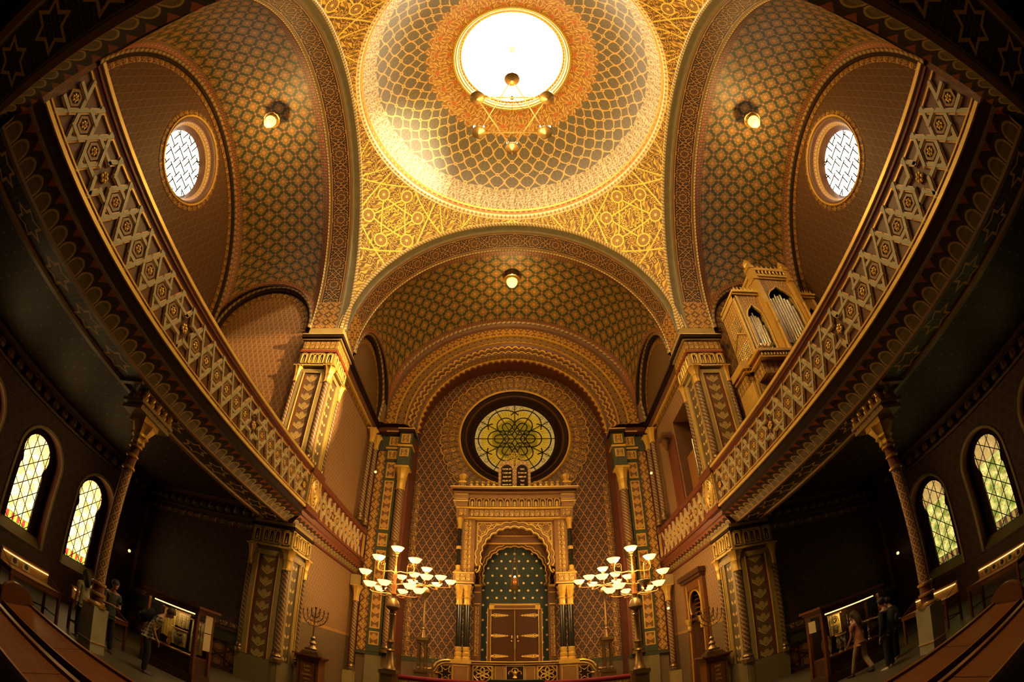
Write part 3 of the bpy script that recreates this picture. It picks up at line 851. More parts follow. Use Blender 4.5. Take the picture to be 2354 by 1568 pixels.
mb.cur=3; sx([(-.40,5.66),(-1.25,5.66)],-14.2,14.2,1.0)
mb.cur=2; mb.box(-14.2,14.2,-1.40,-1.25,5.58,6.3)
mb.cur=4; sx([(-1.40,6.2),(-6.3,6.2)],-14.2,14.2)
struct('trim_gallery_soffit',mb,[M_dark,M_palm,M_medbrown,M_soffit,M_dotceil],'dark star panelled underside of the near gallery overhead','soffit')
mb=MB(); mb.poly([(-14.9,-6.35,0),(14.9,-6.35,0),(14.9,-6.35,14),(-14.9,-6.35,14)])
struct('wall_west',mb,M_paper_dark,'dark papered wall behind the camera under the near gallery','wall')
# --- aisle windows
def keyhole(y,z0,w,h,n=14,grow=0.0):
    # outline in (y,z): straight shaft, pinched, round head
    R=w*.56+grow; hw=w*.5+grow
    zc=z0+h-w*.56; pts=[(hw,z0-grow)]
    a0=-math.asin(min(.95,(hw-.05*w)/R if False else .70))
    pts.append((hw,zc-R*.98)); pts.append((hw-.07,zc-R*.80))
    for i in range(n+1):
        a=-.62+(pi+1.24)*i/n; pts.append((R*cos(a),zc+R*sin(a)))
    pts.append((-(hw-.07),zc-R*.80)); pts.append((-hw,zc-R*.98)); pts.append((-hw,z0-grow))
    return [(y+p[0],p[1]) for p in pts]
for sg,lab,mat,n0 in ((-1,'left',M_stainL,4),(1,'right',M_stainR,8)):
    for k,y in enumerate((5.2,8.2,11.2)):
        where=('only its edge in view','next to the table showcases','behind the thin column by the corner')[k]
        w=thing('window_%d'%(n0+k),'arched stained glass window of the %s aisle, %s'%(lab,where),'window'); w['kind']='structure'
        z0=1.62; W=1.12; H=3.15
        ol=keyhole(y,z0,W,H)
        mb=MB(); Xg=sg*14.66
        mb.poly([(Xg,a,b) for a,b in ol],[((a-y),(b-z0)) for a,b in ol]); obj('window_pane',mb,mat,w)
        # dark plate with keyhole opening, then deep round-arched recess
        hw=.98; zt=4.0
        outer=[];
        for a,b in ol:
            d=Vector((a-y,b-3.2)); 
            outer.append((a,b))
        arc=[(y+hw,1.28)]+[(y+hw,1.28+(zt-1.28)*t) for t in (.5,1)]
        N=len(ol)
        rec=[(y+hw,1.28)]+[(y+hw,2.6),(y+hw,zt)]+[(y+hw*cos(pi*i/(N-7)),zt+hw*sin(pi*i/(N-7))) for i in range(1,N-7)]+[(y-hw,zt),(y-hw,2.6),(y-hw,1.28)]
        rec=rec[:N-0]
        while len(rec)<N: rec.insert(len(rec)//2,rec[len(rec)//2])
        mb=MB(); fn=lambda a,b,d:(sg*d,a,b)
        mb.strip(rec,ol,fn,14.60,14.66); mb.box(sg*14.60,sg*14.70,y-hw,y+hw,1.28,1.64)
        obj('window_plate',mb,M_dark,w)
        mb=MB()
        rr=[(y+hw,1.28)]+[(y+hw*cos(pi*i/24),zt+hw*sin(pi*i/24)) for i in range(25)]+[(y-hw,1.28)]
        for a,b in zip(rr,rr[1:]): mb.poly([fn(*a,14.2),fn(*b,14.2),fn(*b,14.62),fn(*a,14.62)])
        mb.cur=1
        ro=[(y+hw+.09,1.28)]+[(y+(hw+.09)*cos(pi*i/24),zt+(hw+.09)*sin(pi*i/24)) for i in range(25)]+[(y-hw-.09,1.28)]
        mb.strip(ro,rr,fn,14.16,14.205)
        mb.cur=2; mb.poly([(sg*14.2,y-hw,1.27),(sg*14.2,y+hw,1.27),(sg*14.62,y+hw,1.64),(sg*14.62,y-hw,1.64)])
        obj('window_reveal',mb,[M_brownred,M_ochre,M_olive],w)
# ------------------------------------------------------------------ far (east) arm: side walls, stepped arch, apse wall, wheel window
Y0=15.28; Y1=20.74; XW=7.12
def lun_pts(ya,yb,zhi=ZS):
    yc=(ya+yb)/2; R=(yb-ya)/2; return [(yc+R*cos(t),zhi+R*sin(t)) for t in [pi*i/24 for i in range(25)]]
# left: whole papered walls; right: opening for the pipes and a doorway
def ypoly(sg,pts): return [(sg*XW,y,z) for y,z in pts]
mb=MB(); mb.cur=1; mb.poly(ypoly(-1,[(Y0,6.0),(Y1,6.0),(Y1,13.5),(Y0,13.5)]),[(Y0,6.0),(Y1,6.0),(Y1,13.5),(Y0,13.5)])
mb.cur=0; mb.poly(ypoly(-1,[(Y0,0),(Y1,0),(Y1,2.62),(Y0,2.62)])); mb.cur=1; P=[(Y0,2.62),(Y1,2.62),(Y1,6),(Y0,6)]; mb.poly(ypoly(-1,P),P)
mb.cur=2; P=[(Y0,13.5),(Y1,13.5)]+lun_pts(Y0,Y1); mb.poly(ypoly(-1,P),P)
mb.cur=3; mb.box(-XW,-XW+.012,Y0,Y1,2.55,2.68)
struct('wall_north',mb,[M_mauve,M_paper_pink,M_fan,M_leaf_small],'rose papered left side wall of the far arm, below its small lunette','wall')
mb=MB(); mb.cur=1
oy0,oy1,oz0,oz1=15.5,17.3,7.2,11.75
for P in ([(Y0,6.0),(Y1,6.0),(Y1,oz0),(Y0,oz0)],[(Y0,oz1),(Y1,oz1),(Y1,13.5),(Y0,13.5)],[(Y0,oz0),(oy0,oz0),(oy0,oz1),(Y0,oz1)],[(oy1,oz0),(Y1,oz0),(Y1,oz1),(oy1,oz1)]): mb.poly(ypoly(1,P),P)
dy0,dy1,dz=17.0,18.35,4.2
mb.cur=0
for P in ([(Y0,0),(dy0,0),(dy0,2.62),(Y0,2.62)],[(dy1,0),(Y1,0),(Y1,2.62),(dy1,2.62)]): mb.poly(ypoly(1,P),P)
mb.cur=1
for P in ([(Y0,2.62),(dy0,2.62),(dy0,6),(Y0,6)],[(dy1,2.62),(Y1,2.62),(Y1,6),(dy1,6)],[(dy0,dz),(dy1,dz),(dy1,6),(dy0,6)]): mb.poly(ypoly(1,P),P)
mb.cur=2; P=[(Y0,13.5),(Y1,13.5)]+lun_pts(Y0,Y1); mb.poly(ypoly(1,P),P)
mb.cur=3; mb.box(XW,XW-.012,Y0,dy0-.3,2.55,2.68); mb.box(XW,XW-.012,dy1+.3,Y1,2.55,2.68)
# dark chambers behind the openings
mb.cur=4; 
for (a,b,c,d,dep) in ((oy0,oy1,oz0,oz1,2.2),(dy0,dy1,0,dz,.9)):
    mb.box(XW,XW+dep,a,b,c,d,open=(5,))
struct('wall_south',mb,[M_mauve,M_paper_pink,M_fan,M_leaf_small,M_brown],'rose papered right side wall of the far arm with a pipe chamber and a doorway','wall')
# spring cornice on side walls, continuing on the far wall
for sg,lab in ((-1,'left'),(1,'right')):
    mb=MB(); mb.cur=0; mb.box(sg*XW,sg*6.88,Y0,Y1,13.62,13.72); mb.box(sg*XW,sg*6.95,Y0,Y1,13.50,13.62); mb.cur=1; mb.box(sg*XW,sg*7.02,Y0,Y1,13.05,13.50); mb.cur=2; mb.box(sg*XW,sg*6.98,Y0,Y1,12.95,13.05)
    mb.cur=3; mb.box(sg*XW,sg*7.09,Y0,Y0+.22,8.0,12.95); mb.box(sg*XW,sg*7.09,Y0,Y1,12.7,12.95)
    struct('trim_cornice',mb,[M_dark,M_brown,M_gold,M_lace],'dark cornice along the top of the %s side wall of the far arm'%lab,'cornice')
# stepped great arch on the far wall
ZA=13.78
mb=MB()
def FA(prof,vn=None,mat=0,z=ZA,n=96): mb.cur=mat; arc_prof(mb,A_E,prof,zc=z,n=n,vn=vn)
FA(ring_oct(6.98,6.84,.11)+[ring_oct(6.98,6.84,.11)[0]],mat=0)
FA([(6.88,6.80),(6.72,6.86),(6.62,6.98)],mat=1)
FA([(6.62,6.98),(6.12,6.98)],mat=2)
FA([(6.12,6.98),(6.10,6.90),(6.04,6.90),(6.02,7.0)],mat=3)
FA([(6.02,7.0),(5.60,7.0)],vn=1.0,mat=4)
FA([(5.60,7.0),(5.58,6.94),(5.54,6.94),(5.52,7.05)],mat=3)
FA([(5.52,7.05),(5.36,7.10)],mat=5)
struct('trim_far_arch',mb,[M_egg,M_brown,M_leaf,M_gold,M_chain,M_brownred],'concentric painted bands of the great arch over the ark wall','arch')
# scalloped rings
def scallops(R,n,dep,amp,a0=0.0,a1=pi):
    pts=[]
    for k in range(n):
        for i in range(7):
            t=i/7; a=a0+(a1-a0)*(k+t)/n; pts.append((R+amp*sin(pi*t),a))
    pts.append((R,a1)); return pts
def scal_strip(mb,R,n,amp,w,d0,d1,zc):
    o=[(-(r+w)*cos(a),zc+(r+w)*sin(a)) for r,a in scallops(R,n,0,amp)]; i=[(-r*cos(a),zc+r*sin(a)) for r,a in scallops(R,n,0,amp)]
    mb.strip(o,i,lambda a,b,d:A_E(a,d,b),d0,d1)
mb=MB(); mb.cur=0
for j,(R,dd) in enumerate(((5.20,7.00),(5.10,7.08),(5.02,7.16))): mb.cur=(0,1,0)[j]; scal_strip(mb,R,42,.13,.10,dd,dd+.10,13.66)
mb.cur=1; arc_prof(mb,A_E,[(5.40,7.12),(5.05,7.22),(4.95,7.30)],zc=13.66,n=84)
mb.cur=2; arc_prof(mb,A_E,[(4.97,7.28),(4.97,7.62)],zc=13.66,n=84)
for j,(R,dd) in enumerate(((4.82,7.58),(4.76,7.66))): mb.cur=(0,3)[j]; scal_strip(mb,R,42,.13,.16,dd,dd+.10,13.62)
mb.cur=3; arc_prof(mb,A_E,[(4.97,7.70),(5.02,8.76)],zc=13.62,n=64)
struct('trim_scalloped_arch',mb,[M_gold,M_brown,M_filigree,M_brownred],'two rings of small gilded scallops under the great arch','arch')
# shadow box between: vertical jambs below the spring, far wall
YW=22.5
XA=.12
def fj(prof_x0,prof_x1,y0,y1,z0,z1): pass
polar_wall(A_E,YW-13.744,3.0,14.12,.15,5.06,0.0,13.6,5.06,M_paper_ark,'wall_east','ark wall papered with a gold ogee net round the wheel window')
for sg,lab in ((-1,'left'),(1,'right')):
    mb=MB(); mb.cur=0
    mb.poly([(sg*5.06,21.0,0),(sg*5.06,YW,0),(sg*5.06,YW,13.6),(sg*5.06,21.0,13.6)])
    mb.poly([(sg*5.06,21.0,0),(sg*7.12,21.0,0),(sg*7.12,21.0,14.2),(sg*5.06,21.0,14.2)])
    mb.poly([(sg*7.12,20.74,0),(sg*7.12,21.0,0),(sg*7.12,21.0,14.2),(sg*7.12,20.74,14.2)])
    struct('wall_jamb',mb,[M_brownred],'oxblood %s jamb between the side wall and the ark wall'%lab,'jamb')
    # leaf band, framed pilaster, spiral column and entablature: one stepped pier
    w=thing('pilaster','%s gilded wall pilaster of the great arch with a spiral column on its inner side'%lab,'pilaster',(sg*6.0,20.9,0))
    mb=MB(); mb.box(sg*6.74,sg*6.30,20.80,20.97,1.98,12.2); obj('leaf_band',mb,M_leaf,w)
    mb=MB(); mb.cur=0; mb.box(sg*6.28,sg*5.60,20.70,20.97,1.98,11.6); mb.cur=1
    for z0,z1 in ((2.3,2.95),(3.1,6.9),(7.1,7.75),(7.95,10.5),(10.65,11.5)):
        mb.cur=1; mb.box(sg*6.17,sg*5.71,20.68,20.70,z0,z1)
    obj('pilaster_shaft',mb,[M_green,M_gold],w)
    mb=MB()
    for z0,z1 in ((2.35,2.9),(3.15,6.85),(7.15,7.7),(8.0,10.45),(10.7,11.45)):
        mb.poly([(sg*6.12,20.672,z0),(sg*5.76,20.672,z0),(sg*5.76,20.672,z1),(sg*6.12,20.672,z1)],[(-.18,z0),(.18,z0),(.18,z1),(-.18,z1)])
    obj('swag_panel',mb,M_garland2,w)
    c=obj('column_shaft',MB().lathe([(.21,2.35),(.21,6.2),(.20,10.0)],sg*5.32,20.60,16),M_twist,w,True)
    obj('column_base',MB().lathe([(.30,1.98),(.30,2.1),(.24,2.14),(.27,2.22),(.22,2.3),(.22,2.36)],sg*5.32,20.60,16),M_bronze,c,True)
    obj('column_band',MB().lathe([(.21,6.55),(.28,6.6),(.24,6.7),(.29,6.95),(.24,7.25),(.28,7.3),(.21,7.36)],sg*5.32,20.60,16),M_bronze,c,True)
    mb=MB(); mb.lathe([(.20,10.0),(.24,10.04),(.21,10.1),(.22,10.5),(.26,10.55),(.24,10.6),(.28,10.9),(.36,11.1)],sg*5.32,20.60,20,nf=8,flut=.06); mb.box(sg*5.32-.36,sg*5.32+.36,20.26,20.97,11.1,11.2); obj('column_capital',mb,M_gold,c,True)
    mb=MB()
    for (x0,x1,y) in ((6.30,5.58,20.66),(5.60,4.94,20.30)):
        mb.cur=0; mb.box(sg*x0,sg*x1,y,20.97,11.6 if x0>6 else 11.2,12.25); mb.box(sg*x0,sg*x1,y,20.97,12.35,13.05)
        mb.cur=1; mb.box(sg*(x0+.04),sg*(x1-.04),y-.04,20.97,12.25,12.35)
        for z0,z1 in ((11.7,12.15),(12.45,12.95)):
            mb.box(sg*(x0-.10),sg*(x1+.10),y-.02,y,z0,z1); mb.cur=2; mb.box(sg*(x0-.15),sg*(x1+.15),y-.03,y-.02,z0+.06,z1-.06); mb.cur=1
        mb.cur=3; mb.box(sg*(x0+.08),sg*(x1-.08),y-.10,20.97,13.05,13.2); mb.cur=1; mb.box(sg*(x0+.1),sg*(x1-.1),y-.13,20.97,13.2,13.26)
    mb.cur=0; mb.box(sg*6.78,sg*6.30,20.74,20.97,12.2,13.05); mb.cur=3; mb.box(sg*6.85,sg*6.25,20.66,20.97,13.05,13.26)
    obj('entablature',mb,[M_green,M_gold,M_filigree,M_dark],w)
    # plain plinth wall below
    mb=MB(); mb.cur=0; mb.box(sg*6.3,sg*5.55,20.66,20.99,0,1.82); mb.cur=1; mb.box(sg*6.76,sg*4.95,20.64,20.99,1.82,1.96); mb.cur=2; mb.box(sg*6.76,sg*6.3,20.76,20.99,0,1.82); mb.box(sg*5.55,sg*4.95,20.7,20.99,0,1.82)
    struct('baseboard_east',mb,[M_olive,M_green,M_mauve],'plain olive plinth under the %s pilaster of the great arch'%lab,'plinth')
# plinth + border of the ark wall
mb=MB(); mb.cur=0; mb.box(-5.05,5.05,22.38,22.49,0,1.75); mb.cur=1; mb.box(-5.05,5.05,22.36,22.49,1.75,1.98); mb.cur=2; mb.box(-5.05,5.05,22.44,22.49,1.98,2.32)
for sg in (-1,1): mb.box(sg*5.05,sg*4.72,22.44,22.49,2.32,11.2)
struct('trim_ark_wall',mb,[M_mauve,M_green,M_lace],'dark painted border and plinth round the paper of the ark wall','border')
# lower side colonnettes in the corners
def colonnette(name,label,x,y,z0,z1,r,parent=None,group=None,cap=.75):
    if parent is None:
        w=thing(name,label,'colonnette',(x,y,z0),group)
    else: w=parent
    hb=min(.42,.1*(z1-z0)+.05)
    sh=obj('shaft' if parent is None else 'colonnette',MB().lathe([(r,z0+hb),(r,z1-cap)],x,y,12),M_twist,w,True)
    mb=MB(); mb.lathe([(r*1.6,z0),(r*1.6,z0+hb*.3),(r*1.25,z0+hb*.4),(r*1.45,z0+hb*.55),(r*1.1,z0+hb*.7),(r*1.1,z0+hb*.85),(r*1.2,z0+hb)],x,y,12); obj('base',mb,M_bronze,sh,True)
    mb=MB(); mb.lathe([(r*1.15,z1-cap),(r*1.3,z1-cap+.03),(r*1.05,z1-cap+.07),(r*1.15,z1-cap*.55),(r*1.35,z1-cap*.5),(r*1.3,z1-cap*.45),(r*1.7,z1-cap*.2),(r*2.2,z1-.05)],x,y,16,nf=6,flut=.10); mb.box(x-r*2,x+r*2,y-r*2,y+r*2,z1-.05,z1); obj('capital',mb,M_gold,sh,True)
    return w
for sg,lab in ((-1,'left'),(1,'right')):
    colonnette('colonnette','spiral colonnette low in the far %s corner beside the leaf band, under the gallery front'%lab,sg*6.80,20.35,.9,5.0,.12)
    for k,(x,y) in enumerate(((6.82,19.6),(6.80,20.36))):
        colonnette('colonnette','slim spiral colonnette above the short %s balustrade, %s'%(lab,('first of its pair from the pier','second of its pair from the pier')[k]),sg*x,y,7.95,12.75,.12)
    mb=MB(); mb.box(sg*7.1,sg*6.66,20.14,20.58,0,.9); mb.box(sg*7.1,sg*6.7,20.2,20.5,5.0,5.5)
    struct('trim_corner',mb,M_ochre,'plain block under the far %s corner colonnette'%lab,'block')
# --- wheel window
W=thing('window_20','great round wheel window above the ark, amber glass in a six lobed star of leading','wheel window'); W['kind']='structure'
mb=MB(); CX,CZ=.15,14.12; D=YW-13.744
def RG(prof,mat): mb.cur=mat; arc_prof(mb,A_E,prof,zc=CZ,c0=CX,a0=0,a1=2*pi,n=96)
RG([(3.10,D-.06),(3.02,D-.14),(2.94,D-.10)],1); RG([(2.94,D-.10),(2.88,D-.02),(2.72,D+.02)],0); RG([(2.72,D+.02),(2.68,D-.06),(2.62,D+.02)],2); RG([(2.62,D+.02),(2.52,D+.08),(2.48,D+.02),(2.42,D+.10)],0); RG([(2.42,D+.10),(2.36,D+.05),(2.18,D+.3)],0)
obj('window_frame',mb,[M_dark,M_gold,M_brown],W)
mb=MB(); RG([(3.98,D-.02),(3.05,D-.03)],0); obj('lace_ring',mb,M_lace,W)
mb=MB()
for k in range(40):
    a=2*pi*k/40; mb.tube([A_E(CX+r*cos(a+da),D-.05,CZ+r*sin(a+da)) for r,da in ((3.95,0),(4.05,.03),(4.08,.0785),(4.05,.127),(3.95,.157))],.03,5)
for k in range(20):
    a=2*pi*k/20
    for s in (-1,1): mb.tube([A_E(CX+3.42*cos(a+s*.055)+.11*cos(t),D-.05,CZ+3.42*sin(a+s*.055)+.11*sin(t)) for t in [2*pi*i/10 for i in range(10)]],.022,4,closed=True)
obj('lace_relief',mb,M_gold,W)
mb=MB(); mb.poly([A_E(CX+2.22*cos(2*pi*i/72),D+.28,CZ+2.22*sin(2*pi*i/72)) for i in range(72)],[(2.22*cos(2*pi*i/72),2.22*sin(2*pi*i/72)) for i in range(72)]); obj('window_pane',mb,M_wheel,W)
mb=MB()
def lt(pts,r=.034,cl=False): mb.tube([A_E(CX+a,D+.25,CZ+b) for a,b in pts],r,5,closed=cl)
for k in range(6):
    a=pi*k/3; ca,sa=cos(a),sin(a); R_=lambda p:(p[0]*ca-p[1]*sa,p[0]*sa+p[1]*ca)
    for w_,L_ in ((.50,.98),(.26,.86)):
        lt([R_(p) for p in [(.0+w_*.58*0+.1,-w_),(L_,-w_)]+[(L_+w_*sin(t),-w_*cos(t)) for t in [pi*i/8 for i in range(9)]]+[(.1,w_)]])
    lt([R_((1.02+.98*cos(t),.98*sin(t))) for t in [RAD(-78+156*i/16) for i in range(17)]],.036)
    lt([(0,0),R_((2.2,0))],.026)
    b=a+pi/6; lt([(.5*cos(b),.5*sin(b)),(2.2*cos(b),2.2*sin(b))],.026)
    for q in (-.2,0,.2): lt([(2.02*cos(b+q)+.10*cos(t),2.02*sin(b+q)+.10*sin(t)) for t in [2*pi*i/8 for i in range(8)]],.012,True)
obj('window_leading',mb,M_lead,W)
# ------------------------------------------------------------------ piers and gallery balustrades
def niche_row(parent,fn,a0,a1,z0,z1,n,name='frieze'):
    # fn(a,z,d): a along the face, d outwards. blind arcade of round arches with small gold figures
    mb=MB(); w=(a1-a0)/n; h=z1-z0
    mb.cur=1; b=.03
    def bx(x0,x1,y0,y1,d0,d1): mb.prism([(x0,y0),(x1,y0),(x1,y1),(x0,y1)],lambda p,q,d:fn(p,q,d),d0,d1)
    bx(a0,a1,z0,z0+.03,0,.05); bx(a0,a1,z1-.03,z1,0,.05); bx(a0,a0+.03,z0,z1,0,.05); bx(a1-.03,a1,z0,z1,0,.05)
    for k in range(n):
        c=a0+(k+.5)*w; R=w*.38; zt=z1-.06-R
        mb.cur=2; pts=[(c-R,z0+.05)]+[(c-R*cos(pi*i/8),zt+R*sin(pi*i/8)) for i in range(9)]+[(c+R,z0+.05)]
        mb.poly([fn(p,q,.012) for p,q in pts]); mb.cur=1
        mb.tube([fn(p,q,.03) for p,q in pts],.022,5)
        mb.poly([fn(p,q,.03) for p,q in ((c-R*.45,z0+.07),(c+R*.45,z0+.07),(c+R*.25,z0+.3*h),(c,zt+R*.4),(c-R*.25,z0+.3*h))])
    return obj(name,mb,[M_ochre,M_goldb,M_dark],parent)
def pier(sg,lab):
    w=thing('pier','tall square %s pier carrying the dome arches, gilded panels and spiral colonnettes'%('left' if sg<0 else 'right'),'pier',(sg*7.7,14.4,0))
    X0=6.93; YB=13.60; W_=1.52
    def P(a,b,z): return (sg*(X0+a),YB+b,z)
    def bx(mb,a0,a1,b0,b1,z0,z1): mb.box(sg*(X0+a0),sg*(X0+a1),YB+b0,YB+b1,z0,z1)
    mb=MB(); bx(mb,-.03,W_+.02,-.03,W_,0,.88); bx(mb,.02,.20,-.06,.10,0,.88)
    obj('plinth',mb,M_olive,w)
    mb=MB(); bx(mb,.05,W_-.02,.05,W_,.88,14.0); obj('core',mb,M_olive,w)
    for (z0,z1,zt) in ((.90,4.45,5.62),(7.9,11.75,13.6)):
        up=z0>5
        mb=MB()
        # west face frame (a from 0 outer.. ) and nave face frame
        mb.cur=0
        for a0,a1 in ((.20,.36),(1.14,1.34)): bx(mb,a0,a1,-.01,.05,z0,z1)
        bx(mb,.20,1.34,-.01,.05,z1-.02,z1+.16)
        for b0,b1 in ((.20,.36),(.86,1.0)): bx(mb,-.01,.05,b0,b1,z0,z1)
        bx(mb,-.01,.05,.20,1.3,z1-.02,z1+.16)
        mb.cur=1; bx(mb,1.12,1.15,-.03,.05,z0,z1); bx(mb,.35,.375,-.025,.05,z0,z1); bx(mb,-.03,.05,.97,1.0,z0,z1); bx(mb,-.03,.05,1.12,1.16,z0,z1)
        mb.cur=2; bx(mb,.375,.47,.02,.05,z0,z1); bx(mb,1.03,1.12,.02,.05,z0,z1)
        obj('panel_frame',mb,[M_ochre,M_goldb,M_brownred],w)
        mb=MB(); mb.poly([P(.47,.035,z0),P(1.03,.035,z0),P(1.03,.035,z1-.02),P(.47,.035,z1-.02)],[(-.28,z0),(.28,z0),(.28,z1),(-.28,z1)]); obj('garland_panel',mb,M_garland,w)
        mb=MB(); mb.poly([P(.04,.36,z0),P(.04,.86,z0),P(.04,.86,z1),P(.04,.36,z1)],[(-.18,z0),(.18,z0),(.18,z1),(-.18,z1)]); obj('sprig_panel',mb,M_sprig,w)
        for (a,b,r) in ((.08,.08,.125),(1.45,.06,.10),(.03,1.38,.09)):
            p=P(a,b,0); colonnette('colonnette','',p[0],p[1],z0-.02,z1+.30,r,parent=w)
        # blind arcade frieze
        zf0=z1+.34; zf1=zf0+.62
        mb=MB(); mb.cur=0; bx(mb,-.06,W_+.04,-.06,W_,z1+.27,zf0); bx(mb,-.03,W_+.02,-.03,W_,zf0,zf1); mb.cur=1; bx(mb,-.08,W_+.05,-.08,W_,zf0-.05,zf0)
        if up:
            mb.cur=2; bx(mb,-.09,W_+.05,-.09,W_,zf1,zf1+.12); mb.cur=0; bx(mb,-.04,W_+.03,-.04,W_,zf1+.12,13.32); mb.cur=3; bx(mb,-.055,W_+.0,-.055,W_,zf1+.2,13.25)
            mb.cur=0; bx(mb,-.12,W_+.1,-.12,W_,13.32,13.4); mb.cur=4; bx(mb,-.2,W_+.16,-.2,W_+.02,13.4,13.56); mb.cur=1; bx(mb,-.2,W_+.16,-.2,W_+.02,13.56,13.59); mb.cur=0; bx(mb,-.06,W_-.02,-.06,W_,13.59,14.0)
        else:
            mb.cur=4; bx(mb,-.10,W_+.08,-.10,W_+.02,zf1,zf1+.10); mb.cur=0; bx(mb,-.04,W_,-.04,W_,zf1+.1,5.64)
        obj('capital_block',mb,[M_ochre,M_goldb,M_red,M_filigree,M_dark],w)
        fw=lambda a,z,d:P(a,-.03-d,z); fs=lambda a,z,d:P(-.03-d,a,z)
        for (a0,a1,n) in ((.06,.30,1),(.42,1.08,3),(1.2,1.44,1)): niche_row(w,fw,a0,a1,zf0+.06,zf1-.05,n)
        for (a0,a1,n) in ((.06,.30,1),(.40,1.0,3),(1.12,1.4,1)): niche_row(w,fs,a0,a1,zf0+.06,zf1-.05,n)
    return w
pier(-1,'left'); pier(1,'right')

# balustrades: kagome strapwork of bars with rosettes
PT=.535; HR=.2675
def strapwork(mb,fn,s0,s1,n_cells,ofs,ht=.50,w=.052):
    segs=[]; r=HR; c60=.5; s60=.8660254
    for k in range(n_cells+1):
        s=s0+(k+ofs)*PT
        star=(k%7==3)
        # the crossing at s + r
        for dx in (-1,1):
            pts=[]
            for (t0,t1) in ((-ht,-s60*r),(-s60*r,0),(0,s60*r),(s60*r,ht)):
                # skip the inner hexagon edges of a star cell
                mid=(t0+t1)/2; sm=s+r+dx*mid/1.7320508
                ka=(k if sm<s+r else k+1)
                inner=abs(mid)<s60*r
                if inner and (ka%7==3): continue
                segs.append(((s+r+dx*t0/1.7320508,t0),(s+r+dx*t1/1.7320508,t1)))
        if star:
            for t in (-s60*r,s60*r):
                segs.append(((s-1.5*r,t),(s-.5*r,t))); segs.append(((s+.5*r,t),(s+1.5*r,t)))
        else:
            for t in (-s60*r,s60*r): segs.append(((s-.5*r,t),(s+.5*r,t)))
    for si,(a,b) in enumerate(segs):
        dz_=(si%11)*.0016
        if min(a[0],b[0])<s0 or max(a[0],b[0])>s1: 
            continue
        dx,dy=b[0]-a[0],b[1]-a[1]; L=math.hypot(dx,dy); nx,ny=-dy/L,dx/L; ex,ey=dx/L*w*.95,dy/L*w*.95
        a=(a[0]-ex,a[1]-ey); b=(b[0]+ex,b[1]+ey)
        pr=[(-w*1.15,0.0),(-w*1.15,.030),(-w*.62,.030),(-w*.62,.058),(w*.62,.058),(w*.62,.030),(w*1.15,.030),(w*1.15,0.0)]
        A=[[mb.vert(fn(p[0]+nx*o,p[1]+ny*o,d+(dz_ if d>0 else 0))) for o,d in pr] for p in (a,b)]
        for i in range(len(pr)-1):
            mb.cur=(1,1,1,0,1,1,1)[i]; mb.face((A[0][i],A[1][i],A[1][i+1],A[0][i+1]))
        mb.cur=1; mb.face(A[0]); mb.face(A[1][::-1])
def rosette_mesh():
    mb=MB(); n=6
    for k in range(n):
        a=2*pi*k/n; mb.grid(lambda u,v,a=a:((.055*cos(a)+.036*cos(2*pi*u)*sin(pi*v)),(.055*sin(a)+.036*sin(2*pi*u)*sin(pi*v)),.02+.022*cos(pi*v)),8,4,cu=True)
    mb.sphere((0,0,.035),.025,8,5); return mb
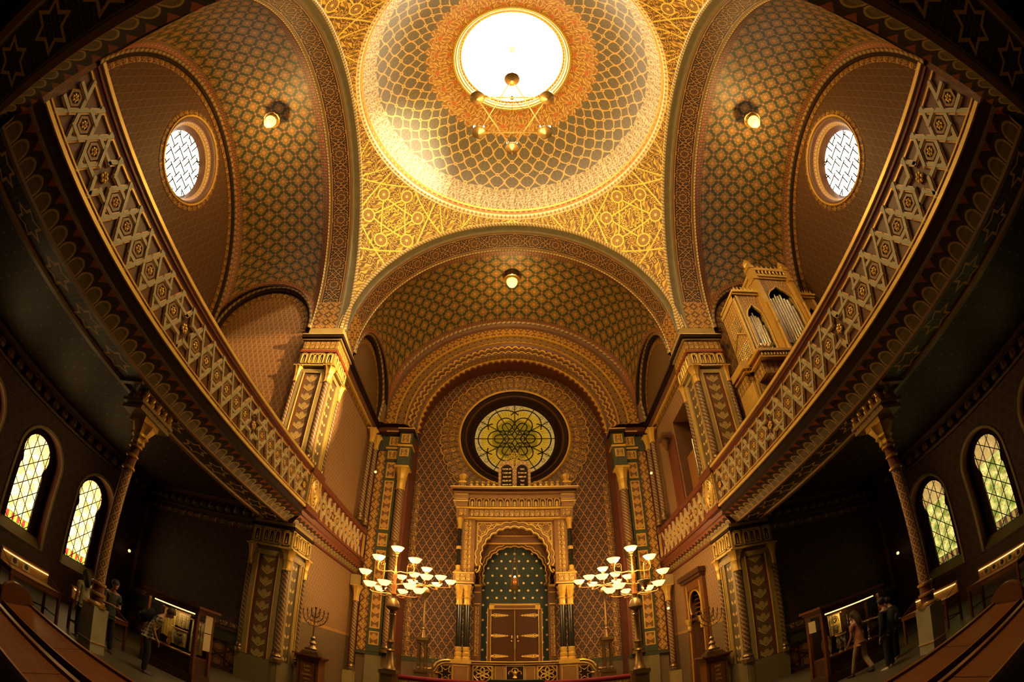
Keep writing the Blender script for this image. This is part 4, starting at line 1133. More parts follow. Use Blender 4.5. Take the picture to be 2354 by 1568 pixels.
def balustrade(sg,lab):
    w=thing('balustrade','carved and gilded balustrade along the front of the %s gallery'%lab,'balustrade',(sg*6.7,6.8,6.3))
    ya,yb=.12,13.55
    def seg(x0,x1,y0,y1,z0,z1,mb): mb.box(sg*x0,sg*x1,y0,y1,z0,z1)
    mb=MB(); 
    mb.cur=0; seg(6.66,6.98,ya,yb,7.62,7.74,mb); seg(6.70,6.94,ya,yb,7.56,7.62,mb); mb.cur=1; seg(6.62,6.66,ya,yb,7.72,7.80,mb); mb.cur=0; seg(6.64,7.0,ya,yb,7.74,7.83,mb)
    obj('handrail',mb,[M_brownred,M_goldb],w)
    mb=MB(); mb.cur=0; seg(6.74,6.90,ya,yb,6.30,7.60,mb); obj('back_panel',mb,M_brown,w)
    mb=MB()
    mb.cur=1; seg(6.64,6.74,ya,yb,6.28,6.36,mb); mb.cur=0; seg(6.69,6.74,ya,yb,6.36,6.42,mb); mb.cur=2; seg(6.66,6.74,ya,yb,6.42,6.45,mb); mb.cur=0; seg(6.68,6.9,ya,yb,6.27,6.30,mb)
    mb.cur=2; seg(6.70,6.74,ya,yb,7.46,7.50,mb); mb.cur=0; seg(6.71,6.74,ya,yb,7.50,7.56,mb)
    obj('base_moulding',mb,[M_brownred,M_goldb,M_gold],w)
    fn=lambda s,t,d:(sg*(6.735-d),s,6.95+t)
    mb=MB(); strapwork(mb,fn,ya,yb,26,.50,.50); obj('strapwork',mb,[M_strap,M_ochre2],w)
    # rosettes in the hexagons and stars
    hmb=MB(); hmb.strip([(.172*sin(pi*i/3),.172*cos(pi*i/3)) for i in range(7)],[(.115*sin(pi*i/3),.115*cos(pi*i/3)) for i in range(7)],lambda a,b,d:(a,b,d),0,.03); hme=mesh_of('hexagon_frame',hmb,M_medbrown)
    rmb=rosette_mesh(); rme=mesh_of('rosette',rmb,M_gold,True)
    for k in range(0,25):
        s=ya+(k+.5)*PT
        if s>yb-.3: break
        o=bpy.data.objects.new('rosette',rme); COL.objects.link(o); o.parent=w; o.matrix_parent_inverse=getw(w).inverted()
        o.rotation_euler=(0,-pi/2 if sg>0 else pi/2,0); o.location=(sg*6.725,s,6.95); sc=1.25 if k%7==3 else 1.0; o.scale=(sc,sc,sc)
        if k%7!=3:
            q=bpy.data.objects.new('hexagon_frame',hme); COL.objects.link(q); q.parent=o; q.matrix_parent_inverse=getw(o).inverted(); q.location=o.location; q.rotation_euler=o.rotation_euler
    # medallion post at the pier and the stretch beyond it
    mb=MB(); mb.cur=0; seg(6.62,6.88,13.58,14.62,6.22,6.42,mb); seg(6.60,6.9,13.56,14.64,7.56,7.83,mb); mb.cur=1; seg(6.68,6.88,13.60,14.60,6.42,7.56,mb); mb.cur=2
    seg(6.655,6.68,13.66,13.80,6.46,7.52,mb); seg(6.655,6.68,14.40,14.54,6.46,7.52,mb)
    obj('medallion_post',mb,[M_brownred,M_ochre,M_leaf_small],w)
    mb=MB(); yc=14.10; zc=6.99
    for r,dr in ((.25,.035),(.33,.03),(.17,.03)): mb.tube([(sg*(6.66),yc+r*.85*cos(t),zc+r*1.5*sin(t)) for t in [2*pi*i/28 for i in range(28)]],dr,6,closed=True)
    mb.sphere((sg*6.68,yc,zc),.11,10,8,1.4); mb.tube([(sg*6.66,yc+.08*cos(t),zc+.1+.16*sin(t)) for t in [2*pi*i/14 for i in range(14)]],.02,5,closed=True)
    obj('medallion',mb,M_goldb,w,True)
    w2=thing('balustrade','short carved balustrade along the %s side wall of the far arm'%lab,'balustrade',(sg*6.8,17.8,6.3))
    ya,yb=14.68,20.6
    mb=MB(); mb.cur=0; seg(6.78,6.91,ya,yb,7.62,7.83,mb); seg(6.70,6.91,20.25,20.62,7.58,7.86,mb); obj('handrail',mb,M_brownred,w2)
    mb=MB(); seg(6.86,6.91,ya,yb,6.30,7.62,mb); seg(6.78,6.91,20.3,20.6,6.3,7.6,mb); obj('back_panel',mb,M_brownred,w2)
    mb=MB(); mb.cur=0; seg(6.76,6.91,ya,yb,6.28,6.36,mb); seg(6.80,6.91,ya,yb,6.36,6.44,mb); seg(6.7,6.91,20.22,20.62,6.2,6.40,mb); mb.cur=1; seg(6.75,6.78,20.36,20.42,6.45,7.55,mb); seg(6.75,6.78,20.54,20.60,6.45,7.55,mb)
    obj('base_moulding',mb,[M_brownred,M_gold],w2)
    fn2=lambda s,t,d:(sg*(6.855-d),s,6.98+t)
    mb=MB(); strapwork(mb,fn2,ya,20.25,12,.3,.52); obj('strapwork',mb,[M_strap,M_ochre2],w2)
    for k in range(0,11):
        s=ya+(k+.3)*PT
        if s>20.1: break
        o=bpy.data.objects.new('rosette',rme); COL.objects.link(o); o.parent=w2; o.matrix_parent_inverse=getw(w2).inverted()
        o.rotation_euler=(0,-pi/2 if sg>0 else pi/2,0); o.location=(sg*6.845,s,6.98)
    # moulding under the short stretch
    mb=MB()
    prof=[(6.80,6.26),(6.86,6.1),(6.82,6.0),(6.84,5.93),(6.95,5.82),(7.02,5.66),(7.02,5.58),(7.11,5.56)]
    for i in range(len(prof)-1):
        a,b=prof[i],prof[i+1]; mb.cur=1 if 3<=i<=4 else 0
        mb.poly([(sg*a[0],13.6,a[1]),(sg*a[0],20.7,a[1]),(sg*b[0],20.7,b[1]),(sg*b[0],13.6,b[1])],[(13.6,.0 if i==3 else .5),(20.7,.0 if i==3 else .5),(20.7,.5 if i==3 else 1),(13.6,.5 if i==3 else 1)])
    struct('trim_gallery_fascia',mb,[M_brownred,M_palm],'palmette moulding under the short %s balustrade of the far arm'%lab,'moulding')
balustrade(-1,'left'); balustrade(1,'right')
# iron column under each gallery
def column(sg,lab):
    x,y=sg*7.64,6.62
    w=thing('column','slender patterned %s iron column on a square pedestal, holding up the gallery edge'%lab,'column',(x,y,0))
    mb=MB(); mb.cur=0; mb.box(x-.21,x+.21,y-.21,y+.21,0,.98); mb.cur=1; mb.box(x-.225,x+.225,y-.225,y+.225,.22,.24); obj('pedestal',mb,[M_strap,M_ochre2],w)
    mb=MB(); mb.lathe([(.24,.98),(.24,1.03),(.19,1.06),(.17,1.08)],x,y,20); mb.lathe([(.15,1.2),(.19,1.22),(.19,1.26),(.15,1.28)],x,y,20); mb.lathe([(.14,1.42),(.175,1.44),(.175,1.48),(.14,1.5)],x,y,20); obj('base_rings',mb,M_brass,w,True)
    mb=MB(); mb.lathe([(.155,1.06),(.15,1.2),(.145,1.28),(.14,1.42),(.135,1.5)],x,y,20); obj('base_drum',mb,M_brownred,w,True)
    mb=MB(); mb.lathe([(.128,1.5),(.118,4.0)],x,y,20); obj('shaft',mb,M_diaper,w,True)
    mb=MB(); mb.lathe([(.118,4.05),(.118,4.5)],x,y,20); obj('neck',mb,M_brownred,w,True)
    mb=MB(); mb.lathe([(.12,4.0),(.16,4.02),(.16,4.06),(.12,4.08)],x,y,20); mb.lathe([(.12,4.28),(.15,4.3),(.15,4.33),(.12,4.35)],x,y,20); mb.lathe([(.12,4.5),(.165,4.52),(.165,4.56),(.13,4.58)],x,y,20); obj('shaft_rings',mb,M_brass,w,True)
    mb=MB(); mb.lathe([(.13,4.58),(.17,4.62),(.15,4.72),(.21,4.78),(.19,4.84),(.27,4.98),(.30,5.05)],x,y,24,nf=8,flut=.13); mb.box(x-.26,x+.26,y-.26,y+.26,5.03,5.16); obj('capital',mb,M_gold,w,True)
    mb=MB(); mb.cur=0; mb.box(x-.33,x+.33,y-.55,y+.55,5.16,5.24); mb.cur=1; mb.box(x-.29,x+.29,y-.5,y+.5,5.24,5.30); mb.cur=0; mb.box(x-.35,x+.35,y-.6,y+.6,5.30,5.37); obj('abacus',mb,[M_ochre,M_filigree],w)
    mb=MB()
    for i in range(5):
        yy=y-.48+.24*i
        for s in (-1,1):
            mb.lathe([(.07,5.37),(.085,5.45),(.05,5.5),(.07,5.56),(.03,5.62),(.0,5.65)],x+s*.26,yy,8)
    for s in (-1,1): mb.lathe([(.07,5.37),(.085,5.45),(.05,5.5),(.07,5.56),(.03,5.62),(.0,5.65)],x,y+s*.5,8)
    mb.box(x-.2,x+.2,y-.4,y+.4,5.37,5.655)
    obj('crown',mb,M_gold,w,True)
column(-1,'left'); column(1,'right')
# ------------------------------------------------------------------ the ark
FX=lambda a,b,d:(XA+a,d,b)          # plate in the x-z plane at depth y=d
def lobed(R,zc,n,amp,ang=0.0,hw=None,zb=None):
    # scalloped arch line from right foot over the top to the left foot (cusps point inward)
    pts=[]
    if zb is not None: pts.append((R*cos(-ang) if hw is None else hw,zb))
    for k in range(n):
        for i in range(6):
            t=i/6; a=-ang+(pi+2*ang)*(k+t)/n; r=R+amp*sin(pi*t); pts.append((r*cos(a),zc+r*sin(a)))
    a=pi+ang; pts.append((R*cos(a),zc+R*sin(a)))
    if zb is not None: pts.append((R*cos(a) if hw is None else -hw,zb))
    return pts
ARK=thing('torah_ark','tall gilded ark with scalloped arch, black columns, wooden doors and tablets on top','ark',(XA,21,0))
def abox(mb,x0,x1,y0,y1,z0,z1): mb.box(XA+x0,XA+x1,y0,y1,z0,z1)
# podium
mb=MB(); mb.cur=0; abox(mb,-2.6,2.6,20.30,22.3,0,1.80); mb.cur=1; abox(mb,-2.62,2.62,20.22,22.3,1.80,1.86); abox(mb,-2.66,2.66,20.14,22.3,1.91,1.96); mb.cur=0; abox(mb,-2.62,2.62,20.2,22.3,1.86,1.91)
for x0,x1 in ((-1.72,-.90),(.90,1.72)):
    mb.cur=1; abox(mb,x0,x1,20.27,20.30,1.0,1.74); mb.cur=2; abox(mb,x0+.05,x1-.05,20.265,20.27,1.03,1.70)
for x0,x1 in ((-.80,-.42),(.42,.80)): mb.cur=1; abox(mb,x0,x1,20.28,20.30,1.0,1.72); mb.cur=0; abox(mb,x0+.02,x1-.02,20.27,20.28,1.0,1.70)
mb.cur=1; abox(mb,-.38,.38,20.26,20.30,1.0,1.76); mb.cur=2; abox(mb,-.34,.34,20.25,20.26,1.0,1.73)
obj('podium',mb,[M_arkwood,M_goldb,M_dark],ARK)
for c in (-1.31,1.31):
    mb=MB()
    for k in range(6):
        a=pi*k/3+pi/6; mb.tube([FX(c+.19*cos(a)+.10*cos(t)*cos(a)-.075*sin(t)*sin(a),1.37+.19*sin(a)+.10*cos(t)*sin(a)+.075*sin(t)*cos(a),20.25) for t in [2*pi*i/14 for i in range(14)]],.028,5,closed=True)
    mb.tube([FX(c+.055*cos(t),1.37+.055*sin(t),20.25) for t in [2*pi*i/10 for i in range(10)]],.03,5,closed=True)
    for sx in (-1,1):
        for sz in (-1,1): mb.tube([FX(c+sx*.36,1.37+sz*.1,20.25),FX(c+sx*.3,1.37+sz*.2,20.25),FX(c+sx*.18,1.37+sz*.33,20.25)],.03,5)
    obj('flower_tracery',mb,M_gold,ARK)
mb=MB()
for c,r in ((0,.13),(-.16,.1),(.16,.1)): mb.tube([FX(c+r*cos(t),1.42+(.1 if c==0 else 0)+r*sin(t),20.24) for t in [RAD(-30+240*i/12) for i in range(13)]],.022,5)
mb.lathe([(.0,1.15),(.10,1.2),(.05,1.3),(.09,1.42),(.03,1.52),(.0,1.6)],XA,20.22,10)
obj('trefoil_ornament',mb,M_gold,ARK)
# curved wings
for sx,lab in ((-1,'left'),(1,'right')):
    top=[(2.45,1.94),(2.85,1.93),(3.05,1.88),(3.2,1.78),(3.3,1.62),(3.38,1.5),(3.6,1.46)]
    mb=MB(); mb.cur=0; mb.prism([(sx*2.45,0)]+[(sx*a,b) for a,b in top]+[(sx*3.6,0)],FX,20.3,20.5)
    mb.cur=1; mb.tube([FX(sx*a,b,20.28) for a,b in top],.045,6); mb.tube([FX(sx*a-sx*.09*(a-2.4),b-.12,20.28) for a,b in top],.025,5)
    mb.cur=2; mb.prism([(sx*2.55,1.05),(sx*2.55,1.66),(sx*3.0,1.66),(sx*3.12,1.5),(sx*3.12,1.05)],FX,20.27,20.3)
    mb.cur=1; c=(sx*2.82,1.32)
    st=[(c[0]+(.30 if i%2 else .15)*cos(pi/6*i+pi/2),c[1]+(.30 if i%2 else .15)*sin(pi/6*i+pi/2)) for i in range(12)]
    mb.tube([FX(a,b,20.26) for a,b in st],.025,5,closed=True)
    for i in range(6): a=pi/3*i+pi/2+pi/6; mb.tube([FX(c[0]+.30*cos(a),c[1]+.30*sin(a),20.26),FX(c[0]+.42*cos(a),c[1]+.42*sin(a),20.26)],.025,5)
    obj('podium_wing',mb,[M_arkwood,M_goldb,M_dark],ARK)
    # pedestal, coupled columns, impost
    mb=MB(); mb.cur=0; abox(mb,sx*1.80,sx*2.56,19.95,20.75,0,1.80); mb.cur=1; abox(mb,sx*1.76,sx*2.60,19.92,20.78,1.80,1.99); abox(mb,sx*1.86,sx*1.89,19.93,19.95,.6,1.7); abox(mb,sx*2.47,sx*2.50,19.93,19.95,.6,1.7); abox(mb,sx*1.86,sx*2.5,19.93,19.95,1.68,1.71)
    obj('column_pedestal',mb,[M_arkwood,M_gold],ARK)
    for x in (2.0,2.33):
        cx=XA+sx*x; cy=20.35
        c=obj('column',MB().lathe([(.135,2.55),(.125,4.52)],cx,cy,20),M_black,ARK,True)
        obj('column_base',MB().lathe([(.17,1.99),(.17,2.08),(.13,2.12),(.16,2.2),(.16,2.3),(.12,2.34),(.145,2.42),(.135,2.5),(.15,2.54),(.14,2.58)],cx,cy,20),M_gold,c,True)
        mb=MB(); mb.lathe([(.13,4.50),(.15,4.52),(.155,4.56),(.13,4.60),(.14,4.80),(.17,4.84),(.13,4.90),(.15,5.0),(.20,5.12),(.165,5.16),(.24,5.38)],cx,cy,24,nf=8,flut=.07); mb.box(cx-.165,cx+.165,cy-.2,cy+.2,5.36,5.44); obj('column_capital',mb,M_gold,c,True)
    mb=MB(); mb.cur=0; abox(mb,sx*1.74,sx*2.60,19.98,21.0,5.44,5.95); mb.cur=1; abox(mb,sx*1.80,sx*2.54,19.96,19.98,5.58,5.86); mb.cur=2; abox(mb,sx*1.72,sx*2.63,19.95,21.0,5.44,5.50); abox(mb,sx*1.72,sx*2.63,19.95,21.0,5.9,5.96)
    obj('impost_block',mb,[M_arkwood,M_filigree,M_gold],ARK)
    c=obj('upper_column',MB().lathe([(.085,6.35),(.085,8.2)],XA+sx*2.46,20.4,16),M_black,ARK,True)
    mb=MB(); mb.lathe([(.16,5.96),(.16,6.1),(.10,6.15),(.11,6.3),(.085,6.36)],XA+sx*2.46,20.4,16); obj('column_base',mb,M_gold,c,True); mb=MB(); mb.lathe([(.085,7.12),(.12,7.16),(.12,7.24),(.085,7.28)],XA+sx*2.46,20.4,16); obj('column_band',mb,M_gold,c,True); mb=MB(); mb.lathe([(.085,8.1),(.10,8.15),(.09,8.3),(.13,8.5),(.16,8.63)],XA+sx*2.46,20.4,20,nf=6,flut=.07); obj('column_capital',mb,M_gold,c,True)
    mb=MB(); mb.cur=0; abox(mb,sx*1.78,sx*2.36,20.5,21.0,5.96,8.66); mb.cur=1; abox(mb,sx*1.95,sx*2.22,20.48,20.5,6.05,8.6)
    obj('filigree_pilaster',mb,[M_arkwood,M_filigree],ARK)
    mb=MB(); mb.cur=0; abox(mb,sx*1.46,sx*1.78,21.0,21.5,1.96,5.6); mb.cur=1; abox(mb,sx*1.55,sx*1.72,20.98,21.0,2.2,4.55); mb.cur=2; abox(mb,sx*1.5,sx*1.76,20.98,21.0,4.65,4.7); abox(mb,sx*1.5,sx*1.76,20.98,21.0,5.2,5.25); abox(mb,sx*1.5,sx*1.76,20.98,21.0,5.5,5.6)
    obj('side_panel',mb,[M_brown,M_filigree,M_gold],ARK)
    # spandrel tracery
    mb=MB()
    X0,X1,Z0,Z1=.25,1.70,7.1,8.52
    corner=(1.42,8.24)
    for i in range(8):
        a=2*pi*i/8; 
        mb.tube([FX(sx*(corner[0]+.16*cos(a)),corner[1]+.16*sin(a),20.57),FX(sx*(corner[0]+.24*cos(a+.39)),corner[1]+.24*sin(a+.39),20.57),FX(sx*(corner[0]+.16*cos(a+.785)),corner[1]+.16*sin(a+.785),20.57)],.022,4)
    for p,q in (((1.66,8.5),(.5,8.5)),((1.66,8.5),(1.66,7.2)),((1.2,8.35),(.7,8.45)),((1.45,8.0),(1.62,7.4)),((1.1,8.5),(.95,8.3)),((.85,8.5),(.75,8.36)),((1.66,7.9),(1.5,7.75)),((1.66,7.65),(1.55,7.5)),((1.2,8.2),(1.05,8.36)),((1.3,8.02),(1.5,7.9))): mb.tube([FX(sx*p[0],p[1],20.57),FX(sx*q[0],q[1],20.57)],.022,4)
    obj('spandrel_tracery',mb,M_goldb,ARK)
# arch front plate
o=[];L1=lobed(1.50,6.82,15,.07,ang=.25)
def plate(mb,inner,x1,z0,z1,d0,d1):
    # from inner opening line out to a rectangle
    n=len(inner); out=[]
    for a,b in inner:
        dx,dz=a,b-6.9
        k=min((x1/abs(dx)) if abs(dx)>1e-6 else 9,((z1-6.9)/dz) if dz>1e-6 else 9,((z0-6.9)/dz) if dz<-1e-6 else 9)
        out.append((dx*k,6.9+dz*k))
    mb.strip(out,inner,FX,d0,d1)
mb=MB(); plate(mb,lobed(1.62,6.82,15,.07,ang=.25),1.80,5.96,8.66,20.60,20.75)
obj('arch_plate',mb,M_arkwood,ARK)
mb=MB()
for j,(R,w,d) in enumerate(((1.66,.05,20.56),(1.52,.10,20.58),(1.44,.05,20.56))):
    a=lobed(R+w,6.82,15,.07,ang=.25); b=lobed(R,6.82,15,.07,ang=.25); mb.cur=(0,1,0)[j]; mb.strip(a,b,FX,d,20.78)
mb.cur=0
for sx in (-1,1):
    f=lobed(1.5,6.82,15,.07,ang=.25)[0 if sx>0 else -1]
    mb.tube([FX(sx*1.52,6.42,20.58),FX(sx*1.56,6.2,20.58),FX(sx*1.66,6.08,20.58),FX(sx*1.72,6.16,20.58),FX(sx*1.66,6.24,20.58)],.04,6)
obj('scalloped_arch',mb,[M_goldb,M_arkwood],ARK)
mb=MB(); mb.cur=0
pl=lobed(1.44,6.82,15,.07,ang=.25)
for a,b in zip(pl,pl[1:]): mb.poly([FX(*a,20.78),FX(*b,20.78),FX(*b,21.12),FX(*a,21.12)])
mb.cur=1; abox(mb,-1.4,1.4,21.0,21.12,7.95,8.0); mb.cur=0; abox(mb,-1.5,1.5,20.98,21.12,7.60,7.95); abox(mb,-1.5,1.5,21.06,21.12,8.0,8.4); mb.cur=1; abox(mb,-1.5,1.5,20.96,21.12,7.58,7.62)
obj('arch_soffit',mb,[M_brown,M_gold],ARK)
mb=MB(); L2=lobed(1.36,6.08,15,.06,ang=.35)
n=len(L2); out=[]
for a,b in L2:
    dx,dz=a,b-6.1; k=min(1.6/abs(dx) if abs(dx)>1e-6 else 9,1.55/dz if dz>1e-6 else 9,.75/-dz if dz<-1e-6 else 9); out.append((dx*k,6.1+dz*k))
mb.cur=0; mb.strip(out,L2,FX,21.12,21.3)
for R,m in ((1.36,1),(1.44,0),(1.5,1)): mb.cur=m; mb.strip(lobed(R+.035,6.08,15,.06,ang=.35),lobed(R,6.08,15,.06,ang=.35),FX,21.08,21.14)
obj('inner_arch',mb,[M_brown,M_gold],ARK)
mb=MB(); P=[(-1.62,1.97),(1.62,1.97),(1.62,7.6),(-1.62,7.6)]; mb.poly([FX(a,b,21.42) for a,b in P],P); obj('starry_niche',mb,M_starry,ARK)
# door frame and doors
mb=MB(); mb.cur=0
for sx in (-1,1): abox(mb,sx*1.02,sx*1.20,21.28,21.42,1.97,4.45)
abox(mb,-1.2,1.2,21.28,21.42,4.45,4.55); abox(mb,-1.06,1.06,21.26,21.42,4.5,4.72)
mb.cur=1
for sx in (-1,1): abox(mb,sx*1.17,sx*1.20,21.26,21.28,1.97,4.5); abox(mb,sx*1.02,sx*1.05,21.26,21.28,1.97,4.45); abox(mb,sx*.90,sx*1.12,21.24,21.28,4.46,4.68)
abox(mb,-.9,.9,21.24,21.26,4.48,4.51); abox(mb,-.9,.9,21.24,21.26,4.66,4.70); abox(mb,-1.1,1.1,21.24,21.27,4.71,4.74)
obj('door_frame',mb,[M_brown,M_gold],ARK)
for sx,lab in ((-1,'left'),(1,'right')):
    mb=MB(); abox(mb,sx*.015,sx*1.01,21.31,21.37,1.99,4.44); d=obj('door',mb,M_wooddark,ARK)
    for z in (2.22,3.2,4.18):
        mb=MB(); X=lambda a:XA+sx*a
        mb.prism([(sx*.97,z-.03),(sx*.97,z+.03),(sx*.6,z+.025),(sx*.2,z),(sx*.6,z-.025)],FX,21.28,21.31)
        for k in range(6):
            r=.085-.011*k; mb.tube([FX(sx*(.86-.105*k)+r*cos(t),z+r*sin(t),21.29) for t in [2*pi*i/10 for i in range(10)]],.016,4,closed=True)
        mb.sphere(FX(sx*.98,z,21.29),.06,8,6)
        obj('hinge_strap',mb,M_goldb,d)
    mb=MB(); mb.sphere(FX(sx*.14,2.95,21.25),.045,10,8); mb.lathe([(.02,3.05),(.035,3.1),(.03,3.2),(.0,3.24)],XA+sx*.12,21.26,8); obj('door_knob',mb,M_brass,d,True)
mb=MB(); abox(mb,-.025,.025,21.27,21.31,1.99,4.44); abox(mb,-.04,.04,21.26,21.3,2.6,3.15); obj('meeting_strip',mb,M_brass,ARK)
# entablature
mb=MB(); mb.cur=0; abox(mb,-2.56,2.56,20.42,21.6,8.66,9.15); mb.cur=1; abox(mb,-1.98,1.98,20.40,20.42,8.76,9.06); 
for sx in (-1,1): mb.cur=0; abox(mb,sx*2.08,sx*2.64,20.32,21.6,8.66,9.15); mb.cur=1; abox(mb,sx*2.2,sx*2.55,20.30,20.32,8.76,9.06)
mb.cur=2; abox(mb,-2.66,2.66,20.30,21.6,9.12,9.18); abox(mb,-2.6,2.6,20.36,21.6,8.64,8.69)
obj('architrave',mb,[M_arkwood,M_filigree,M_gold],ARK)
mb=MB(); mb.cur=0; abox(mb,-2.5,2.5,20.44,21.6,9.18,9.86)
for sx in (-1,1):
    abox(mb,sx*2.10,sx*2.78,20.22,21.6,9.45,9.86); abox(mb,sx*2.14,sx*2.70,20.27,21.6,9.18,9.45); mb.cur=1; abox(mb,sx*2.16,sx*2.72,20.205,20.22,9.54,9.56); abox(mb,sx*2.16,sx*2.72,20.205,20.22,9.76,9.78); abox(mb,sx*2.1,sx*2.8,20.2,21.6,9.43,9.47); mb.cur=0
mb.cur=0; abox(mb,-2.12,2.12,20.30,21.6,9.62,9.86)
n=13
for k in range(n):
    c=-2.1+4.2*(k+.5)/n
    mb.cur=1; mb.tube([FX(c-.12,9.24,20.40),FX(c-.12,9.50,20.36)]+[FX(c-.12*cos(pi*i/8),9.50+.12*sin(pi*i/8),20.36-.02*sin(pi*i/8)) for i in range(1,8)]+[FX(c+.12,9.50,20.36),FX(c+.12,9.24,20.40)],.02,5)
    mb.lathe([(.0,9.2),(.07,9.24),(.04,9.34),(.06,9.44),(.0,9.52)],XA+c,20.40,8)
obj('arcaded_frieze',mb,[M_arkwood,M_goldb],ARK)
mb=MB(); mb.cur=0; abox(mb,-2.80,2.80,20.16,21.7,9.86,9.92); mb.cur=1; abox(mb,-2.84,2.84,20.10,21.7,9.92,10.0); mb.cur=0; abox(mb,-2.92,2.92,20.04,21.7,10.0,10.08); mb.cur=2; abox(mb,-2.94,2.94,20.02,21.7,10.08,10.12)
obj('cornice',mb,[M_arkwood,M_dark,M_goldb],ARK)
for sx in (-1,1):
    mb=MB(); mb.cur=0; abox(mb,sx*2.22,sx*2.64,20.3,20.72,10.12,10.18); mb.cur=1; abox(mb,sx*2.26,sx*2.60,20.34,20.68,10.18,10.42); mb.cur=0; abox(mb,sx*2.24,sx*2.62,20.32,20.7,10.42,10.5); abox(mb,sx*2.3,sx*2.56,20.38,20.64,10.5,10.56)
    mb.lathe([(.12,10.56),(.19,10.66),(.22,10.76),(.19,10.88),(.08,10.95),(.0,11.0)],XA+sx*2.43,20.51,16,nf=8,flut=.05)
    obj('corner_finial',mb,[M_gold,M_filigree],ARK)
    for k in range(5):
        mb=MB(); x=XA+sx*(2.02-.265*k); y=20.5
        mb.lathe([(.08,10.12),(.10,10.16),(.05,10.22),(.10,10.32),(.06,10.42),(.10,10.5),(.08,10.54),(.0,10.55)],x,y,10)
        mb.tube([(x-.1,y,10.14),(x-.12,y,10.28),(x-.02,y,10.4)],.018,4); mb.tube([(x+.1,y,10.14),(x+.12,y,10.28),(x+.02,y,10.4)],.018,4)
        obj('crest_leaf',mb,M_goldb,ARK)
# tablets with writing and star
def text_mesh(name,f,parent):
    t=bpy.data.objects.new('tmp_text',f); COL.objects.link(t); bpy.context.view_layer.update()
    me=bpy.data.meshes.new_from_object(t.evaluated_get(bpy.context.evaluated_depsgraph_get())); bpy.data.objects.remove(t)
    o=bpy.data.objects.new(name,me); COL.objects.link(o); o.parent=parent; o.matrix_parent_inverse=getw(parent).inverted(); return o

def dbl(x0,x1,z0,zs): # round-topped panel outline
    c=(x0+x1)/2; R=(x1-x0)/2; return [(x0,z0)]+[(c-R*cos(pi*i/14),zs+R*sin(pi*i/14)) for i in range(15)]+[(x1,z0)]
mb=MB(); 
mb.prism(dbl(-.76,.0,10.12,11.26),FX,20.40,20.52); mb.prism(dbl(.0,.76,10.12,11.26),FX,20.401,20.521)
TAB=obj('tablets',mb,M_leaf_small,ARK)
HEB={-1:['לא תרצח','לא תנאף','לא תגנב','לא תענה','לא תחמד'],1:['אנכי','לא יהיה לך','לא תשא','זכור','כבד']}
for sx in (-1,1):
    mb=MB(); mb.prism(dbl(sx*.36-.265,sx*.36+.265,10.22,11.14),FX,20.385,20.41); pn=obj('tablet_panel',mb,M_dark,TAB)
    for k,s in enumerate(HEB[sx]):
        f=bpy.data.curves.new('line_of_writing','FONT'); f.body=s[::-1]; f.align_x='CENTER'; f.align_y='CENTER'; f.size=.112 if len(s)<9 else .092; f.extrude=.004; f.offset=.003
        f.materials.append(M_goldink); o=text_mesh('lettering',f,TAB)
        o.location=(XA+sx*.36,20.378,11.17-.205*k); o.rotation_euler=(pi/2,0,0)
mb=MB()
zc=11.88
for s in (1,-1):
    pts=[(.36*cos(s*pi/2+2*pi*i/3),zc+.36*sin(s*pi/2+2*pi*i/3)) for i in range(3)]; mb.tube([FX(a,b,20.45+.02*s) for a,b in pts],.032,4,closed=True)
for i in range(6):
    a=pi*i/3+pi/6; mb.tube([FX(0,zc,20.45),FX(.16*cos(a),zc+.16*sin(a),20.45)],.018,4)
mb.tube([FX(.19*cos(t),zc+.19*sin(t),20.45) for t in [2*pi*i/16 for i in range(16)]],.018,4,closed=True)
mb.tube([FX(-.06,11.45,20.46),FX(0,11.60,20.46),FX(.06,11.45,20.46)],.03,4)
obj('star',mb,M_goldb,ARK)
# inscription under the arch crown (too small to read: raised flourishes are left out of the lettering)
# --- eternal lamp
EL=thing('hanging_lamp','small lit brass lamp hanging in front of the starry niche of the ark','hanging lamp',(XA,20.88,5.2))
obj('rod',MB().tube([(XA,20.88,8.1),(XA,20.88,6.85)],.012,5),M_bronze,EL)
mb=MB(); mb.lathe([(.0,6.9),(.05,6.85),(.03,6.75),(.09,6.68),(.10,6.64),(.0,6.62)],XA,20.88,12); mb.lathe([(.0,5.15),(.03,5.2),(.02,5.3),(.10,5.36),(.22,5.42),(.25,5.48),(.22,5.52),(.10,5.55)],XA,20.88,16)
for i in range(4):
    a=pi/2*i+pi/4; mb.tube([(XA+.09*cos(a),20.88+.09*sin(a),6.64),(XA+.17*cos(a),20.88+.17*sin(a),6.1),(XA+.23*cos(a),20.88+.23*sin(a),5.5)],.013,5)
obj('lamp_frame',mb,M_bronze,EL,True)
obj('lamp_glass',MB().lathe([(.06,5.55),(.12,5.65),(.13,5.8),(.10,5.92)],XA,20.88,14),M_brassred,EL,True)
obj('flame',MB().sphere((XA,20.88,5.93),.05,8,6,1.6),M_flame,EL,True)
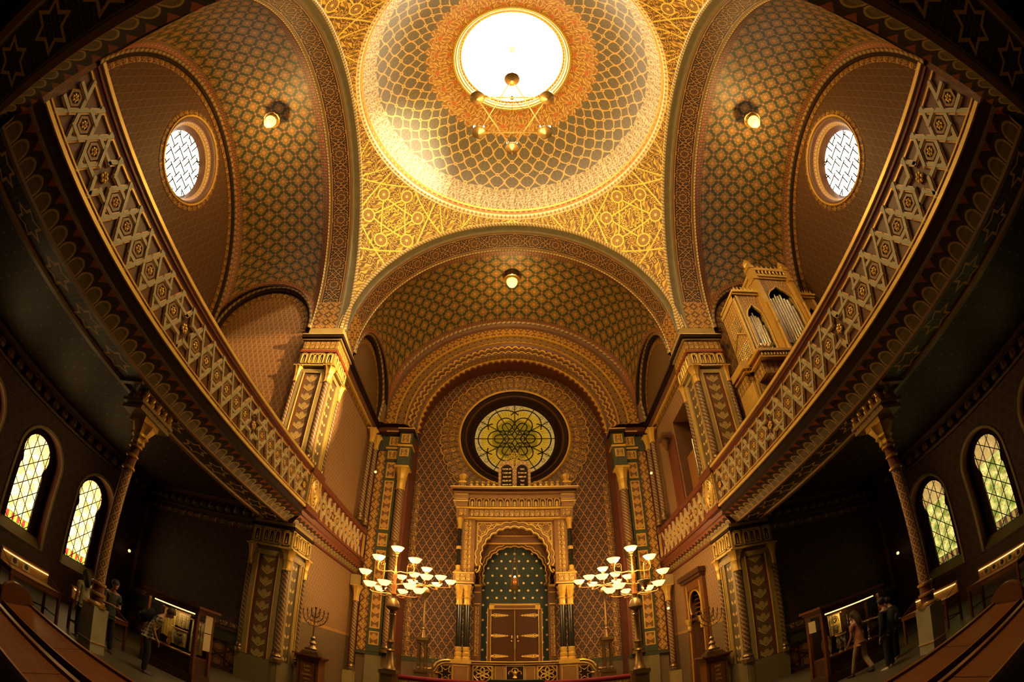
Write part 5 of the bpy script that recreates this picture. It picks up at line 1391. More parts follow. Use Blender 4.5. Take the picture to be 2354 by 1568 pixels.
# ------------------------------------------------------------------ candelabra, chandelier, vault lamps
def bowl_meshes():
    g=MB(); g.lathe([(.03,.0),(.10,.015),(.155,.06),(.19,.12),(.225,.165),(.215,.17),(.18,.125),(.14,.07),(.05,.03)],0,0,20)
    h=MB(); h.lathe([(.0,-.16),(.035,-.15),(.05,-.11),(.03,-.08),(.07,-.05),(.085,-.02),(.05,.0),(.03,.01)],0,0,12)
    return mesh_of('bowl_shade',g,M_bowl,True),mesh_of('bowl_socket',h,M_brassred,True)
BOWL,SOCK=bowl_meshes()
M_dull=plain('unlit_opal_glass',(.75,.55,.30),.4,vary=0)
def add_bowl(parent,x,y,z,dull=False):
    if dull:
        me=BOWL.copy(); me.materials[0]=M_dull
    else: me=BOWL
    b=bpy.data.objects.new('bowl_shade',me); COL.objects.link(b); b.parent=parent; b.matrix_parent_inverse=getw(parent).inverted(); b.location=(x,y,z)
    s=bpy.data.objects.new('bowl_socket',SOCK); COL.objects.link(s); s.parent=b; s.matrix_parent_inverse=getw(b).inverted(); s.location=(x,y,z)
def arm_curve(x,y,z0,tx,ty,tz):
    dx,dy=tx-x,ty-y; return [(x,y,z0),(x+dx*.25,y+dy*.25,z0+.05),(x+dx*.6,y+dy*.6,z0+.02),(x+dx*.9,y+dy*.9,z0+.04),(tx,ty,z0+.12),(tx,ty,tz-.15)]
def scroll(x,y,z,r,dx,dy): return [(x+dx*r*(1-t/9)*cos(t),y+dy*r*(1-t/9)*cos(t),z+r*(1-t/9)*sin(t)) for t in [i*.6 for i in range(14)]]
def candelabrum(x,y,big,label,dull=None,mir=1):
    w=thing('candelabrum',label,'candelabrum',(x,y,0),'bronze candelabra before the ark')
    B=[]
    if big:
        mb=MB(); mb.box(x-.24,x+.24,y-.24,y+.24,0,1.2); mb.box(x-.28,x+.28,y-.28,y+.28,1.2,1.34)
        for sx in (-1,1):
            mb.lathe([(.05,.6),(.05,1.2)],x+sx*.2,y-.22,8)
        obj('plinth',mb,M_bronze,w)
        mb=MB(); mb.lathe([(.20,1.34),(.22,1.36),(.20,1.42),(.16,1.46),(.11,1.9),(.10,1.98),(.15,2.02),(.10,2.08),(.11,2.2),(.10,2.26),(.13,2.32),(.09,2.4),(.085,3.2),(.12,3.26),(.08,3.3),(.10,3.4),(.19,3.46),(.24,3.52),(.22,3.62),(.15,3.76),(.06,3.84),(.05,3.95)],x,y,16); obj('stem',mb,M_bronze,w,True)
        mb=MB(); mb.lathe([(.05,3.9),(.09,3.98),(.06,4.08),(.10,4.25),(.06,4.35),(.045,4.45),(.08,4.6),(.05,4.75),(.03,4.85),(.02,5.45)],x,y,12)
        B=[(0,0,5.46)]+[(.62*s,0,5.10) for s in (-1,1)]+[(1.05*s*cos(.2),-.2*s*0,4.55) for s in (-1,1)]+[(.8*cos(RAD(a))*mir,.8*sin(RAD(a)),4.10) for a in (200,260,320,20,80,140)]
        for bx,by,bz in B[1:3]: mb.tube(arm_curve(x,y,4.72,x+bx,y+by,bz),.02,6); mb.tube(scroll(x+bx*.75,y+by,5.0,.09,1,0),.014,5); mb.tube([(x+bx*.62,y,4.3),(x+bx*.62,y,5.0)],.012,5)
        for bx,by,bz in B[3:5]: mb.tube(arm_curve(x,y,4.30,x+bx,y+by,bz),.02,6); mb.tube(scroll(x+bx*.4,y+by,4.2,.10,1,0),.014,5)
        for bx,by,bz in B[5:]: mb.tube(arm_curve(x,y,3.92,x+bx,y+by,bz),.018,6)
        obj('branches',mb,M_brassred,w,True)
    else:
        mb=MB(); mb.box(x-.25,x+.25,y-.25,y+.25,0,1.3); mb.box(x-.28,x+.28,y-.28,y+.28,1.3,1.42)
        for sx in (-1,1):
            for sy in (-1,1): mb.lathe([(.07,1.42),(.07,1.5),(.045,1.54),(.045,2.5),(.07,2.56)],x+sx*.13,y+sy*.13,8)
        mb.box(x-.2,x+.2,y-.2,y+.2,2.56,2.64); mb.box(x-.25,x+.25,y-.25,y+.25,2.64,2.76); obj('plinth',mb,M_bronze,w)
        mb=MB(); mb.lathe([(.13,2.76),(.09,2.9),(.06,3.1),(.09,3.14),(.05,3.2),(.07,3.35),(.045,3.42),(.06,3.5),(.045,3.55),(.045,4.3),(.06,4.4),(.10,4.52),(.17,4.62),(.18,4.7),(.12,4.82),(.05,4.88),(.05,5.0),(.03,5.1),(.02,5.5)],x,y,14); obj('stem',mb,M_bronze,w,True)
        B=[(0,0,5.52)]+[(.96*cos(RAD(a))*mir,.96*sin(RAD(a)),5.08) for a in (-108,-45,-168,72,135,12)]
        mb=MB()
        for bx,by,bz in B[1:]: mb.tube(arm_curve(x,y,4.90,x+bx,y+by,bz),.018,6)
        obj('branches',mb,M_brassred,w,True)
    for k,(bx,by,bz) in enumerate(B): add_bowl(w,x+bx,y+by,bz,dull==k)
    return w
candelabrum(-3.75,15,True,'larger left candelabrum with eleven lit bowls, standing at the corner of the red velvet rail')
candelabrum(3.9,15,True,'larger right candelabrum with lit bowls and one dim bowl, by the red velvet rail',dull=6,mir=-1)
candelabrum(-3.33,18.3,False,'smaller left candelabrum with seven lit bowls, behind the larger one near the ark')
candelabrum(3.55,18.3,False,'smaller right candelabrum with seven lit bowls, behind the larger one near the ark',mir=-1)
# chandelier: star of six bars with a dish of bulbs at each point
CHZ=18.6
CH=thing('chandelier','star shaped brass chandelier with six dishes of bulbs hanging under the dome','chandelier',(0,YC,CHZ))
R=1.48
PT6=[(R*cos(RAD(90+60*k)),YC-.05+R*sin(RAD(90+60*k))) for k in range(6)]
mb=MB()
for tri in ((0,2,4),(1,3,5)):
    for i in range(3):
        a=PT6[tri[i]]; b=PT6[tri[(i+1)%3]]
        for dz in (-.06,.06): mb.tube([(a[0],a[1],CHZ+dz),(b[0],b[1],CHZ+dz)],.018,6)
        for t in range(1,14):
            q=t/14; mb.tube([(a[0]+(b[0]-a[0])*q,a[1]+(b[1]-a[1])*q,CHZ-.06),(a[0]+(b[0]-a[0])*q,a[1]+(b[1]-a[1])*q,CHZ+.06)],.012,4)
obj('star_frame',mb,M_bronze,CH,True)
mb=MB(); mb.tube([(0,YC,30.0),(0,YC,CHZ+2.2)],.02,6)
for p in PT6: mb.tube([(0,YC,CHZ+2.2),(p[0],p[1],CHZ+.1)],.012,5)
mb.lathe([(.0,CHZ+2.1),(.1,CHZ+2.2),(.03,CHZ+2.4)],0,YC,10)
obj('suspension',mb,M_bronze,CH,True)
dish=mesh_of('dish',MB().lathe([(.0,-.16),(.07,-.15),(.09,-.12),(.17,-.11),(.19,-.07),(.25,-.06),(.27,.0),(.28,.05),(.24,.08),(.1,.1),(.06,.24),(.0,.26)],0,0,24),M_bronze,True)
bulbm=mesh_of('bulb',MB().lathe([(.0,.0),(.03,.01),(.05,.06),(.05,.09),(.03,.13),(.0,.14)],0,0,10),M_bulb,True)
for p in PT6:
    d=bpy.data.objects.new('dish',dish); COL.objects.link(d); d.parent=CH; d.matrix_parent_inverse=getw(CH).inverted(); d.location=(p[0],p[1],CHZ)
    for k in range(4):
        a=pi/2*k+pi/4; b=bpy.data.objects.new('bulb',bulbm); COL.objects.link(b); b.parent=d; b.matrix_parent_inverse=getw(d).inverted(); b.location=(p[0]+.24*cos(a),p[1]+.24*sin(a),CHZ+.14)
# lamps under the arm vaults
def vault_lamp(p,top,label):
    x,y,z=p; w=thing('pendant_lamp',label,'lamp',(x,y,z),'hanging lamps of the three vaults')
    mb=MB(); mb.lathe([(.40,z+.28),(.44,z+.22),(.42,z+.18),(.34,z+.16),(.36,z+.10),(.30,z+.06)],x,y,24,nf=12,flut=.03); mb.lathe([(.02,top),(.02,z+.4),(.2,z+.32),(.40,z+.28)],x,y,16); obj('lamp_cap',mb,M_brass,w,True)
    obj('lamp_shade',MB().lathe([(.30,z+.08),(.28,z-.08),(.20,z-.24),(.08,z-.33),(.0,z-.35)],x,y,20),M_lampamber,w,True)
vault_lamp((-10.9,YC-.15,20.35),21.3,'glowing amber lamp under the vault of the left arm')
vault_lamp((10.9,YC-.15,20.35),21.3,'glowing amber lamp under the vault of the right arm')
vault_lamp((0,17.3,20.75),21.35,'glowing amber lamp under the vault of the far arm, before the ark arch')
# small round bulbs on brackets
for (x,y,z,dx,lab) in ((-6.66,20.5,10.85,-.2,'small white bulb on the upper left colonnette beside the great arch'),(6.66,20.1,10.6,.2,'small white bulb on the upper right colonnette beside the great arch'),(6.62,19.9,3.85,.3,'small white bulb on the lower right colonnette under the gallery front'),(-13.85,13.25,3.05,-.2,'small white bulb in the corner of the left aisle'),(13.85,13.1,2.9,.2,'small white bulb in the corner of the right aisle')):
    w=thing('wall_bulb',lab,'bulb',(x,y,z)); obj('bulb',MB().sphere((x,y,z),.062,12,8),M_bowl,w,True)
    obj('bracket',MB().tube([(x,y,z-.05),(x+dx*.5,y,z-.1),(x+dx,y,z-.06)],.015,5),M_bronze,w)
# ------------------------------------------------------------------ organ on the right gallery
ORG=thing('organ','gilded pipe organ case with three towers of silver pipes on the right gallery','organ',(11,12.8,6.42))
pipe_cache={}
def pipe(parent,x,y,z0,zm,z1,r,mat=None,name='organ_pipe'):
    mb=MB(); mb.lathe([(.02,z0),(r*.95,zm-.05),(r,zm),(r,z1),(r*.7,z1+.005)],x,y,12)
    o=obj(name,mb,mat or M_silver,parent,True)
    m2=MB(); m2.box(x-r*1.15,x+r*1.15,y-r*1.2,y+r*.4,zm-.05,zm+.05); obj('pipe_mouth',m2,M_silver,o)
    return o
YF=12.0
def tower(x0,x1,yf,z0,z1,n,rp,zpt,center):
    # frame with an ogee arched opening, cresting and pipes
    nm='centre_tower' if center else 'side_tower'
    mb=MB(); mb.cur=0; xc=(x0+x1)/2; hw=(x1-x0)/2
    mb.box(x0,x0+.12,yf,13.38,z0,z1); mb.box(x1-.12,x1,yf,13.38,z0,z1)
    mb.cur=1
    ow=hw-.2; zs=zpt-.25
    arch=[(-ow,z0+.25),(-ow,zs-.5),(-ow*.92,zs-.15),(-ow*.62,zs+.12),(-ow*.3,zs+.25),(0,zs+.42),(ow*.3,zs+.25),(ow*.62,zs+.12),(ow*.92,zs-.15),(ow,zs-.5),(ow,z0+.25)]
    rect=[(-hw+.1,z0+.25),(-hw+.1,zs-.5),(-hw+.1,zs),(-hw+.1,z1),(-hw*.4,z1),(0,z1),(hw*.4,z1),(hw-.1,z1),(hw-.1,zs),(hw-.1,zs-.5),(hw-.1,z0+.25)]
    fn=lambda a,b,d:(xc+a,d,b)
    mb.strip(rect,arch,fn,yf+.02,yf+.10)
    mb.cur=2; mb.tube([fn(a,b,yf) for a,b in arch],.035,5); mb.box(x0-.04,x1+.04,yf-.06,yf+.1,z0,z0+.22)
    mb.cur=3; mb.box(x0+.1,x1-.1,yf+.5,yf+.55,z0,z1)
    mb.cur=0; mb.box(x0-.05,x1+.05,yf-.05,13.38,z1,z1+.10); mb.box(x0-.10,x1+.10,yf-.12,13.38,z1+.10,z1+.2)
    if center:
        mb.cur=0; mb.box(x0,x1,yf-.02,13.38,z1+.2,z1+.45); mb.cur=2
        k=9
        for i in range(k):
            x=x0+(i+.5)*(x1-x0)/k; mb.lathe([(.0,z1+.22),(.05,z1+.26),(.03,z1+.34),(.05,z1+.44)],x,yf-.08,6)
        mb.cur=0; mb.box(x0-.08,x1+.08,yf-.14,13.38,z1+.45,z1+.6)
    t=obj(nm,mb,[M_goldb,M_organfil,M_goldb,M_dark],ORG)
    zt=z1+(.6 if center else .2)
    mb=MB(); k=7
    for i in range(k):
        x=x0+(i+.5)*(x1-x0)/k; w=(x1-x0)/k*.46
        mb.prism([(x-w,zt),(x+w,zt),(x+w*.7,zt+.10),(x+w*.3,zt+.12),(x,zt+.24),(x-w*.3,zt+.12),(x-w*.7,zt+.10)],lambda a,b,d:(a,d,b),yf-.06,yf-.01)
    obj('cresting',mb,M_goldb,t)
    for i in range(n):
        x=xc-ow+.08+(2*ow-.16)*i/(n-1); q=abs(2*i/(n-1)-1)
        pipe(ORG,x,yf+.22,z0+.22,z0+.62-.10*(1-q)*(1),zpt-.12-q*q*.55-(.0 if i%2 else .12),rp)
tower(9.02,10.28,YF,11.35,14.45,7,.062,13.75,False)
tower(12.32,13.38,YF,11.35,14.45,7,.062,13.75,False)
tower(10.40,12.20,YF-.15,11.35,15.35,9,.072,14.75,True)
for x in (10.34,12.26):
    mb=MB(); mb.box(x-.13,x+.13,YF-.28,YF+.1,11.2,16.0); mb.box(x-.16,x+.16,YF-.32,YF+.1,15.2,15.35); mb.box(x-.16,x+.16,YF-.32,YF+.1,15.9,16.1)
    mb.lathe([(.09,11.3),(.07,11.5),(.06,12.6),(.09,12.7),(.06,12.8),(.06,13.6),(.10,13.8)],x,YF-.34,10)
    mb.lathe([(.15,16.1),(.2,16.2),(.17,16.35),(.10,16.5),(.0,16.68)],x,YF-.1,12,nf=6,flut=.08)
    obj('pinnacle',mb,M_gold,ORG)
# side face with lattice openings
mb=MB(); mb.cur=0; mb.box(8.98,9.04,YF+.0,13.38,11.2,14.5); mb.cur=1
for (y0,y1) in ((YF+.0,YF+.12),(13.4,13.38)): mb.box(8.95,9.0,y0,y1,11.2,14.5)
mb.box(8.95,9.0,YF,13.5,14.3,14.5); mb.box(8.95,9.0,YF,13.5,11.2,11.4); mb.tube([(8.95,YF+.2,12.5),(8.95,12.75,13.0),(8.95,13.35,12.55)],.03,4)
mb.cur=2; mb.box(8.965,8.985,YF+.3,13.2,11.6,12.3); mb.box(8.965,8.985,YF+.35,13.1,12.9,13.6)
mb.cur=1
for i in range(9): mb.tube([(8.955,YF+.3+.1*i,11.6),(8.955,YF+.3+.1*i,12.3)],.012,4); mb.tube([(8.955,YF+.35+.09*i,12.9),(8.955,YF+.35+.09*i,13.6)],.012,4)
for i in range(7): mb.tube([(8.955,YF+.3,11.62+.11*i),(8.955,13.2,11.62+.11*i)],.012,4); mb.tube([(8.955,YF+.35,12.92+.11*i),(8.955,13.1,12.92+.11*i)],.012,4)
obj('side_panel',mb,[M_organfil,M_goldb,M_dark],ORG)
# ledge with red dentils
mb=MB()
for (x0,x1,y0) in ((8.75,13.7,11.55),(8.45,9.1,12.45)):
    mb.cur=0; mb.box(x0-.1,x1,y0-.1,13.38,11.08 if y0<12 else 10.98,11.2 if y0<12 else 11.30); mb.cur=1; mb.box(x0,x1,y0,13.38,10.88,11.08); mb.cur=0; mb.box(x0-.04,x1,y0-.04,13.38,10.84,10.90)
    mb.cur=2
    k=int((x1-x0)/.14)
    for i in range(k): mb.box(x0+.04+.14*i,x0+.11+.14*i,y0-.06,y0,10.92,11.02)
    mb.cur=0
    for i in range(4): mb.lathe([(.05,11.3),(.07,11.36),(.0,11.5)],x0+.1+.16*i,y0-.02,6)
mb.cur=3; mb.box(8.85,13.7,11.75,13.38,10.3,10.84); mb.box(8.5,9.0,12.55,13.38,10.3,10.84)
obj('ledge',mb,[M_gold,M_red,M_goldb,M_filigree],ORG)
mb=MB(); mb.cur=0; mb.box(8.5,13.7,12.3,13.38,6.43,10.3); mb.cur=1; mb.box(8.85,9.35,12.28,12.3,8.2,10.1); mb.cur=2; mb.box(8.5,8.6,12.26,12.3,6.43,10.3); mb.box(8.68,8.74,12.26,12.3,6.43,10.3); mb.box(9.5,9.6,12.26,12.3,6.43,10.3)
mb.cur=3; mb.prism([(8.95,8.3),(9.25,8.3),(9.25,9.6),(9.18,9.8),(9.10,9.88),(9.02,9.8),(8.95,9.6)],lambda a,b,d:(a,d,b),12.26,12.28)
mb.cur=1; mb.box(10.0,13.5,12.28,12.3,8.2,10.1)
obj('lower_case',mb,[M_gold,M_organfil,M_goldb,M_red],ORG)
# pipe chamber in the far arm
PC=thing('pipe_chest','orange wooden organ chest with three tall grey pipes inside the right wall opening','pipe chest',(7.7,16.4,7.2))
mb=MB(); mb.box(7.45,7.55,16.3,17.25,7.25,9.95); mb.box(7.2,7.55,15.6,17.25,7.21,7.25); obj('chest_board',mb,M_woodorange,PC)
for i,y in enumerate((15.68,15.92,16.14)): pipe(PC,7.36,y,7.3,8.6,10.35-.05*i,.05)
DP=struct('trim_wall_panel',MB().box(7.11,7.06,17.4,18.4,7.85,11.2),M_brownred,'oxblood papered strip on the upper right side wall beside the pipe opening','panel')
mb=MB(); mb.box(7.05,6.6,17.5,18.25,11.25,11.4); mb.lathe([(.05,10.7),(.10,10.85),(.17,11.05),(.21,11.25)],6.83,17.9,12)
tag(obj('corbel',mb,M_brown),'carved corbel at the top corner of the right pipe opening','corbel')
# doorway with a horseshoe arch on the right side wall
DW=thing('door_1','doorway with a horseshoe arch and hood in the right side wall, behind the right menorah','doorway',(7.1,17.7,0)); DW['kind']='structure'
mb=MB(); X=7.10
mb.cur=0; mb.box(X,6.98,16.65,17.02,0,4.75); mb.box(X,6.98,18.33,18.75,0,4.75); mb.box(X,6.98,17.02,18.33,4.25,4.75)
mb.cur=1; mb.box(X,6.8,16.5,18.95,4.75,4.95); mb.box(X,6.88,16.6,18.85,4.62,4.75)
mb.cur=2; mb.box(X,6.95,16.92,16.97,0,4.5); mb.box(X,6.95,18.4,18.45,0,4.5)
arch=[(17.68+.62*cos(t),3.58+.62*sin(t)) for t in [RAD(-35+250*i/20) for i in range(21)]]
out=[(18.33,2.9)]+[(18.33,3.2+1.05*i/6) for i in range(1,7)]+[(18.33-1.31*i/7,4.25) for i in range(1,7)]+[(17.02,4.25-1.05*i/6) for i in range(0,7)]+[(17.02,2.9)]
out=out[:21] if len(out)>=21 else out+[out[-1]]*(21-len(out))
mb.cur=0; mb.strip(out,arch,lambda a,b,d:(d,a,b),7.02,7.10)
mb.cur=2; mb.tube([(7.0,a,b) for a,b in arch],.03,5)
for y in (17.0,18.4): mb.lathe([(.08,2.55),(.10,2.65),(.08,2.75),(.14,2.95),(.16,3.05)],6.95,y,12)
mb.cur=1; mb.box(7.08,7.02,17.02,18.33,2.96,3.06)
obj('door_frame',mb,[M_wood,M_wooddark,M_gold],DW)
mb=MB(); mb.box(7.55,7.6,17.05,18.3,0,4.1); obj('door_leaf',mb,M_wooddark,DW)
mb=MB()
for i in range(6): mb.box(7.2,7.5,17.05,18.3,3.1+.18*i,3.13+.18*i)
obj('door_lintel_steps',mb,M_wood,DW)
# ------------------------------------------------------------------ menorahs, pews, show tables, cases, rail
def menorah(x,y,z,label):
    w=thing('menorah',label,'menorah',(x,y,z))
    mb=MB(); 
    for h,a,b in ((.0,.33,.06),(.06,.28,.06),(.14,.2,.08)): mb.box(x-a,x+a,y-a*.7,y+a*.7,z+h,z+h+b)
    mb.lathe([(.16,z+.22),(.12,z+.28),(.07,z+.34),(.12,z+.42),(.06,z+.5),(.08,z+.6),(.04,z+.66)],x,y,12)
    obj('base',mb,M_bronze,w)
    mb=MB(); mb.lathe([(.03,z+.64),(.025,z+1.0),(.045,z+1.02),(.025,z+1.06),(.02,z+1.62),(.045,z+1.66),(.05,z+1.7)],x,y,10); obj('stem',mb,M_bronze,w,True)
    for k,r in enumerate((.15,.30,.45)):
        for s in (-1,1):
            mb=MB(); zc=z+1.48-.0*k
            mb.tube([(x+s*r*sin(t),y,zc-.02-r*.95*cos(t)*1.0) for t in [pi/2*i/8 for i in range(9)]]+[(x+s*r,y,zc+.06)],.016,6)
            for t in (.5,1.0): mb.sphere((x+s*r*sin(t),y,zc-r*.95*cos(t)),.03,8,6)
            for t in (.35,.75,1.2): mb.tube([(x+s*r*sin(t),y,zc-r*.95*cos(t)),(x+s*(r*sin(t)-.05),y,zc-r*.95*cos(t)+.06),(x+s*(r*sin(t)-.02),y,zc-r*.95*cos(t)+.11)],.010,4)
            mb.lathe([(.02,zc+.05),(.045,zc+.08),(.02,zc+.11),(.03,zc+.18-.03*k)],x+s*r,y,8)
            obj('branch',mb,M_bronze,w,True)
    return w
def pedestal(x,y,label,text):
    w=thing('pedestal',label,'pedestal',(x,y,0))
    mb=MB(); mb.box(x-.44,x+.44,y-.34,y+.34,0,.14); mb.box(x-.38,x+.38,y-.28,y+.28,.14,1.24)
    for a,b,c in ((.40,1.24,1.28),(.46,1.28,1.34),(.53,1.34,1.40)): mb.box(x-a,x+a,y-a*.75,y+a*.75,b,c)
    obj('body',mb,M_wood,w)
    mb=MB(); mb.cur=0; mb.box(x-.30,x+.30,y-.29,y-.28,.2,1.16); mb.cur=1; mb.box(x-.24,x+.24,y-.295,y-.29,.26,1.10)
    pn=obj('inscribed_panel',mb,[M_wooddark,M_wood],w)
    for k,s in enumerate(text):
        f=bpy.data.curves.new('line_of_writing','FONT'); f.body=s[::-1]; f.align_x='CENTER'; f.align_y='CENTER'; f.size=.11; f.extrude=.004; f.offset=.002
        f.materials.append(M_gold); o=text_mesh('lettering',f,w); o.location=(x,y-.30,.98-.15*k); o.rotation_euler=(pi/2,0,0)
    return w
pedestal(-6.27,14.75,'carved wooden pedestal under the left menorah, with lines of gold writing',['למען','שמך','באהבה','הושע','לנו','זכרנו'])
menorah(-6.27,14.75,1.405,'left bronze menorah of seven curling branches, standing on a wooden pedestal')
pedestal(6.30,14.75,'carved wooden pedestal under the right menorah, darker, with faint writing',['למען','לנו','שמך','זכרנו'])
menorah(6.30,14.75,1.405,'right bronze menorah of seven curling branches, standing before the horseshoe doorway')
# rail with velvet, reading desk
RL=thing('velvet_rail','low gilded parapet with a crimson velvet top before the ark','rail',(.08,15,0))
mb=MB(); mb.cur=0; mb.box(-3.44,3.58,14.92,15.08,0,1.06); mb.cur=1; mb.box(-3.4,3.55,14.90,14.92,.3,1.02); obj('panel',mb,[M_mauve,M_filigree],RL)
mb=MB(); mb.tube([(-3.44,15,1.14),(-1.7,15,1.13),(1.9,15,1.13),(3.58,15,1.14)],.095,10); obj('velvet_top',mb,M_velvet,RL,True)
RD=thing('reading_desk','dark felt topped reading desk at the middle of the velvet rail','reading desk',(.1,14.45,0))
mb=MB(); mb.box(-.62,.84,14.2,14.8,0,1.12); obj('body',mb,M_wood,RD)
mb=MB(); mb.box(-.70,.92,14.12,14.86,1.12,1.25); mb.box(-.66,.88,14.16,14.84,1.25,1.28); obj('felt_top',mb,M_darkcloth,RD)
for sx,lab in ((-1,'left'),(1,'right')):
    n=tag(obj('newel_post',MB().lathe([(.06,0),(.06,1.1),(.03,1.2),(.05,1.3),(.03,1.4),(.05,1.55),(.03,1.65),(.045,1.72),(.02,1.85),(.0,1.9)],XA+sx*3.3,19.9,10),M_bronze,None,True),'thin turned %s post in front of the ark podium wing'%lab,'post')
# pews
def pew(x,y,rot,L,end,label):
    # local: X along the bench, +Y away from the camera; end panel at +X*end side
    w=thing('pew',label,'pew',(x,y,0),'oak pews either side of the middle aisle'); w.rotation_euler=(0,0,rot)
    def o(name,mb,m,par=None):
        ob=obj(name,mb,m); ob.parent=par or w; return ob
    mb=MB(); mb.box(0,L,.0,.05,.12,.93); o('back_panel',mb,M_wooddark)
    mb=MB(); n=3
    for i in range(n):
        a=L*i/n+.004; b=L*(i+1)/n-.004
        mb.poly([(a,-.30,.885),(b,-.30,.885),(b,.02,.975),(a,.02,.975)],[(a,0),(b,0),(b,.33),(a,.33)]); mb.poly([(a,-.30,.86),(b,-.30,.86),(b,-.30,.885),(a,-.30,.885)]); mb.poly([(a,-.30,.86),(b,-.30,.86),(b,.02,.95),(a,.02,.95)])
        mb.poly([(b,-.30,.86),(b,.02,.95),(b,.02,.975),(b,-.30,.885)])
    mb.box(0,L,.02,.075,.93,1.0); mb.box(0,L,-.315,-.29,.862,.905)
    o('book_rest',mb,M_wood)
    for xe in (end*L,):
        mb=MB(); P=[(-.34,0),(-.34,.93)]+[(-.13-.21*cos(pi*i/12),.95+.19*sin(pi*i/12)) for i in range(13)]+[(.08,.93),(.08,0)]
        mb.prism(P,lambda a,b,d:(d,a,b),xe-.035,xe+.035); o('end_panel',mb,M_wood)
    mb=MB(); mb.box((1-end)*L-.03,(1-end)*L+.03,-.36,.08,0,.95); o('end_panel',mb,M_wood)
    mb=MB(); mb.box(0,L,.06,.27,.42,.46); mb.box(0,L,.05,.08,.3,.46); o('seat',mb,M_wooddark)
    return w
pew(-4.25,2.70,-RAD(5.3),3.3,0,'left oak pew, farther of the two, with its rounded end panel in view')
pew(-4.95,2.04,-RAD(6.2),4.0,0,'left oak pew, nearer of the two, its outer end cut by the picture edge')
pew(4.35-3.3*cos(RAD(4.6)),2.76-3.3*sin(RAD(4.6)),RAD(4.6),3.3,1,'right oak pew, farther of the two, with its rounded end panel in view')
pew(4.95-4.0*cos(RAD(5.5)),2.08-4.0*sin(RAD(5.5)),RAD(5.5),4.0,1,'right oak pew, nearer of the two, its outer end cut by the picture edge')
# table showcases
M_ledstrip=emit_mat('lit_strip',(1,.60,.18),4.0)
M_satin=plain('lit_satin',(.34,.19,.06),.6)
def showtable(sg,xf,xb,y0,y1,label,lit=True):
    w=thing('table_showcase',label,'showcase',(sg*(xf+xb)/2,(y0+y1)/2,0),'slanted table showcases along the aisles')
    for (x,y) in ((xf+.04,y0+.05),(xf+.04,y1-.05),(xb-.04,y0+.05),(xb-.04,y1-.05)):
        obj('leg',MB().box(sg*(x-.03),sg*(x+.03),y-.03,y+.03,0,.70),M_woodred,w)
    mb=MB(); mb.box(sg*xf,sg*xb,y0,y1,.66,.76); mb.box(sg*(xb-.04),sg*xb,y0,y1,.76,1.06); mb.tube([(sg*(xf+.04),y0+.05,.22),(sg*(xb-.04),y0+.05,.22),(sg*(xb-.04),y1-.05,.22),(sg*(xf+.04),y1-.05,.22)],.02,4); obj('tray',mb,M_woodred,w)
    mb=MB(); mb.box(sg*(xf+.03),sg*(xb-.04),y0+.03,y1-.03,.765,.775); mb.poly([(sg*(xb-.05),y0+.03,.77),(sg*(xb-.05),y1-.03,.77),(sg*(xb-.05),y1-.03,1.03),(sg*(xb-.05),y0+.03,1.03)]); obj('lining',mb,M_satin,w)
    mb=MB(); mb.poly([(sg*xf,y0,.765),(sg*xf,y1,.765),(sg*xb,y1,1.05),(sg*xb,y0,1.05)]); 
    for y in (y0,y1): mb.poly([(sg*xf,y,.765),(sg*xb,y,1.05),(sg*xb,y,.765)])
    obj('glass_top',mb,M_glass,w)
    mb=MB(); e=.012
    for y in (y0,y1): mb.tube([(sg*xf,y,.765),(sg*xb,y,1.05)],e,4)
    mb.tube([(sg*xb,y0,1.05),(sg*xb,y1,1.05)],e*1.5,4); mb.tube([(sg*xf,y0,.77),(sg*xf,y1,.77)],e,4); obj('glass_edges',mb,M_woodred,w)
    if lit: obj('light_strip',MB().box(sg*(xb-.09),sg*(xb-.06),y0+.06,y1-.06,.985,1.0),M_ledstrip,w)
    return w
def sheet(pos,rot,w_,h_,label,group,ink=True,name='document'):
    if not ink:
        t=tag(obj(name,MB().box(-w_/2,w_/2,-h_/2,h_/2,0,.004),M_paperw),label,'document',group); t.location=pos; t.rotation_euler=rot; return t
    t=thing(name,label,'document',pos,group); t.rotation_euler=rot
    a=obj('paper',MB().box(-w_/2,w_/2,-h_/2,h_/2,0,.004),M_paperw); a.parent=t
    if ink:
        mb=MB(); 
        for r in (.22,.32): mb.tube([(w_*r*cos(q),h_*r*.8*sin(q),.006) for q in [2*pi*i/10 for i in range(10)]],.006,4,closed=True)
        for i in range(6): q=pi/3*i; mb.tube([(0,0,.006),(w_*.3*cos(q),h_*.28*sin(q),.006)],.006,4)
        b=obj('ink_drawing',mb,M_ink); b.parent=t
    return t
showtable(-1,8.8,9.5,5.05,6.55,'left aisle table showcase nearest the camera, holding two printed sheets')
showtable(-1,8.6,9.3,7.15,8.65,'left aisle table showcase behind the iron column, where visitors stand')
showtable(1,9.7,10.4,5.4,7.05,'right aisle table showcase nearest the camera, holding a row of five sheets')
showtable(1,9.4,10.1,7.55,9.2,'right aisle table showcase behind the iron column')
for k,y in enumerate((5.45,5.8)): sheet((-9.40,y,.90),(0,RAD(80),0),.17,.22,('cream sheet with a dark drawing in the near left showcase, nearer the table end','cream sheet with a dark drawing in the near left showcase, towards its middle')[k],'printed sheets in the left showcase')
for k in range(5): sheet((10.30,5.65+.27*k,.89),(0,-RAD(80),0),.16,.19,('cream sheet in the near right showcase, %s'%('fifth of its row from the column','fourth of its row from the column','middle one of its row','second of its row from the column','first of its row from the column')[k]),'printed sheets in the right showcase')
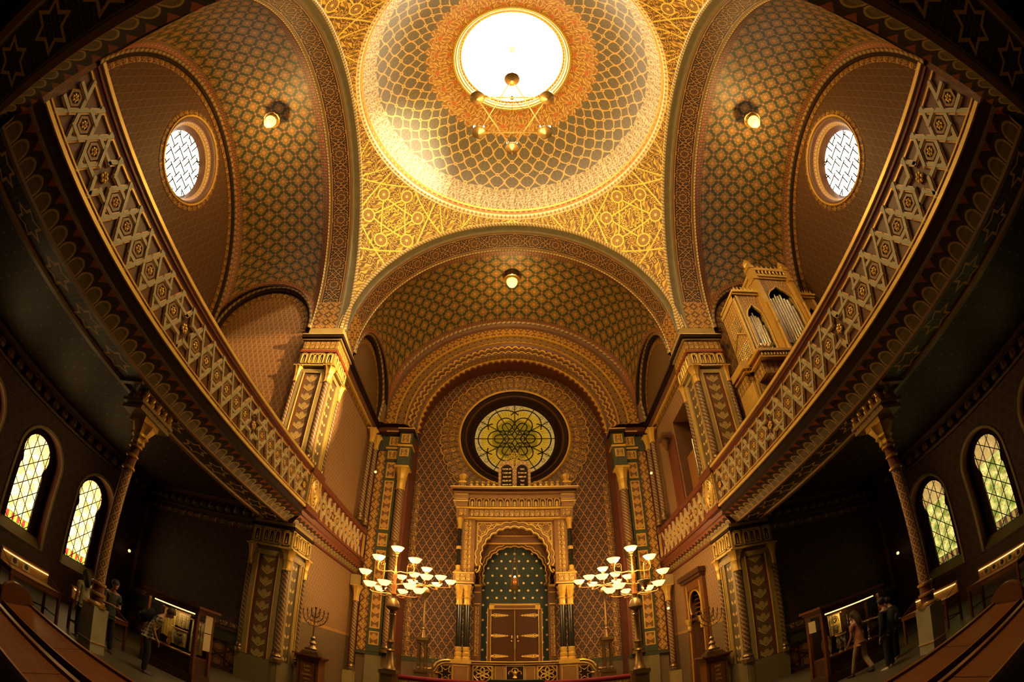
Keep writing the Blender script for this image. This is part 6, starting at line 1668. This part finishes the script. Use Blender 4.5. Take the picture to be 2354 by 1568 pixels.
# glass cases at the aisle ends
def glass_case(sg,lab,xa,xb,ya,yb,H):
    w=thing('display_case','tall mahogany glass display case in the %s aisle, lit inside'%lab,'display case',(sg*(xa+xb)/2,(ya+yb)/2,0))
    for (x,y) in ((xa,ya),(xb,ya),(xa,yb),(xb,yb)): obj('post',MB().box(sg*(x-.045),sg*(x+.045),y-.045,y+.045,.0,H-.2),M_woodred,w)
    mb=MB()
    for a,z0,z1 in ((.05,H-.2,H-.12),(.09,H-.12,H-.06),(.14,H-.06,H)): mb.box(sg*(xa-a),sg*(xb+a),ya-a,yb+a,z0,z1)
    obj('cornice',mb,M_woodred,w)
    mb=MB(); mb.box(sg*(xa-.05),sg*(xb+.05),ya-.05,yb+.05,0,.22); mb.box(sg*xa,sg*xb,ya+.03,yb-.02,.22,.62); obj('base',mb,M_wooddark,w)
    obj('shelf',MB().box(sg*xa,sg*xb,ya-.01,yb-.02,.62,.655),M_woodred,w)
    obj('back',MB().box(sg*xa,sg*xb,yb-.03,yb-.01,.655,H-.2),M_dark,w)
    mb=MB(); mb.poly([(sg*xa,ya,.655),(sg*xb,ya,.655),(sg*xb,ya,H-.2),(sg*xa,ya,H-.2)]); mb.poly([(sg*xa,ya,.655),(sg*xa,yb,.655),(sg*xa,yb,H-.2),(sg*xa,ya,H-.2)]); obj('glass',mb,M_glass,w)
    obj('light_strip',MB().box(sg*(xa+.1),sg*(xb-.1),ya+.10,ya+.13,H-.23,H-.205),M_ledstrip,w)
    return w
CL=glass_case(-1,'left',6.58,8.15,8.8,9.4,1.90)
CR=glass_case(1,'right',6.50,8.35,8.85,9.45,1.92)
M_mantleA=plain('yellow_silk',(.50,.36,.08),.6,vary=.35,scale=8); M_mantleB=mk_fil('embroidered_black',(.015,.014,.012),(.55,.42,.16),.12,.12,.18); M_mantleC=plain('cream_silk',(.46,.38,.16),.6,vary=.3,scale=9)
def cloth(x0,x1,z0,z1,y,mat,label,name='embroidered_cloth',cat='textile',trim=None,group=None,ink=False):
    t=thing(name,label,cat,((x0+x1)/2,y,z0),group)
    n=24
    mb=MB(); fn=lambda u,v:(x0+(x1-x0)*u,y+.012*sin(u*26)*(1-v*.6)-.02*(1-v),z0+(z1-z0)*v+(.012*sin(u*9) if v<.5 else 0))
    mb.grid(fn,n,8,lambda u,v:(u*(x1-x0),v*(z1-z0)))
    mb.grid(lambda u,v:(fn(u,v)[0],fn(u,v)[1]+.012,fn(u,v)[2]),n,8)
    obj('cloth',mb,mat,t,True)
    mb=MB(); mb.tube([(x0-.02,y-.02,z1+.005),(x1+.02,y-.02,z1+.005)],.014,6); mb.sphere((x0-.02,y-.02,z1+.005),.025,8,6); mb.sphere((x1+.02,y-.02,z1+.005),.025,8,6); obj('hanging_rod',mb,M_brass,t,True)
    if ink:
        mb=MB(); xc=(x0+x1)/2; zc=(z0+z1)/2; w_=(x1-x0); h_=(z1-z0)
        mb.tube([(xc+w_*.16*cos(q),y-.035,zc+h_*.22+w_*.14*sin(q)) for q in [2*pi*i/14 for i in range(14)]],.012,4,closed=True)
        mb.tube([(xc-w_*.32,y-.035,zc+h_*.10),(xc-w_*.2,y-.035,zc+h_*.36),(xc,y-.035,zc+h_*.42),(xc+w_*.2,y-.035,zc+h_*.36),(xc+w_*.32,y-.035,zc+h_*.10)],.008,4)
        for i in range(6): mb.tube([(xc-w_*(.34-.03*i),y-.035,zc-h_*.02-h_*.07*i),(xc+w_*(.34-.03*i),y-.035,zc-h_*.02-h_*.07*i)],.008,4)
        obj('embroidery',mb,M_ink,t)
    return t
YB=9.30
cloth(-8.02,-7.62,.86,1.58,YB,M_mantleA,'yellow silk hanging in the left display case, half behind the bending visitor')
cloth(-7.56,-7.12,1.22,1.60,YB-.06,M_mantleB,'black hanging embroidered in gold, high in the middle of the left display case')
cloth(-7.60,-7.14,.74,1.16,YB-.08,M_mantleC,'cream silk hanging with a dark emblem, low in the left display case',ink=True)
cloth(-7.05,-6.66,.70,1.52,YB-.05,M_mantleC,'tall cream hanging with dark writing, at the nave end of the left display case',ink=True)
cloth(6.98,7.36,1.10,1.62,YB,M_mantleA,'yellow parchment like hanging with dark writing in the right display case',ink=True)
cloth(7.14,7.42,.74,1.06,YB-.02,M_mantleC,'small cream hanging with a dark square, lower in the right display case',ink=True)
# placards on the nave side of each case
def placard(x,y,z,w_,h_,label):
    return tag(obj('placard',MB().box(x-.006,x+.006,y-w_/2,y+w_/2,z,z+h_),M_paperw),label,'placard','paper notices on the display cases')
placard(-6.50,9.16,1.32,.28,.42,'upper cream paper notice on the nave side of the left display case'); placard(-6.50,9.16,.88,.28,.42,'lower cream paper notice on the nave side of the left display case')
placard(6.42,9.18,1.36,.28,.28,'single cream paper notice on the nave side of the right display case')
# small objects
def lathe_thing(name,cat,label,x,y,z,prof,mat,group=None):
    o=obj(name,MB().lathe([(r,z+h) for r,h in prof],x,y,14),mat,None,True); return tag(o,label,cat,group)
PIT=lathe_thing('jug','jug','small bright metal jug on the shelf of the left display case',-7.52,9.02,.656,[(.05,0),(.055,.01),(.03,.03),(.06,.09),(.055,.14),(.03,.19),(.04,.23)],M_brass)
obj('handle',MB().tube([(-7.49,9.02,.86),(-7.43,9.02,.86),(-7.43,9.02,.78),(-7.47,9.02,.74)],.008,5),M_brass,PIT)
for k,(x,y) in enumerate(((-7.95,8.98),(-7.3,8.98),(-6.9,8.98))):
    sheet((x,y,.657),(0,0,RAD(10*k-8)),.30,.2,'open cream booklet on the shelf of the left display case, %s'%('at its outer end','beside the jug','at its nave end')[k],'booklets on the left case shelf',ink=False)
cup=[(.05,0),(.052,.01),(.014,.03),(.014,.09),(.03,.11),(.014,.13),(.03,.16),(.045,.2),(.05,.26)]; cst=[(.055,0),(.05,.02),(.015,.05),(.03,.09),(.015,.12),(.028,.16),(.015,.2),(.035,.24),(.02,.27),(.008,.33),(0,.35)]
for k,x in enumerate((6.72,7.0,7.16,7.75,7.95)):
    lathe_thing('cup' if k==0 else 'spice_tower','cup' if k==0 else 'silver','%s in the right display case, %s'%(('small silver cup','slim silver spice tower','slim silver spice tower','slim silver spice tower','slim silver spice tower')[k],('first from the nave end','second from the nave end','third from the nave end','just beside the pink visitor','last from the nave end')[k]),x,8.98,.656,cup if k==0 else cst,M_silver,None if k==0 else 'silver pieces in the right case')
tag(obj('torah_shield',MB().add(MB().prism([(-.15,0),(-.18,.2),(-.12,.34),(0,.40),(.12,.34),(.18,.2),(.15,0),(0,-.05)],lambda a,b,d:(6.80+a*.8,d,.80+b),9.22,9.25)).add(MB().sphere((6.80,9.21,1.0),.06,10,6)),[M_brass]),'chased metal shield hanging low at the nave end of the right display case','shield')
for k,x in enumerate((6.92,7.48)):
    tag(obj('pointer',MB().tube([(x+.06,9.25,.95+.2*k),(x+.06,9.25,1.5)],.008,6).sphere((x+.06,9.25,1.3),.02,8,6),M_silver,None,True),'thin silver pointer hanging in the right display case, %s the yellow hanging'%('nave side of','far side of')[k],'pointer','silver pointers in the right case')
tag(obj('crown_ornament',MB().lathe([(.12,1.2),(.14,1.24),(.12,1.3),(.15,1.36),(.09,1.42),(.03,1.46),(.04,1.52),(0,1.56)],7.72,9.2,16,nf=8,flut=.08),M_silver,None,True),'dark silver crown hanging high in the right display case, past the second pointer','crown')
M_caselight=None
# ------------------------------------------------------------------ visitors
def skin_mesh(name,nodes,edges,mat,parent,root=0,sub=2):
    me=bpy.data.meshes.new(name); me.from_pydata([n[0] for n in nodes],edges,[]); me.update()
    o=bpy.data.objects.new('tmp_skin',me); COL.objects.link(o)
    m=o.modifiers.new('skin','SKIN'); m.use_smooth_shade=True; m.branch_smoothing=.6
    lay=me.skin_vertices[0].data if me.skin_vertices else None
    if lay is None:
        bpy.context.view_layer.objects.active=o
    lay=o.data.skin_vertices[0].data
    for i,n in enumerate(nodes):
        r=n[1]; lay[i].radius=(r,r) if not isinstance(r,tuple) else r; lay[i].use_root=(i==root)
    s=o.modifiers.new('sub','SUBSURF'); s.levels=sub; s.render_levels=sub
    bpy.context.view_layer.update()
    m2=bpy.data.meshes.new_from_object(o.evaluated_get(bpy.context.evaluated_depsgraph_get()))
    bpy.data.objects.remove(o)
    m2.materials.clear(); m2.materials.append(mat)
    for p in m2.polygons: p.use_smooth=True
    if not m2.uv_layers: 
        uvl=m2.uv_layers.new(name='UVMap').data
        for p in m2.polygons:
            for li in p.loop_indices:
                c=m2.vertices[m2.loops[li].vertex_index].co; uvl[li].uv=(c.x+c.y*.7,c.z)
    ob=bpy.data.objects.new(name,m2); COL.objects.link(ob)
    if parent: ob.parent=parent
    return ob
M_skin=plain('skin',(.42,.21,.12),.55,vary=.08)
def person(loc,rotz,label,lean=0.0,head=0.0,arms=None,legs=None,shirt=None,pants=None,shoe=None,hair=None,long_hair=False,sleeve='short',k=1.0,skirt=None,headturn=0.0):
    w=thing('person',label,'person',loc,None); w.rotation_euler=(0,0,rotz); w.scale=(k,k,k)
    # facing +Y; metres for a 1.72 m figure
    hip=Vector((0,0,.93)); 
    R=Matrix.Rotation(-lean,3,'X')
    def up(v): return hip+R@Vector(v)
    legs=legs or {}; arms=arms or {}
    N=[];E=[]
    def add(p,r,par=None):
        N.append((tuple(p),r)); i=len(N)-1
        if par is not None: E.append((par,i))
        return i
    pel=add(hip,(.125,.10))
    bel=add(up((0,0,.14)),(.12,.095),pel); ch=add(up((0,0,.33)),(.135,.105),bel); cl=add(up((0,-.01,.47)),(.09,.07),ch); nk=add(up((0,.005,.545)),.052,cl)
    H=Matrix.Rotation(-lean-head,3,'X')@Matrix.Rotation(headturn,3,'Z')
    nb=Vector(N[nk][0]); hd=lambda v:nb+H@Vector(v)
    j=add(hd((0,.025,.06)),.062,nk); sk=add(hd((0,.012,.145)),.088,j); cr=add(hd((0,-.005,.215)),.062,sk)
    no=add(hd((0,.108,.115)),.014,sk)
    for s in (-1,1): add(hd((s*.088,0,.125)),.018,sk)
    J={}
    for s in (-1,1):
        a=arms.get(s,{'e':(.03,-.02,-.29),'h':(.0,.08,-.25)})
        sh=add(up((s*.175,-.01,.44)),.058,cl); e=Vector(N[sh][0])+Vector((s*a['e'][0],a['e'][1],a['e'][2])); ei=add(e,.042,sh)
        h=e+Vector((s*a['h'][0],a['h'][1],a['h'][2])); wi=add(h,.027,ei)
        d=(h-e).normalized(); side=d.cross(Vector((0,0,1))); side=side.normalized() if side.length>.1 else Vector((0,1,0)); nrm=side.cross(d)
        pm=add(h+d*.06,(.036,.022),wi)
        for q,(o,l) in enumerate(((-.028,.075),(-.010,.085),(.010,.08),(.027,.062))):
            b=h+d*.095+side*o; f1=add(b,.0095,pm); f2=add(b+d*l*.55-nrm*.008,.009,f1); add(b+d*l*.95-nrm*.03,.0075,f2)
        t1=add(h+d*.045+side*.042,.012,pm); add(h+d*.085+side*.06-nrm*.012,.010,t1)
        J[s]=(sh,ei,wi)
        l=legs.get(s,{'k':(0,.03,-.43),'a':(0,-.02,-.41)})
        hp=add(hip+Vector((s*.088,0,-.05)),.088,pel); kn=Vector(N[hp][0])+Vector(l['k']); ki=add(kn,.058,hp); cf=add(kn+Vector(l['a'])*.35,.056,ki); an=kn+Vector(l['a']); ai=add(an,.036,cf)
        fb=add(an+Vector((s*.01,.09,-.035)),.034,ai); add(an+Vector((s*.015,.17,-.045)),.026,fb)
        J[('l',s)]=(hp,ki,cf,ai)
    b=skin_mesh('body',N,E,M_skin,w)
    def sub(name,idx,grow,mat,extra=None):
        mp={i:q for q,i in enumerate(idx)}; nn=[]
        for i in idx:
            r=N[i][1]; nn.append((N[i][0],tuple(x+grow for x in r) if isinstance(r,tuple) else r+grow))
        ee=[(mp[a],mp[c]) for a,c in E if a in mp and c in mp]
        if extra: 
            for (pi_,p,r) in extra: nn.append((p,r)); ee.append((mp[pi_],len(nn)-1))
        return skin_mesh(name,nn,ee,mat,w)
    idx=[pel,bel,ch,cl]; ex=[]
    for s in (-1,1):
        sh,ei,wi=J[s]; idx.append(sh)
        if sleeve=='long': idx+=[ei,wi]
        else:
            p=Vector(N[sh][0])*.35+Vector(N[ei][0])*.65; ex.append((sh,tuple(p),.058))
    ex.append((pel,tuple(hip+Vector((0,0,-.06))),.135)); sub('shirt',idx,.024,shirt,ex)
    idx=[pel]
    for s in (-1,1): idx+=list(J[('l',s)])
    tn=[(tuple(hip+Vector((0,0,-.01))),.105),(tuple(up((0,0,.09))),.118)]; te=[(0,1)]
    for s in (-1,1):
        hp_,ki_,cf_,ai_=[Vector(N[q][0]) for q in J[('l',s)]]; b0=len(tn)
        tn+=[(tuple(hp_+(ki_-hp_)*.12),.100),(tuple(hp_+(ki_-hp_)*.5),.088),(tuple(ki_),.074),(tuple(cf_),.070),(tuple(ai_+Vector((0,0,.01))),.062)]; te+=[(0,b0),(b0,b0+1),(b0+1,b0+2),(b0+2,b0+3),(b0+3,b0+4)]
    skin_mesh('trousers',tn,te,pants,w)
    for s in (-1,1):
        an=Vector(N[J[('l',s)][3]][0])
        skin_mesh('shoe',[(tuple(an+Vector((0,-.035,-.015))),.056),(tuple(an+Vector((s*.005,.06,-.040))),.056),(tuple(an+Vector((s*.015,.15,-.048))),.048),(tuple(an+Vector((s*.017,.21,-.052))),.034)],[(0,1),(1,2),(2,3)],shoe,w)
    # hair and face
    mb=MB(); HM=H
    for i in range(1):
        st=len(mb.v); mb.sphere((0,-.014,.160),.103,16,10,1.0)
        mb.v=[tuple(hd((x,y-.0,z))) if True else 0 for x,y,z in mb.v]
    # cut the face side: keep hair behind and above
    keep=[]; inv=H.inverted()
    for f,u,mi in zip(mb.f,mb.uv,mb.mi):
        c=sum((Vector(mb.v[i]) for i in f),Vector())/len(f); l=inv@(c-nb)
        if l.z>.185 or l.y<.02 and l.z>.06: keep.append((f,u,mi))
    mb.f=[q[0] for q in keep]; mb.uv=[q[1] for q in keep]; mb.mi=[q[2] for q in keep]
    if long_hair: mb.tube([tuple(hd((0,-.07,.15))),tuple(hd((0,-.11,.02))),tuple(hd((0,-.12,-.12))),tuple(hd((0,-.11,-.2)))],[.085,.085,.07,.03],10)
    h=obj('hair',mb,hair,None,True); h.parent=w
    for s in (-1,1):
        e=obj('eye',MB().sphere(hd((s*.033,.088,.140)),.010,8,6),M_ink,None,True); e.parent=w
    mb=MB(); mb.tube([tuple(hd((-.026,.088,.068))),tuple(hd((0,.096,.066))),tuple(hd((.026,.088,.068)))],.007,5); mo=obj('mouth',mb,M_skinred,None,True); mo.parent=w
    return w
M_skinred=plain('lips',(.30,.10,.08),.5,vary=0)
def mk_plaid():
    t=T('plaid_cotton'); u,v=t.uv(); a=(t.fr(u/.075)<.4); b=(t.fr(v/.075)<.4)
    c=t.mix(a*.5+b*.5,(.46,.38,.24),(.03,.028,.03)); return t.out(c,.8)
M_plaid=mk_plaid(); M_denim=plain('dark_denim',(.018,.018,.02),.8); M_cream=plain('cream_top',(.34,.32,.20),.8,vary=.1); M_hairdk=plain('dark_hair',(.015,.010,.007),.6); M_hairbr=plain('brown_hair',(.06,.032,.016),.6); M_grey=plain('grey_top',(.05,.052,.042),.8); M_pink=plain('salmon_top',(.42,.17,.09),.8,vary=.1); M_beige=plain('beige_trousers',(.30,.19,.11),.8); M_blackc=plain('black_cloth',(.012,.011,.010),.85); M_shoe=plain('dark_leather',(.025,.016,.010),.5); M_whitesole=plain('pale_shoe',(.40,.36,.27),.6)
person((-6.86,7.50,0),RAD(-52),'person in a checked shirt bending to look into the left display case',lean=.62,head=.25,
  arms={-1:{'e':(.02,-.16,-.25),'h':(-.12,-.05,-.20)},1:{'e':(.02,-.14,-.25),'h':(-.08,.10,-.22)}},legs={-1:{'k':(0,.02,-.43),'a':(0,-.03,-.41)},1:{'k':(0,.05,-.43),'a':(0,-.06,-.41)}},shirt=M_plaid,pants=M_denim,shoe=M_shoe,hair=M_hairbr,k=1.03)
person((-8.02,7.40,0),RAD(-112),'person in a grey top with a camera, head bowed, by the left column',lean=.08,head=.45,
  arms={-1:{'e':(.03,.04,-.28),'h':(-.10,.22,.03)},1:{'e':(.03,.04,-.28),'h':(-.10,.22,.03)}},shirt=M_grey,pants=M_denim,shoe=M_shoe,hair=M_hairdk,k=1.0)
person((-8.50,6.98,0),RAD(80),'person with long dark hair and pale top, turned away, by the left column',lean=.10,head=.2,shirt=M_cream,pants=M_blackc,shoe=M_shoe,hair=M_hairdk,long_hair=True,k=.93)
person((6.98,8.22,0),RAD(6),'person in a salmon top and beige trousers striding up to the right display case',lean=.14,head=.1,
  arms={-1:{'e':(.02,.02,-.28),'h':(-.02,.16,-.18)},1:{'e':(.03,.06,-.27),'h':(.02,.2,-.10)}},legs={-1:{'k':(0,.14,-.42),'a':(0,.10,-.40)},1:{'k':(0,-.05,-.43),'a':(0,-.24,-.36)}},shirt=M_pink,pants=M_beige,shoe=M_shoe,hair=M_hairbr,long_hair=True,k=.90)
person((7.10,7.40,0),RAD(10),'person in black with a dark backpack standing close behind the salmon dressed visitor',lean=.05,head=.3,shirt=M_blackc,pants=M_blackc,shoe=M_whitesole,hair=M_hairdk,sleeve='long',k=.93)
person((7.85,7.95,0),RAD(20),'person in dark clothes farther right of the salmon dressed visitor, one bare hand showing',lean=.10,head=.35,shirt=M_blackc,pants=M_blackc,shoe=M_whitesole,hair=M_hairdk,sleeve='long',k=.90)
def backpack(loc,rot,label):
    t=thing('backpack',label,'backpack',loc); t.rotation_euler=rot
    mb=MB(); mb.grid(lambda u,v:(.15*math.copysign(abs(cos(2*pi*u))**.6,cos(2*pi*u))*(sin(pi*min(max(v,.06),.94))**.4),.10*math.copysign(abs(sin(2*pi*u))**.6,sin(2*pi*u))*(sin(pi*min(max(v,.06),.94))**.4),.44*v),18,10,cu=True)
    b=obj('bag',mb,M_blackc,None,True); b.parent=t
    mb=MB(); mb.grid(lambda u,v:(.11*math.copysign(abs(cos(2*pi*u))**.6,cos(2*pi*u))*(sin(pi*min(max(v,.06),.94))**.4),-.09+.05*math.copysign(abs(sin(2*pi*u))**.6,sin(2*pi*u)),.04+.22*v),14,8,cu=True); b2=obj('pocket',mb,M_blackc,None,True); b2.parent=t
    mb=MB(); mb.box(-.03,.05,-.145,-.135,.1,.125); b3=obj('badge',mb,M_paperw); b3.parent=t
    return t
backpack((-6.98,7.40,1.10),(-.62,0,RAD(-52)),'black backpack with a small pale badge on the back of the checked shirt visitor')
backpack((7.14,7.20,.88),(-.05,0,RAD(10)),'black backpack on the back of the visitor in black by the right case')
CMB=thing('camera','small black camera held by the visitor behind the left column','camera',(-7.66,7.33,1.20))
obj('camera_body',MB().box(-7.70,-7.63,7.26,7.40,1.20,1.27),M_black,CMB); obj('lens',MB().tube([(-7.63,7.33,1.235),(-7.58,7.33,1.23)],.03,10),M_black,CMB)
# ------------------------------------------------------------------ labels by landmark
import re
RL_=[
 (r'^far left pendentive under the dome','pendentive between the ark arm and the arm opposite the organ'),(r'^far right pendentive under the dome','pendentive between the ark arm and the organ arm'),
 (r'^near left pendentive under the dome','pendentive over the near end of the gallery opposite the organ'),(r'^near right pendentive under the dome','pendentive over the near end of the organ gallery'),
 (r', gilded with arabesques round a star of six wheels',', gilded'),
 (r'the left side wall of the far arm','the plain side wall beside the ark'),(r'the right side wall of the far arm','the side wall with the doorway beside the ark'),
 (r'^rose papered left side wall of the far arm','plain rose papered side wall of the ark arm'),(r'^rose papered right side wall of the far arm','rose papered side wall of the ark arm'),
 (r'small (left|right) lunette of the far arm',lambda m:'small lunette above the '+('plain rose wall' if m[1]=='left' else 'wall with the doorway')),
 (r'short left balustrade( of the far arm)?','balustrade opposite the doorway'),(r'short right balustrade( of the far arm)?','balustrade over the doorway'),
 (r'left gallery','gallery opposite the organ'),(r'right gallery','organ gallery'),(r'left arm','arm opposite the organ'),(r'right arm','organ arm'),(r'far arm','ark arm'),
 (r'broad left arch','broad arch opposite the organ,'),(r'broad right arch','broad arch before the organ,'),(r'broad far arch','broad arch before the ark arm,'),(r', under the dome',' under the dome'),(r', its soffit painted with a row of gold flowers',', painted with gold flowers'),(r'with a spiral column on its inner side','with a spiral column'),(r', first of its pair from the pier',', first from the pier'),(r', second of its pair from the pier',', second from the pier'),(r'holding a camera, head bowed, behind','with a camera, head bowed, behind'),
 (r'left aisle','amber windowed aisle'),(r'right aisle','green windowed aisle'),
 (r'left display case','silk hung display case'),(r'right display case','silver filled display case'),(r'the right case','the silver filled case'),
 (r'near left showcase','showcase of two sheets'),(r'near right showcase','showcase of five sheets'),(r' table showcase nearest the camera,',' table showcase'),
 (r'^larger left candelabrum with eleven lit bowls, standing','larger candelabrum with all eleven bowls lit'),(r'^larger right candelabrum','larger candelabrum'),
 (r'^smaller left candelabrum with seven lit bowls, behind the larger one','smaller candelabrum of seven bowls behind the fully lit larger one,'),(r'^smaller right candelabrum with seven lit bowls, behind the larger one','smaller candelabrum of seven bowls behind the larger one with a dim bowl,'),
 (r'low in the far left corner beside the leaf band, under the gallery front','standing low beside the ark wall, opposite the doorway'),(r'low in the far right corner beside the leaf band, under the gallery front','standing low beside the ark wall, past the doorway'),
 (r'patterned left iron column on a square pedestal','patterned iron column beside the amber windows'),(r'patterned right iron column on a square pedestal','patterned iron column beside the green windows'),
 (r'by the left column$','by the amber side column'),
 (r'left column pedestal','column near the amber windows'),(r'behind the left column','behind the column by the amber windows'),
 (r'the right pipe opening','the pipe opening in the doorway wall'),(r'right wall opening','opening above the doorway'),(r'the right side wall, behind the right menorah','the rose side wall, behind a menorah'),
 (r'^left bronze menorah of seven curling branches, standing on a wooden pedestal','bronze menorah of seven curling branches against the plain rose wall'),(r'^right bronze menorah','bronze menorah'),
 (r'under the left menorah, with','under the menorah by the plain rose wall, with'),(r'under the right menorah, darker, with faint writing','under the menorah before the doorway, with four lines of writing'),
 (r'thin turned left post','thin turned post opposite the doorway side,'),(r'thin turned right post','thin turned post on the doorway side,'),
 (r'farther right of the salmon dressed visitor, one bare hand showing','beyond the visitor in black, farther from the silver filled case'),
 (r'^left oak pew, farther of the two, with its rounded end panel in view','oak pew with its whole rounded end panel in view, facing the amber windowed aisle'),(r'^right oak pew, farther of the two, with its rounded end panel in view','oak pew with its whole rounded end panel in view, facing the green windowed aisle'),
 (r'^left oak pew, nearer of the two, its outer end cut by the picture edge','oak pew behind the first on the amber window side, its end cut off'),(r'^right oak pew, nearer of the two, its outer end cut by the picture edge','oak pew behind the first on the green window side, its end cut off'),
 (r'square left pier carrying the dome arches','square pier opposite the organ, carrying the dome'),(r'square right pier carrying the dome arches','square pier beside the organ, carrying the dome'),
 (r'^left gilded wall pilaster of the great arch','gilded pilaster of the great arch opposite the doorway,'),(r'^right gilded wall pilaster of the great arch','gilded pilaster of the great arch past the doorway,'),
 (r'left pilaster of the great arch','great arch pilaster opposite the doorway side'),(r'right pilaster of the great arch','great arch pilaster on the doorway side'),
 (r'the far left corner colonnette','the corner colonnette opposite the doorway'),(r'the far right corner colonnette','the corner colonnette past the doorway'),
 (r'the upper right side wall beside the pipe opening','the doorway wall beside the pipe opening'),
 (r'the upper left colonnette beside the great arch','an upper colonnette opposite the doorway side'),(r'the upper right colonnette beside the great arch','an upper colonnette on the doorway side'),(r'the lower right colonnette under the gallery front','the low corner colonnette past the doorway'),
 (r'oxblood left jamb','oxblood jamb opposite the doorway side,'),(r'oxblood right jamb','oxblood jamb on the doorway side,'),
 (r'left end wall, glowing white with thin leading','end wall opposite the organ, white with visible leading'),(r'right end wall, glowing white with thin leading','end wall of the organ arm, glaring plain white'),
 (r'the corner of the','the far corner of the'),
]
for o_ in list(bpy.data.objects):
    if o_.parent is None and 'label' in o_:
        l_=o_['label']
        for a_,b_ in RL_: l_=re.sub(a_,b_,l_)
        o_['label']=l_
# ------------------------------------------------------------------ camera, light, film
cd=bpy.data.cameras.new('camera'); cam=bpy.data.objects.new('camera',cd); COL.objects.link(cam)
cam.location=(0,0,CAMZ); cam.rotation_euler=(pi/2+.7083,0,0)
cd.type='PANO'; cd.sensor_width=36.0; cd.sensor_fit='HORIZONTAL'
try: cc=cd.cycles; cc.panorama_type='FISHEYE_EQUISOLID'
except Exception: cc=cd; cc.panorama_type='FISHEYE_EQUISOLID'
cc.fisheye_lens=36.0*1081.1/2354; cc.fisheye_fov=RAD(190)
cd.clip_start=.02; cd.clip_end=200
SC.camera=cam
def light(kind,name,loc,power,col,size=.1,rot=None,**kw):
    l=bpy.data.lights.new(name,kind); l.energy=power; l.color=col
    o=bpy.data.objects.new(name,l); COL.objects.link(o); o.location=loc
    if kind=='POINT': l.shadow_soft_size=size
    if kind=='AREA': l.shape='DISK'; l.size=size
    if kind=='SPOT': l.shadow_soft_size=size; l.spot_size=kw.get('ang',1.0); l.spot_blend=kw.get('blend',.3)
    if 'aim' in kw: o.rotation_euler=(Vector(kw['aim'])-Vector(loc)).to_track_quat('-Z','Y').to_euler()
    if rot: o.rotation_euler=rot
    return o
WARM=(1.0,.62,.19); DAY=(1.0,.80,.46)
# daylight: skylight, round windows, aisle windows
light('SPOT','sun_through_round_window',(14.4,YC-.2,17.6),80000,(1,.64,.28),.3,aim=(-11.4,13.9,10.4),ang=RAD(15),blend=.25)
light('SPOT','sun_through_skylight',(1.4,YC-1.6,28.9),14000,(1,.84,.55),.3,aim=(-5.4,10.6,22.9),ang=RAD(36),blend=.9)
# lamps: cove lamps on the dome cornice, hanging lamps, chandelier, candelabra
for i in range(12):
    a=2*pi*(i+.5)/12; light('POINT','dome_cornice_lamp',(6.0*cos(a),YC+6.0*sin(a),22.95),13,(1,.66,.26),.12)
for p in ((-10.9,YC,20.0,340),(10.9,YC,20.0,340),(0,17.3,20.2,210)): light('POINT','vault_lamp_light',(p[0],p[1],p[2]-.55),p[3],WARM,.18)
light('POINT','chandelier_light',(0,YC,16.9),2700,WARM,1.2)
for x,y,z in ((-3.75,15,5.0),(3.85,15,5.0),(-3.35,18.3,5.2),(3.45,18.3,5.2)): light('POINT','candelabrum_light',(x,y,z),400,(1,.62,.22),.5)
for x,y in ((-7.4,9.0),(7.4,9.05)): light('POINT','case_lamp_light',(x,y,1.62),7.0,(1,.70,.28),.05)
wd=bpy.data.worlds.new('world'); SC.world=wd; wd.use_nodes=True; wd.node_tree.nodes['Background'].inputs[0].default_value=(.9,.9,1,1); wd.node_tree.nodes['Background'].inputs[1].default_value=.02
cy=SC.cycles
cy.use_denoising=True
try: cy.denoiser='OPENIMAGEDENOISE'
except Exception: pass
cy.use_adaptive_sampling=True; cy.adaptive_threshold=.2; cy.adaptive_min_samples=20
cy.max_bounces=4; cy.diffuse_bounces=3; cy.glossy_bounces=2; cy.transmission_bounces=2; cy.transparent_max_bounces=8
cy.caustics_reflective=False; cy.caustics_refractive=False; cy.sample_clamp_indirect=6.0
try: cy.use_light_tree=True
except Exception: pass
SC.view_settings.view_transform='Standard'; SC.view_settings.look='None'; SC.view_settings.gamma=1.0; SC.view_settings.use_curve_mapping=False
SC.view_settings.exposure=0.0
